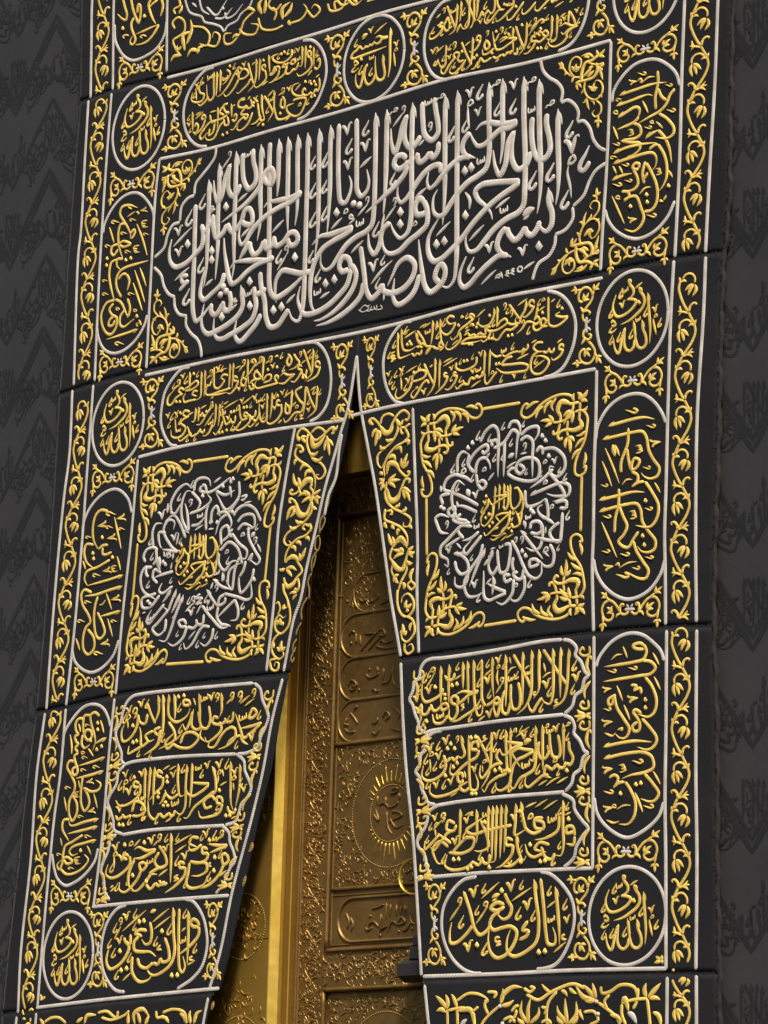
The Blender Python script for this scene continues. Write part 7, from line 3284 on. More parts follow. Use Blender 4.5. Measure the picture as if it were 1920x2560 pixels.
lg16.9,297-1033-8 12-4 8
lg16.9,303-1034 10 10 5 7
lg14.1,348-989-15-14 3-19
eg10.8,311-1059-2-28 17-18 27 13-10 22-20-7
@stack_ornament|
>spray
I stack;1146-1144 1230-1143 1235-1406 1153-1409
>spray
I stack;1153-1407 1235-1405 1241-1671 1159-1675
>spray
I stack;1159-1675 1241-1671 1246-1919 1165-1924
>spray
I stack;434-1146 344-1146 367-1427 456-1426
>spray
I stack;456-1426 367-1427 382-1687 473-1685
>spray
I stack;473-1685 382-1687 401-1928 491-1925
>spray
I stack;-1212-1131-1296-1133-1323-1389-1239-1386
>spray
I stack;-1239-1386-1323-1389-1341-1670-1262-1665
>spray
I stack;-1262-1665-1341-1670-1363-1918-1282-1913
>spray
I stack;-458-1145-369-1144-444-1414-526-1416
>spray
I stack;-526-1416-444-1414-526-1677-609-1681
>spray
I stack;-609-1681-526-1677-575-1896-664-1900
@floral_panel|gold flower panel cut off by the bottom edge on the right flap
>spray
lg19.1,576-2410-33 29-30 22
lg19.1,573-2410 2 28-11 25
lg17.9,567-2420-27 11-22-7
ug12.7,573-2410 5-67
lg17.9,623-2407-14 29-16 22
eg12.7,619-2383 58 24 65-8 33-20-13-11
ug12.7,768-2356 45-6-12-18
ug12.7,623-2403 5-75
ug12.7,576-2415 76 7 53-11 23 13
lg22.1,626-2417 66-2 17-52
ug13.7,705-2424 8-57
>spray
lg20.3,834-2405 9 33 47 28 47-2
lg17.9,834-2402 11 34-1 22
lg18.5,836-2407 36 4 25 15
ug12.7,827-2409-34-20-38-29-16-23
ug12.7,777-2436-18 34 7 23
ug12.7,941-2348 32-15 18 12-21 7
>spray
lg17.9,969-2474-38 43 4 39
lg17.9,969-2474-5 51 12 39
lg17.9,973-2474 40 31 2 26
lg16.9,950-2474-28 15-4 10
ug12.7,886-2430 18 18 19 4
ug12.7,874-2467 31 23 6 23
ug12.7,848-2457 38 9 20-20
>spray
ug12.7,954-2371 57-21 50 21 37 13 75 15 56-17
eg12.7,1067-2369-25 16-16 16
lg15.5,1117-2362 19-9 13-14
lg15.5,1154-2355 19-15 19-7
ug12.7,1099-2365-40-38-8-46 11-46
ug12.7,1025-2416 27-10-14-18
ug12.7,1026-2471 31 8 19-14
>spray
lg17.9,1151-2480-45 43-6 23
lg17.9,1151-2480-11 51-3 39
lg17.9,1153-2480 37 31-1 46
lg16.9,1132-2479-25 15-6 14
lg16.9,1170-2480 20 13 10 14
>spray
lg20.3,1282-2401-59 11-38 41
lg18.5,1275-2396-30 28-25 21
lg18.5,1282-2399-10 30-8 26
lg17.9,1279-2404-37 0-19 9
ug12.7,1291-2411 43-24 37-24 25-32
ug12.7,1334-2435-13 28 24 22
ug12.7,1224-2441 49-1 19-28-42-17
lg15.5,1212-2431-6-9 19-28
>spray
ug12.7,1302-2356 7-23 36 3 48 21 61-10 18-34
ug12.7,1472-2367-6-45-17-27
lg19.1,1508-2403-9 30 8 21
lg19.1,1514-2402 33 28 23 20
lg17.9,1520-2405 30 1 19-7
ug12.7,1514-2405-60-2-57-10
lg22.1,1400-2414 12 13 19-46
ug12.7,1512-2405 9-54 7-50
ug12.7,1400-2419 1-36 19-37
lg17.9,1347-2453 36-11 19-18
lg19.1,1539-2450 24-15 12-36
>bud
ls22.1,1425-2447 24-14 19-28
ls19.1,641-2474 13 14 19 13
cs13.7,831-2409 454 1 7-42-446-19
@floral_panel|gold flower panel cut off by the bottom edge on the left flap
>spray
lg17.9,-1645-2405-22 23-10 9
ug12.7,-1646-2389 39 15 53-1 45-23
lg17.9,-1446-2397 25 12 13 8
lg18.5,-1396-2405 11 31 58 4
ug12.7,-1320-2363 54 4 56-26 9 27
ug12.7,-1297-2382 59-11 76 17 25 16
lg17.9,-1140-2415-2 30 3 16
>spray
lg20.3,-1102-2416-9 42 50 18 43-33
lg18.5,-1070-2413-15 34-13 13
lg17.9,-1044-2418 11 21 9 20
ug12.7,-984-2365 8-26 43 5
ug12.7,-946-2373 62 10 65-16 15-43
lg17.9,-846-2378 26-17 4-21
lg18.5,-781-2423-9 35 6 18
lg18.5,-763-2424 14 39 29 13
lg16.9,-906-2414-26 22-13-8
@floral_panel|gold and silver flower panel cut off by the top edge
>spray
lg16.9,-1070 1518-50 3-16-19
ug10.8,-1077 1516-34 43-13 34 35 10 31 15-3 41-40 27-31-15 17-32
lg15.5,-1092 1530-8 22 3 14
lg15.5,-1095 1541 16 11 6 4
lg20.9,-1052 1531-12 68 56 8
lg18.5,-1043 1554 29 64-9 41
eg10.8,-1012 1628 73-25 34-40-13-37-49 19
eg10.8,-921 1527 60-16 16 38-34 23-12-22
lg19.1,-970 1513-43 12-23-25
lg16.9,-976 1499 13 27 25-1
ug10.8,-1116 1703-9 22 36 10-10 35
lg15.5,-1094 1698 13 17 6 19
>spray
eg10.8,-633 1608-67-32-23-44-50-31-38 9-5 38 44-3
eg10.8,-727 1552 29-28 70-16 16 30-46 20
lg20.9,-591 1580-22 45 26 24
lg18.5,-577 1577 5 39 0 29
ug10.8,-613 1571 23-50 72-23 56 5
lg20.9,-466 1527-5 45 45 21
lg18.5,-459 1535 32 22 15 29
lg16.9,-725 1522-28 7-14-12
lg15.5,-633 1605-42 20-27-9
>spray
ug10.8,-539 1638-15-29 45-30 33 19
ug10.8,-518 1536 13 30-25 30
eg10.8,-427 1503 70 4 28 32-20 29
eg10.8,-329 1537 41-39 34 22-32 29-19-15
lg16.9,-425 1517-6-8 14-16
>spray
ug10.8,-212 1536 17-33 63-5 31 36
eg10.8,-165 1496-8 36 33-3
eg10.8,-101 1529 47-37 39 12
lg16.9,-54 1494 6 8-20 15
>spray
eg10.8,-174 1553 48-44 32 4-14 25
ug10.8,11 1491 52-1 38-3
>cloud_outline
us10.8,-1062 1756 32-63 74-38 15-23 58-24 43-22 21-22 21 17 55 10 20 20 54 22 19 31
>word
es10.8,-975 1735 20-50 44-30
es10.8,-930 1692 62-49 40 33 24 24
es10.8,-878 1632 50-11 54 32
es10.8,-818 1643 11-27 49 3 47 34
ts10.8,-1018 1730 30-25
ds10.8,-827 1660
>date
us7.8,850 274 18-7-4-15-18 6 4 16
us7.8,833 269-17-2 13-9-17-1 21-12
us7.8,806 266-15-2 13-9-18-1 20-11
ts7.8,763 270 11-29
us7.8,736 243 7 14 14 3 1-13-20 6
ts13.7,874 257 53 22
ts13.7,663 236 77 45
>signature
us4.9,141 251 10-15-36 2-11 15
us4.9,122 240-2 14
us4.9,110 240-22 0 5 13
us4.9,23 246 32 18 22-16-32-9-23 14
us4.9,61 243 22-6 5 9
ts4.9,66 256 21 4
@leaf_spray|
>word
lg14.1,1568-2279-12 8-10 8
lg14.1,1569-2279 4 9-1 10
lg14.1,1568-2281-14-2-14-3
lg14.1,1570-2280 4-4 3-7
lg12.7,-1664-2296-10 9-5 11
lg12.7,-1663-2299 7 7 9 4
lg12.7,-1663-2299-10 1-7 0
@edge_braid|gold brown cord looped along the inner edge of the left flap
>word
ub7.8,-120-431 0-17-13-25 0-17 10 2 5 33
ub7.8,-130-494-6-22-21-18-6-19 1-44
ub7.8,-143-529 8-14-15-29-12-12
ub7.8,-163-600-19-5-4-23 2-20 14-9 11 26-4 27
ub7.8,-175-659-22-21-6-23 5-37
ub7.8,-179-672-6-23-10-29
ub7.8,-199-740-14-15-6-20 8-24 0-44
ub7.8,-220-831-21-25-10-22 4-40
ub7.8,-249-925-21-25-7-23
ub7.8,-271-985-19-22 2-31 13 22
ub7.8,-288-1038-13-18 9-17 10 19
lb19.1,-479-1745-6-25-16-12
lb16.9,-508-1871-8-20-8-25
lb16.9,-656-2339-6-20-7-15'''
PANELS = '''
-1721 2138 1017 1463;-1698 1455 -1493 1465 -1168 1449 -475 1432 106 1414 1019 1401;-1721 2138 -1711 1868 -1698 1455;1017 1463 1019 1401
-1698 1446 -1492 1456 -1168 1441 -474 1424 107 1406 1019 1393 1831 1374;-1732 193 -1513 210 -1199 216 153 184 1252 184 1593 178 1794 164;-1698 1446 -1716 1068 -1726 697 -1725 386 -1732 193;1831 1374 1820 778 1817 548 1814 351 1794 164
-1734 185 -1513 203 -1198 209 17 182;-1777 -1130 -1580 -1123 -1300 -1102 -758 -1098 -307 -1112;-1734 185 -1732 -203 -1738 -506 -1755 -837 -1777 -1130;17 182 21 80 -18 -176 -37 -257 -61 -338 -82 -402 -108 -466 -137 -529 -163 -577 -205 -722 -251 -905 -307 -1112
17 182 154 177 1252 178 1593 172 1794 159;284 -1117 899 -1112 1241 -1117 1568 -1132 1766 -1149;17 182 21 80 40 -133 83 -291 127 -447 170 -636 203 -787 226 -892 264 -1038 284 -1117;1794 159 1786 62 1779 -266 1774 -593 1766 -834 1766 -1149
-1779 -1138 -1579 -1133 -1300 -1112 -757 -1107 -315 -1120;-1913 -2344 -1222 -2315 -627 -2302;-1779 -1138 -1816 -1391 -1851 -1730 -1894 -2100 -1913 -2344;-315 -1120 -354 -1284 -391 -1475 -454 -1665 -522 -1933 -581 -2158 -627 -2302
284 -1125 899 -1120 1241 -1125 1569 -1140 1766 -1157;434 -2297 1039 -2305 1593 -2319 1807 -2326;284 -1125 305 -1361 328 -1550 369 -1780 402 -2034 434 -2297;1766 -1157 1784 -1504 1792 -1951 1807 -2326
-1913 -2352 -1222 -2323 -669 -2310;-1924 -2531 -705 -2551;-1913 -2352 -1924 -2531;-669 -2310 -696 -2424 -705 -2551
450 -2305 1039 -2312 1593 -2325 1807 -2334;491 -2586 1810 -2616;450 -2305 475 -2458 491 -2586;1807 -2334 1810 -2616
-
-1698 1451 -1492 1461 -1168 1446 -474 1429 107 1411 1019 1397
-1734 190 -1513 206 -1199 212 154 181 1252 181 1593 175 1794 162
-1776 -1135 -1580 -1128 -1300 -1107 -757 -1102 -313 -1116
288 -1121 899 -1115 1241 -1121 1569 -1136 1764 -1153
-1913 -2348 -1222 -2318 -658 -2306
446 -2301 1039 -2308 1593 -2321 1802 -2330
'''
DOOR_WORDS = '''
>word
ug9,-136-1018 47 35 69 39 15-25-41 1
eg9,-93-1020 48 36 45 22
tg9,-122-953 87-5
ug9,-34-993 16 3 17-11 21 3 19 5
eg9,-55-1006 49-14 67-2
ug9,-199-952 16 18 16-10
ug9,-161-945 4-41
tg9,-139-955 7-44
dg9,34-946-221-35
>word
ug9,-105-1106 22-19 38 5 15 10
ug9,-17-1154 37 5 15 41 15-52 30-22
hg9,40-1090 3-71
hg9,-9-1093 2-48
ug9,-70-1176 16 3 11-9 19 6
ug9,-196-1148 15 22 28-15-10-23-27 4
ug9,-175-1146 17-6 16 10
hg9,-41-1085 2-28
dg9,-84-1093-52-73
>word
ug9,-187-1246 34-31 15-21
ug9,-212-1306 28-19 36 1
ug9,-65-1300 27 1 7 19
ug9,5-1298 27 17-23 18-15-27
eg9,45-1248 40-31-11-23
tg9,38-1329 62-16
eg9,-64-1331 27-14 22 25
ug9,-197-1269-10-22 22-6
ug9,-160-1241 19 14
>word
ug9,-94-838 43 15 12 16
ug9,-40-848 43 10 13 9
ug9,-150-812 22-15 22 10
>word
ug9,-14-1617 28 9 29-19 36 8 10 12
eg9,51-1643 43-7 16-12-58-17-27-13
eg9,45-1667 37-39 38 9
eg9,30-1641 9-61 24-29
eg9,-41-1646 29-27-19 47
hg9,21-1584 1-38
hg9,-23-1576 4-41
hg9,91-1574 5-31
ug9,52-1561 31 3-6-15-35-3
>word
hg9,39-1981 3-66
hg9,61-1988-2-50
ug9,-38-2003 39 6 31 9
ug9,-49-2025 14-6
eg9,95-2067 27 25 18-17-31-9-35 12-28-41
ug9,-53-2065 28 15 32-23
eg9,-67-2069 15-12 24 10
hg9,92-1992 6-43
hg9,115-1992 3-41
hg9,136-1997 4-38
ug9,130-2093 23 8 15 25
hg9,15-2023-5-61
eg9,10-2084 40 14
dg9,110-2093-96-10 166 17
ug9,-174-2008 20-37-13-29
ug9,-151-2025 19-31-13-29
ug9,164-2030 8-31 21-11
'''
# ------------------------------------------------------------------ read the stitch drawings
MOT = {}; PARTS = []; cur = None
for l in STITCHES.strip().split('\n'):
    if l[0] == '*': n, a = l[1:].split(';'); cur = dict(anchor=[float(t) for t in NUM.findall(a)], strokes=[]); MOT[n] = cur
    elif l[0] == '@': n, lab = l[1:].split('|'); PARTS.append((n, lab, [])); cur = None
    elif l[0] == '>': cur = dict(name=l[1:], strokes=[]); PARTS[-1][2].append(cur)
    elif l[:2] == 'J ':
        n, a = l[2:].split(';'); m = MOT[n]; x0, z0, rx, rz = m['anchor']; x1, z1, sx, sz = [float(t) for t in NUM.findall(a)]
        for t, w_, c, P in m['strokes']: cur['strokes'].append((t, w_*(sx/rx + sz/rz)/2, c, (P - (x0, z0))*(sx/rx, sz/rz) + (x1, z1)))
    elif l[:2] == 'I ':
        b = l[2:].split(';'); m = MOT[b[0]]; H = homog(np.array(m['anchor']).reshape(4, 2), pts(b[1]))
        clip = [float(t) for t in NUM.findall(b[2])] if len(b) > 2 else None
        for t, w_, c, P in m['strokes']:
            Q = through(H, P)
            if clip:
                if t in 'ue': Q = Q[(Q[:, 1] >= clip[0]) & (Q[:, 1] <= clip[1])]
                elif not clip[0] <= Q[:, 1].mean() <= clip[1]: continue
                if len(Q) < 2: continue
            cur['strokes'].append((t, w_, c, Q))
    else: cur['strokes'].append(parse_stroke(l))

# ------------------------------------------------------------------ the curtain
curtain = thing('door_curtain', 'black curtain embroidered with gold and silver lettering, parted in the middle over the gold door', 'curtain')
def at_len(P, u):
    d = np.r_[0, np.cumsum(np.linalg.norm(np.diff(P, axis=0), axis=1))]; d /= d[-1]
    return np.stack([np.interp(u, d, P[:, 0]), np.interp(u, d, P[:, 1])], 1)
def fabric_panel(four, name):
    top, bot, lef, rig = [pts(s)/1000. for s in four.split(';')]
    W = max(np.ptp(top[:, 0]), np.ptp(bot[:, 0])); Hh = max(np.ptp(lef[:, 1]), np.ptp(rig[:, 1]), .1)
    nu, nv = int(W/.016)+2, int(Hh/.02)+2; u = np.linspace(0, 1, nu); v = np.linspace(0, 1, nv)
    T, Bt, Lf, Rt = at_len(top, u), at_len(bot, u), at_len(lef, v), at_len(rig, v)
    U, V = u[None, :, None], v[:, None, None]
    P = (1-V)*T[None] + V*Bt[None] + (1-U)*Lf[:, None] + U*Rt[:, None] - ((1-U)*(1-V)*top[0] + U*(1-V)*top[-1] + (1-U)*V*bot[0] + U*V*bot[-1])
    P = P.reshape(-1, 2); x, z = P[:, 0], P[:, 1]
    puck = .0007*np.sin(x*150 + 2*np.sin(z*4))*np.sin(z*3.1 + x*5)
    mb = MB(); mb.add(np.stack([x, drape(x, z) + np.maximum(puck, -.0003), z], 1), [(i*nu+j, (i+1)*nu+j, (i+1)*nu+j+1, i*nu+j+1) for i in range(nv-1) for j in range(nu-1)], 'black')
    o = mb.build(name, curtain); s = o.modifiers.new('cloth', 'SOLIDIFY'); s.thickness = .005; s.offset = -1.0
    return o
pan, sea = PANELS.strip().split('\n-\n')
for l in pan.split('\n'): fabric_panel(l, 'fabric_panel')
rnd = random.Random(4)
for l in sea.split('\n'):                                          # the joins between the sewn lengths
    P = pts(l)/1000.; mb = MB(); Sp = spline(P, 160)
    ribbon(mb, Sp, np.full(len(Sp), .012), 'black', lambda p, h: np.stack([p[:, 0], drape(p[:, 0], p[:, 1]) + .0012 - h, p[:, 1]], 1), cap=.0006, flat=True)
    mb.build('seam_tape', curtain)
    mb = MB(); L = np.linalg.norm(np.diff(Sp, axis=0), axis=1).sum(); k = int(L/.016)
    for i in range(k):
        if rnd.random() < .4: continue
        a = at_len(Sp, np.array([(i+rnd.uniform(.0, .5))/k]))[0]; h = rnd.uniform(.003, .007); e = rnd.uniform(-.006, .008)
        ribbon(mb, np.array([a+(0, h), a+(e*.5, 0), a+(e, -h)]), np.full(3, .0012), 'seam', on_curtain, .0006)
    o = mb.build('seam_stitching', curtain); o['kind'] = 'stuff'

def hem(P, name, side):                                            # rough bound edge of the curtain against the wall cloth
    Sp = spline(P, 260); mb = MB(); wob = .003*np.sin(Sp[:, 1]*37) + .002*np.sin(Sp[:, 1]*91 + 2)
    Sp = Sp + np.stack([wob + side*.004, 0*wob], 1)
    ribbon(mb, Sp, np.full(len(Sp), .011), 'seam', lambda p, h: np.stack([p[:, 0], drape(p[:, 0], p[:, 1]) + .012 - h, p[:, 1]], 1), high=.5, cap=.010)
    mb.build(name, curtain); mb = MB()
    for i in range(420):
        u = rnd.random(); a = at_len(Sp, np.array([u]))[0]; l = rnd.uniform(.008, .03); t = rnd.uniform(-.9, .9)
        ribbon(mb, np.array([a, a + (side*rnd.uniform(-.6, 1)*l*.5, l*t), a + (side*rnd.uniform(-1, 1)*l, l*t*1.6)]), np.array([.0012, .001, .0004]), 'seam', lambda p, h: np.stack([p[:, 0], drape(p[:, 0], p[:, 1]) - .001 - h, p[:, 1]], 1))
    o = mb.build('frayed_threads', curtain); o['kind'] = 'stuff'
rows = [[pts(s)/1000. for s in l.split(';')] for l in pan.split('\n')]
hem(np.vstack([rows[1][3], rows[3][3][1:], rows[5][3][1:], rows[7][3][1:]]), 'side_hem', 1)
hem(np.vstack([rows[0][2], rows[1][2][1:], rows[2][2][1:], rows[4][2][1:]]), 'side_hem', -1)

LOOSE = {'border_cord', 'flower_border', 'gap_ornament', 'side_ornament', 'corner_ornament', 'stack_ornament', 'floral_strip', 'leaf_spray', 'edge_braid'}
RENAME = {'flower_border': 'flower_sprig', 'gap_ornament': 'scroll_spray', 'side_ornament': 'scroll_spray', 'corner_ornament': 'corner_spray', 'stack_ornament': 'leaf_tendril', 'edge_braid': 'looped_braid'}
def sew(strokes, name, parent, label=None):
    mb = MB()
    for k, st in enumerate(strokes): stroke(mb, st, on_curtain, k)
    return mb.build(name, parent, label=label)
for name, lab, words in PARTS:
    words = [w_ for w_ in words if w_['strokes']]
    if name == 'border_cord':
        for w_ in words:
            for st in w_['strokes']: sew([st], name, curtain)
    elif name in LOOSE:
        for w_ in words:
            if w_['name'] == 'gold_bar' or name == 'edge_braid':
                for st in w_['strokes']: sew([st], 'gold_bar' if name != 'edge_braid' else 'looped_braid', curtain)
            else: sew(w_['strokes'], RENAME.get(name, name), curtain)
    else:
        root = bpy.data.objects.new(name, None); root['label'] = lab or 'large silver panel of interlaced tall lettering in a scalloped outline'; link(root, curtain)
        for w_ in words:
            if w_['name'] == 'bud':
                for t, wd, c, P in w_['strokes']:
                    for st in ([(t, wd, c, q[None]) for q in P] if t == 'c' else [(t, wd, c, P)]): sew([st], 'bud', root)
            elif w_['name'] in ('cartouche_frame', 'cloud_outline'):
                for st in w_['strokes']: sew([st], 'outline_cord', root)
            else: sew(w_['strokes'], w_['name'], root)

# ------------------------------------------------------------------ the woven black cover on the wall behind
cover = thing('wall_cover', 'black woven cloth with dark zigzag bands and lettering on the wall behind the curtain', 'wall cloth')
YC = .035
def cover_y(x, z): return YC + .010*np.sin(x*1.7 + .4*z) + .006*np.sin(z*1.3 + 2*x) + .003*np.sin(x*11 + z)
nx, nz = 150, 150; gx = np.linspace(-3.6, 3.6, nx); gz = np.linspace(-4.2, 3.6, nz)
X, Z = np.meshgrid(gx, gz); mb = MB()
hole = lambda i, j: -1.15 < gx[j] and gx[j+1] < 1.0 and gz[i+1] < .22
mb.add(np.stack([X.ravel(), cover_y(X, Z).ravel(), Z.ravel()], 1), [(i*nx+j, i*nx+j+1, (i+1)*nx+j+1, (i+1)*nx+j) for i in range(nz-1) for j in range(nx-1) if not hole(i, j)], 'cover')
mb.build('cloth', cover)
def on_cover(P, H): return np.stack([P[:, 0], cover_y(P[:, 0], P[:, 1]) - .001 - H, P[:, 1]], 1)
PX, PZ, X0, Z0 = .508, .3425, -2.15, 1.853
spans = [(-2.75, -1.45), (1.45, 2.5)]
def inside(P): return ((P[:, 0] > -2.8) & (P[:, 0] < -1.35)) | ((P[:, 0] > 1.35) & (P[:, 0] < 2.6))
for side in spans:
    for k in range(-6, 14):
        zb = Z0 - k*PZ; xs = np.arange(math.floor((side[0]-X0)/(PX/2)), math.ceil((side[1]-X0)/(PX/2))+1)
        P = np.array([(X0 + i*PX/2, zb + (PZ if i % 2 else 0)) for i in xs])
        for off in ((0, .042) if k % 2 else (0,)):
            Q = np.vstack([a*(1-t) + b*t for a, b in zip(P, P[1:]) for t in np.linspace(0, 1, 14, endpoint=False)]) + (0, off - .012*(k % 2))
            mb = MB(); ribbon(mb, Q, np.full(len(Q), .0105), 'weave', on_cover, cap=.00012, flat=True); mb.build('woven_band', cover)
def flat_word(sources):
    st = [s for src in sources for s in src]; A = np.vstack([s[3] for s in st]); c = (A.max(0) + A.min(0))/2; h = np.ptp(A[:, 1])/2
    return [(t, w_/h*1000*1.15, c_, (P - c)/h*1000) for t, w_, c_, P in st]
by = lambda n, i: [p for p in PARTS if p[0] == n][i][2]
big = flat_word([MOT['allah']['strokes']]); la = flat_word([by('scalloped_cartouche', 0)[1]['strokes']]); lb = flat_word([by('scalloped_cartouche', 0)[2]['strokes']]); rb = flat_word([MOT['rabbi']['strokes']])
def weave_word(src, x, z, sc, ang=0.0, shear=0.0, sx=1.0):
    ca, sa = math.cos(ang), math.sin(ang); mb = MB(); Mx = np.array([[ca, -sa], [sa, ca]]) @ np.array([[sx, shear], [0, 1]])
    for t, w_, c_, P in src:
        Q = (P @ Mx.T)*sc + (x*1000, z*1000)
        if w_*sc > 3 and t in 'hesutl': stroke(mb, (t, w_*sc, c_, Q), on_cover, 0, step=9, key='weave', cap=.00012, flat=True)
    if mb.nv: mb.build('woven_word', cover)
for side in spans:
    for k in range(-6, 14):
        zb = Z0 - k*PZ
        for i in range(math.floor((side[0]-X0)/PX)-1, math.ceil((side[1]-X0)/PX)+1):
            xp, zp = X0 + (i+.5)*PX, zb + PZ
            if not side[0]-.1 < xp < side[1]+.1: continue
            if k % 2: weave_word(big, xp, zp - .16, .105)
            else:
                weave_word(la, xp, zp - .15, .095, 0, 0, .75)
            weave_word(la if k % 2 else big, xp + PX*.5, zb + .14, .10, 0, 0, .7)
            weave_word(rb, xp - PX*.17, zb + PZ*.30, .062, .5)
            weave_word(lb, xp + PX*.17, zb + PZ*.32, .062, -.5)
            a = math.atan2(PZ, PX/2)
            weave_word(rb if k % 2 else lb, xp - PX*.27, zb + PZ*.52 - .12, .058, a, 0, 1.25)
            weave_word(lb if k % 2 else rb, xp + PX*.27, zb + PZ*.52 - .12, .058, -a, 0, 1.1)

# ------------------------------------------------------------------ the gold door and its frame
YF, YL = .10, .20
frame = thing('door_frame', 'smooth gold door surround with beaded roundels and a bright polished corner strip', 'door frame', (-.6, YF, -4))
def FP(mb, name, par, **kw): o = mb.build(name, par, **kw); o.matrix_parent_inverse = par.matrix_world.inverted() if False else Matrix.Translation(-Vector(par.location)); return o
for z0, z1 in ((-4.0, -3.14), (-3.137, -2.105), (-2.102, -1.62), (-1.617, -.62), (-.617, .35)):
    mb = MB(); mb.box((-1.3, YF, z0), (-.462, YF+.019, z1), 'frame', .0015); FP(mb, 'plate', frame, smooth=False)
mb = MB(); mb.box((-1.3, YF+.02, -4), (-.464, YF+.06, .35), 'frame'); FP(mb, 'backing_plate', frame, smooth=False)
mb = MB(); mb.box((-.459, YF, -.349), (1.2, YF+.05, .35), 'frame', .0015); FP(mb, 'lintel', frame, smooth=False)
def prism(mb, sec, z0, z1, key, nseg=1):
    m = len(sec); zs = np.linspace(z0, z1, nseg+1)
    V = [(x, y, z) for z in zs for x, y in sec]
    mb.add(V, [(i*m+j, i*m+j+1, (i+1)*m+j+1, (i+1)*m+j) for i in range(nseg) for j in range(m-1)], key)
for z0, z1 in ((-4, -.352),):
    mb = MB(); prism(mb, [(-.462, YF+.02), (-.462, YF-.010), (-.458, YF-.014), (-.452, YF-.014), (-.430, YF+.016), (-.430, YF+.03)], z0, z1, 'bright'); FP(mb, 'corner_strip', frame, smooth=False)
    mb = MB(); prism(mb, [(-.4305, YF+.028), (-.4285, YF+.034), (-.4305, YF+.04), (-.4305, YF+.066), (-.4275, YF+.07), (-.4305, YF+.075), (-.4305, YL+.02)], z0, z1, 'frame'); FP(mb, 'jamb', frame, smooth=False)
def beads(mb, cx, cz, r, y, key, n, w=.006):
    a = np.linspace(0, 2*math.pi, 97); P = np.stack([cx + r*np.cos(a), cz + r*np.sin(a)], 1); ribbon(mb, P, np.full(97, w*.45), key, on_plane(y), cap=.002)
    for i in range(n):
        t = 2*math.pi*i/n; q = np.array([cx + r*math.cos(t), cz + r*math.sin(t)]); b = np.array([(math.cos(u), math.sin(u)) for u in np.linspace(0, 2*math.pi, 6, endpoint=False)])*w*.5
        V = on_plane(y)(np.vstack([q+b, q+b*.6, q[None]]), np.r_[np.zeros(6), np.full(6, w*.5), [w*.62]])
        mb.add(V, [(j, 6+j, 6+(j+1) % 6, (j+1) % 6) for j in range(6)] + [(6+j, 12, 6+(j+1) % 6) for j in range(6)], key)
def scrolls(mb, x0, x1, z0, z1, y, key, dens, seed, w=5.0, L=.05, high=.5, keep=None):
    r = random.Random(seed); n = int((x1-x0)*(z1-z0)*dens)
    for i in range(n):
        x, z, a = r.uniform(x0, x1), r.uniform(z0, z1), r.uniform(0, 6.283)
        if keep and not keep(x, z): continue
        turn = r.choice((-1, 1))*r.uniform(20, 60); l = L*r.uniform(.5, 1.2); P = [(x, z)]
        for q in range(6):
            P.append((P[-1][0] + math.cos(a)*l/6, P[-1][1] + math.sin(a)*l/6)); a += turn*l/6*(1+q*.3)
        stroke(mb, (r.choice('tlle'), w*r.uniform(.7, 1.5), 'g', np.array(P)*1000), on_plane(y), i, step=7, key=key, high=high*.6, cap=.0035)
for cz in (-2.05, -1.585, -2.515, -1.12, -2.98):
    mb = MB(); beads(mb, -.62, cz, .125, YF, 'relief', 84); scrolls(mb, -.72, -.52, cz-.11, cz+.11, YF, 'frame', 2200, int(-cz*100), 5, .045, .35, lambda x, z, cz=cz: math.hypot(x+.62, z-cz) < .108)
    FP(mb, 'beaded_roundel', frame)
mb = MB(); beads(mb, -.20, -.275, .085, YF, 'frame', 60); FP(mb, 'beaded_roundel', frame)
mb = MB(); scrolls(mb, -.85, -.47, -4, -2.22, YF, 'frame', 700, 3, 5, .05, .22, lambda x, z: all(math.hypot(x+.62, z-c) > .14 for c in (-2.515, -2.98)))
o = FP(mb, 'chased_scrolls', frame); o['kind'] = 'stuff'

door = thing('gold_door', 'embossed gold door leaf with lettered bands and a sunburst roundel, seen between the curtain flaps', 'door', (0, YL, -4))
P0 = .012                                                          # panels sit this far behind the stiles
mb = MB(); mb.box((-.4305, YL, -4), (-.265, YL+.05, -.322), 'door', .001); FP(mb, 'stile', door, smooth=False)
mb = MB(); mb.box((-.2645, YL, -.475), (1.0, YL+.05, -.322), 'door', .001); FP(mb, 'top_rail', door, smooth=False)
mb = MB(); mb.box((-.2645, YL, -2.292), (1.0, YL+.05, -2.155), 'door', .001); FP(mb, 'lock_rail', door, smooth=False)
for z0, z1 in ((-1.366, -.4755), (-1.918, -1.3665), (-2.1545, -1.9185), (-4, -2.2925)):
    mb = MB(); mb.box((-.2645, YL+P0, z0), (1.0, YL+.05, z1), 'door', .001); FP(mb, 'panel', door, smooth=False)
def bar(a, b, w, y, h=.5, key='door'):
    mb = MB(); Q = np.array([a, b]); Sp = spline(Q, 40); ribbon(mb, Sp, np.full(40, w/2), key, on_plane(y), high=h, cap=.02); FP(mb, 'moulding', door)
for x in (-.421, -.408): bar((x, -4), (x, -.325), .011, YL)
bar((-.268, -4), (-.268, -2.302), .016, YL); bar((-.262, -2.15), (-.262, -.478), .018, YL)
bar((-.25, -2.15), (-.25, -.478), .008, YL+P0)
for z, x0 in ((-.333, -.405), (-.480, -.262), (-1.369, -.255), (-1.920, -.25), (-2.150, -.262), (-2.297, -.268)): bar((x0, z), (1.0, z), .018 if z < -.4 else .012, YL+(P0 if z in (-1.369, -1.920) else 0))
bar((-.25, -.495), (1.0, -.495), .008, YL+P0); bar((-.25, -1.944), (1.0, -1.944), .006, YL+P0); bar((-.25, -2.13), (1.0, -2.13), .006, YL+P0); bar((-.26, -2.31), (1, -2.31), .007, YL+P0)
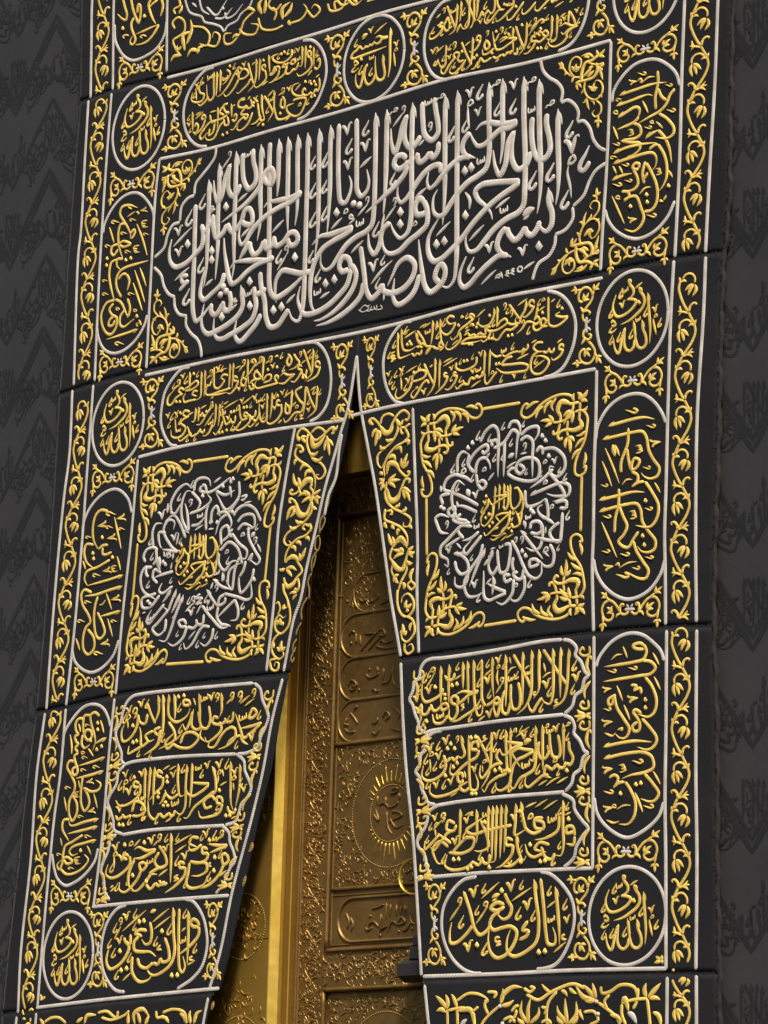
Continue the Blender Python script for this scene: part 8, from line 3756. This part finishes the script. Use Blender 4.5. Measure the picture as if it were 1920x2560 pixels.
# running scrolls on the stile and rails, one sprig after another
def sprigs(x0, x1, z0, z1, n, flip=False):
    for i in range(n):
        for m_, q0, q1 in (('vineA', 0, .5), ('vineB', .5, 1)):
            za, zb = z1 + (z0-z1)*(i+q0)/n, z1 + (z0-z1)*(i+q1)/n
            dst = [(x0, za), (x1, za), (x1, zb), (x0, zb)] if not flip else [(za, x0), (za, x1), (zb, x1), (zb, x0)]
            H = homog(np.array(MOT[m_]['anchor']).reshape(4, 2), np.array(dst)*1000); mb = MB()
            for k, (t, w_, c, P) in enumerate(MOT[m_]['strokes']): stroke(mb, (t, w_*.62, c, through(H, P)), on_plane(YL), k, step=8, key='relief', high=.28, cap=.004)
            FP(mb, 'scroll_sprig', door)
sprigs(-.398, -.285, -2.6, -.36, 14); sprigs(-.455, -.355, .30, -.25, 3, True); sprigs(-2.275, -2.175, .5, -.25, 4, True)
mb = MB(); scrolls(mb, -.40, -.283, -3, -.35, YL, 'relief', 2600, 11, 4.2, .032, .5); scrolls(mb, -.26, .6, -.46, -.345, YL, 'relief', 2200, 12, 4.2, .032, .5); scrolls(mb, -.26, .7, -2.285, -2.165, YL, 'relief', 2400, 13, 5, .04, .55)
o = FP(mb, 'chased_scrolls', door); o['kind'] = 'stuff'
cxm, czm = .048, -1.649
mb = MB(); scrolls(mb, -.245, .6, -1.91, -1.38, YL+P0, 'relief', 3000, 21, 4.2, .033, .5, lambda x, z: math.hypot(x-cxm, z-czm) > .21)
scrolls(mb, -.25, .7, -3.2, -2.32, YL+P0, 'relief', 2600, 22, 4.2, .033, .5, lambda x, z: math.hypot(x-cxm, z+2.585) > .21)
scrolls(mb, -.24, .6, -.87, -.505, YL+P0, 'relief', 1500, 23, 4, .035, .3)
o = FP(mb, 'chased_scrolls', door); o['kind'] = 'stuff'
mb = MB(); beads(mb, cxm, czm, .203, YL+P0, 'relief', 130, .0055); beads(mb, cxm, czm, .107, YL+P0, 'relief', 80, .0055); MR = FP(mb, 'sunburst_roundel', door)
for i in range(36):
    a = i*2*math.pi/36; v = abs(math.sin(a)); l = .012 + .075*max(0, v - .35)**1.2*(1.35 if i % 2 == 0 else .8)
    if v < .4: continue
    mb = MB(); q = np.array([math.cos(a), math.sin(a)]); ribbon(mb, np.array([(cxm, czm) + q*r_ for r_ in np.linspace(.113, .113+l, 6)]), np.linspace(.0032, .0008, 6), 'bright', on_plane(YL+P0), high=.6)
    o = mb.build('ray', MR)
mb = MB(); beads(mb, cxm, -2.585, .2, YL+P0, 'relief', 130, .0055); FP(mb, 'beaded_roundel', door)
def capsule(x0, x1, z0, z1, w, y, name):
    r = (z1-z0)/2; cz = (z0+z1)/2; a = np.linspace(math.pi/2, 3*math.pi/2, 30)
    P = np.vstack([[(x1, z1)], np.stack([x0 + r + r*np.cos(a), cz + r*np.sin(a)], 1), [(x1, z0)]])
    P = np.vstack([p*(1-t) + q*t for p, q in zip(P, P[1:]) for t in np.linspace(0, 1, 3, endpoint=False)])
    mb = MB(); ribbon(mb, P, np.full(len(P), w/2), 'relief', on_plane(y), high=.55, cap=.01); return FP(mb, name, door)
LC = [capsule(-.243, .7, -.955-.083, -.955+.083, .010, YL+P0, 'lettered_cartouche'), capsule(-.243, .7, -1.122-.08, -1.122+.08, .010, YL+P0, 'lettered_cartouche'), capsule(-.243, .7, -1.285-.078, -1.285+.08, .010, YL+P0, 'lettered_cartouche'),
      capsule(-.18, .7, -.868, -.72, .009, YL+P0, 'lettered_cartouche'), MR, capsule(-.213, .7, -2.121, -1.957, .013, YL+P0, 'lettered_cartouche')]
A = spline(np.array([(.4, -.50), (.10, -.53), (-.032, -.604), (-.154, -.721), (-.20, -.812), (-.235, -.913), (-.247, -1.0)]), 90)
mb = MB(); ribbon(mb, A, np.full(len(A), .0055), 'relief', on_plane(YL+P0), high=.6); FP(mb, 'arch_moulding', door)
ws = [w_.strip().split('\n') for w_ in DOOR_WORDS.strip().split('>word\n') if w_.strip()]
for par, wl in zip(LC, ws):
    mb = MB()
    for k, l in enumerate(wl): stroke(mb, parse_stroke(l), on_plane(YL+P0), k, step=8, key='door', high=.6, cap=.006)
    mb.build('word', par)
a = np.linspace(R(75), R(300), 40); P = np.stack([.225 + .075*np.cos(a), -1.9 + .066*np.sin(a)], 1)
mb = MB(); ribbon(mb, P, .006*np.sin(np.linspace(.5, 2.6, 40)), 'bright', on_plane(YL-.03), high=.9, cap=.02); FP(mb, 'ring_handle', door)
mb = MB(); mb.box((.225, YL-.035, -1.86), (.262, YL+P0+.002, -1.823), 'door', .006); FP(mb, 'handle_boss', door, smooth=False)

# ------------------------------------------------------------------ the iron lock hanging on the door
lock = thing('door_lock', 'dark iron padlock on the gold door, half hidden by the right curtain flap', 'lock', (.25, .12, -2.25))
def hexbar(mb, x0, x1, y, z, r, key, n=6, taper=1.0):
    V = []
    for x, s in ((x0-.004, .86), (x0, 1), (x1, taper)):
        V += [(x, y + s*r*math.cos(R(60*i+30))*.9, z + s*r*math.sin(R(60*i+30))) for i in range(n)]
    f = [(k*n+i, k*n+(i+1) % n, (k+1)*n+(i+1) % n, (k+1)*n+i) for k in range(2) for i in range(n)] + [tuple(range(n-1, -1, -1)), tuple(range(2*n, 3*n))]
    mb.add(V, f, key)
mb = MB(); hexbar(mb, .222, .45, .13, -2.249, .044, 'iron'); FP(mb, 'barrel', lock, smooth=False)
mb = MB(); hexbar(mb, .213, .2225, .13, -2.249, .036, 'iron', taper=1.05); FP(mb, 'end_cap', lock, smooth=False)
mb = MB()
for k in range(7):
    pass
th = np.linspace(0, math.pi, 7); ph = np.linspace(0, 2*math.pi, 12, endpoint=False)
V = [(.202 + .009*math.cos(t), .13 + .009*math.sin(t)*math.cos(p), -2.249 + .009*math.sin(t)*math.sin(p)) for t in th for p in ph]
mb.add(V, [(i*12+j, i*12+(j+1) % 12, (i+1)*12+(j+1) % 12, (i+1)*12+j) for i in range(6) for j in range(12)], 'iron'); FP(mb, 'knob', lock)
mb = MB(); mb.box((.262, .11, -2.212), (.33, .16, -2.165), 'iron', .004); FP(mb, 'shackle_block', lock, smooth=False)
mb = MB(); mb.box((.272, .115, -2.164), (.315, .20, -2.125), 'iron', .004); FP(mb, 'shackle_block', lock, smooth=False)

# ------------------------------------------------------------------ the insect resting on the cloth
bug = thing('insect', 'small pale insect resting upright on the black cloth left of the curtain', 'insect', (-1.915, .045, .865))
ringn = 8; prof = [(.0, .0008), (.006, .0042), (.016, .0052), (.03, .006), (.045, .0055), (.058, .0042), (.066, .001)]
V = [(r_*math.cos(2*math.pi*j/ringn), -.004 - r_*.8*math.sin(2*math.pi*j/ringn), .036 - t + .0) for t, r_ in prof for j in range(ringn)]
mb = MB(); mb.add(V, [(i*ringn+j, i*ringn+(j+1) % ringn, (i+1)*ringn+(j+1) % ringn, (i+1)*ringn+j) for i in range(len(prof)-1) for j in range(ringn)], 'insect'); mb.build('body', bug)
for sgn, z0, dx, dz, knee in ((-1, .018, .012, -.008, .0), (1, .020, .012, .006, .0), (-1, .004, .010, -.010, .006), (1, .004, .012, .010, .006), (-1, -.006, .011, -.016, .012), (1, -.004, .009, .012, .012)):
    mb = MB(); P = np.array([(sgn*.004, z0), (sgn*(.004+dx*.6), z0+knee), (sgn*(.004+dx), z0+dz)]); ribbon(mb, spline(P, 10), np.full(11 if False else len(spline(P, 10)), .0009), 'insect', on_plane(-.003), high=.8); mb.build('leg', bug)
for sgn in (-1, 1):
    mb = MB(); P = np.array([(sgn*.001, .035), (sgn*.006, .042), (sgn*.012, .044)]); Sp = spline(P, 8); ribbon(mb, Sp, np.full(len(Sp), .0005), 'insect', on_plane(-.003), high=.8); mb.build('antenna', bug)
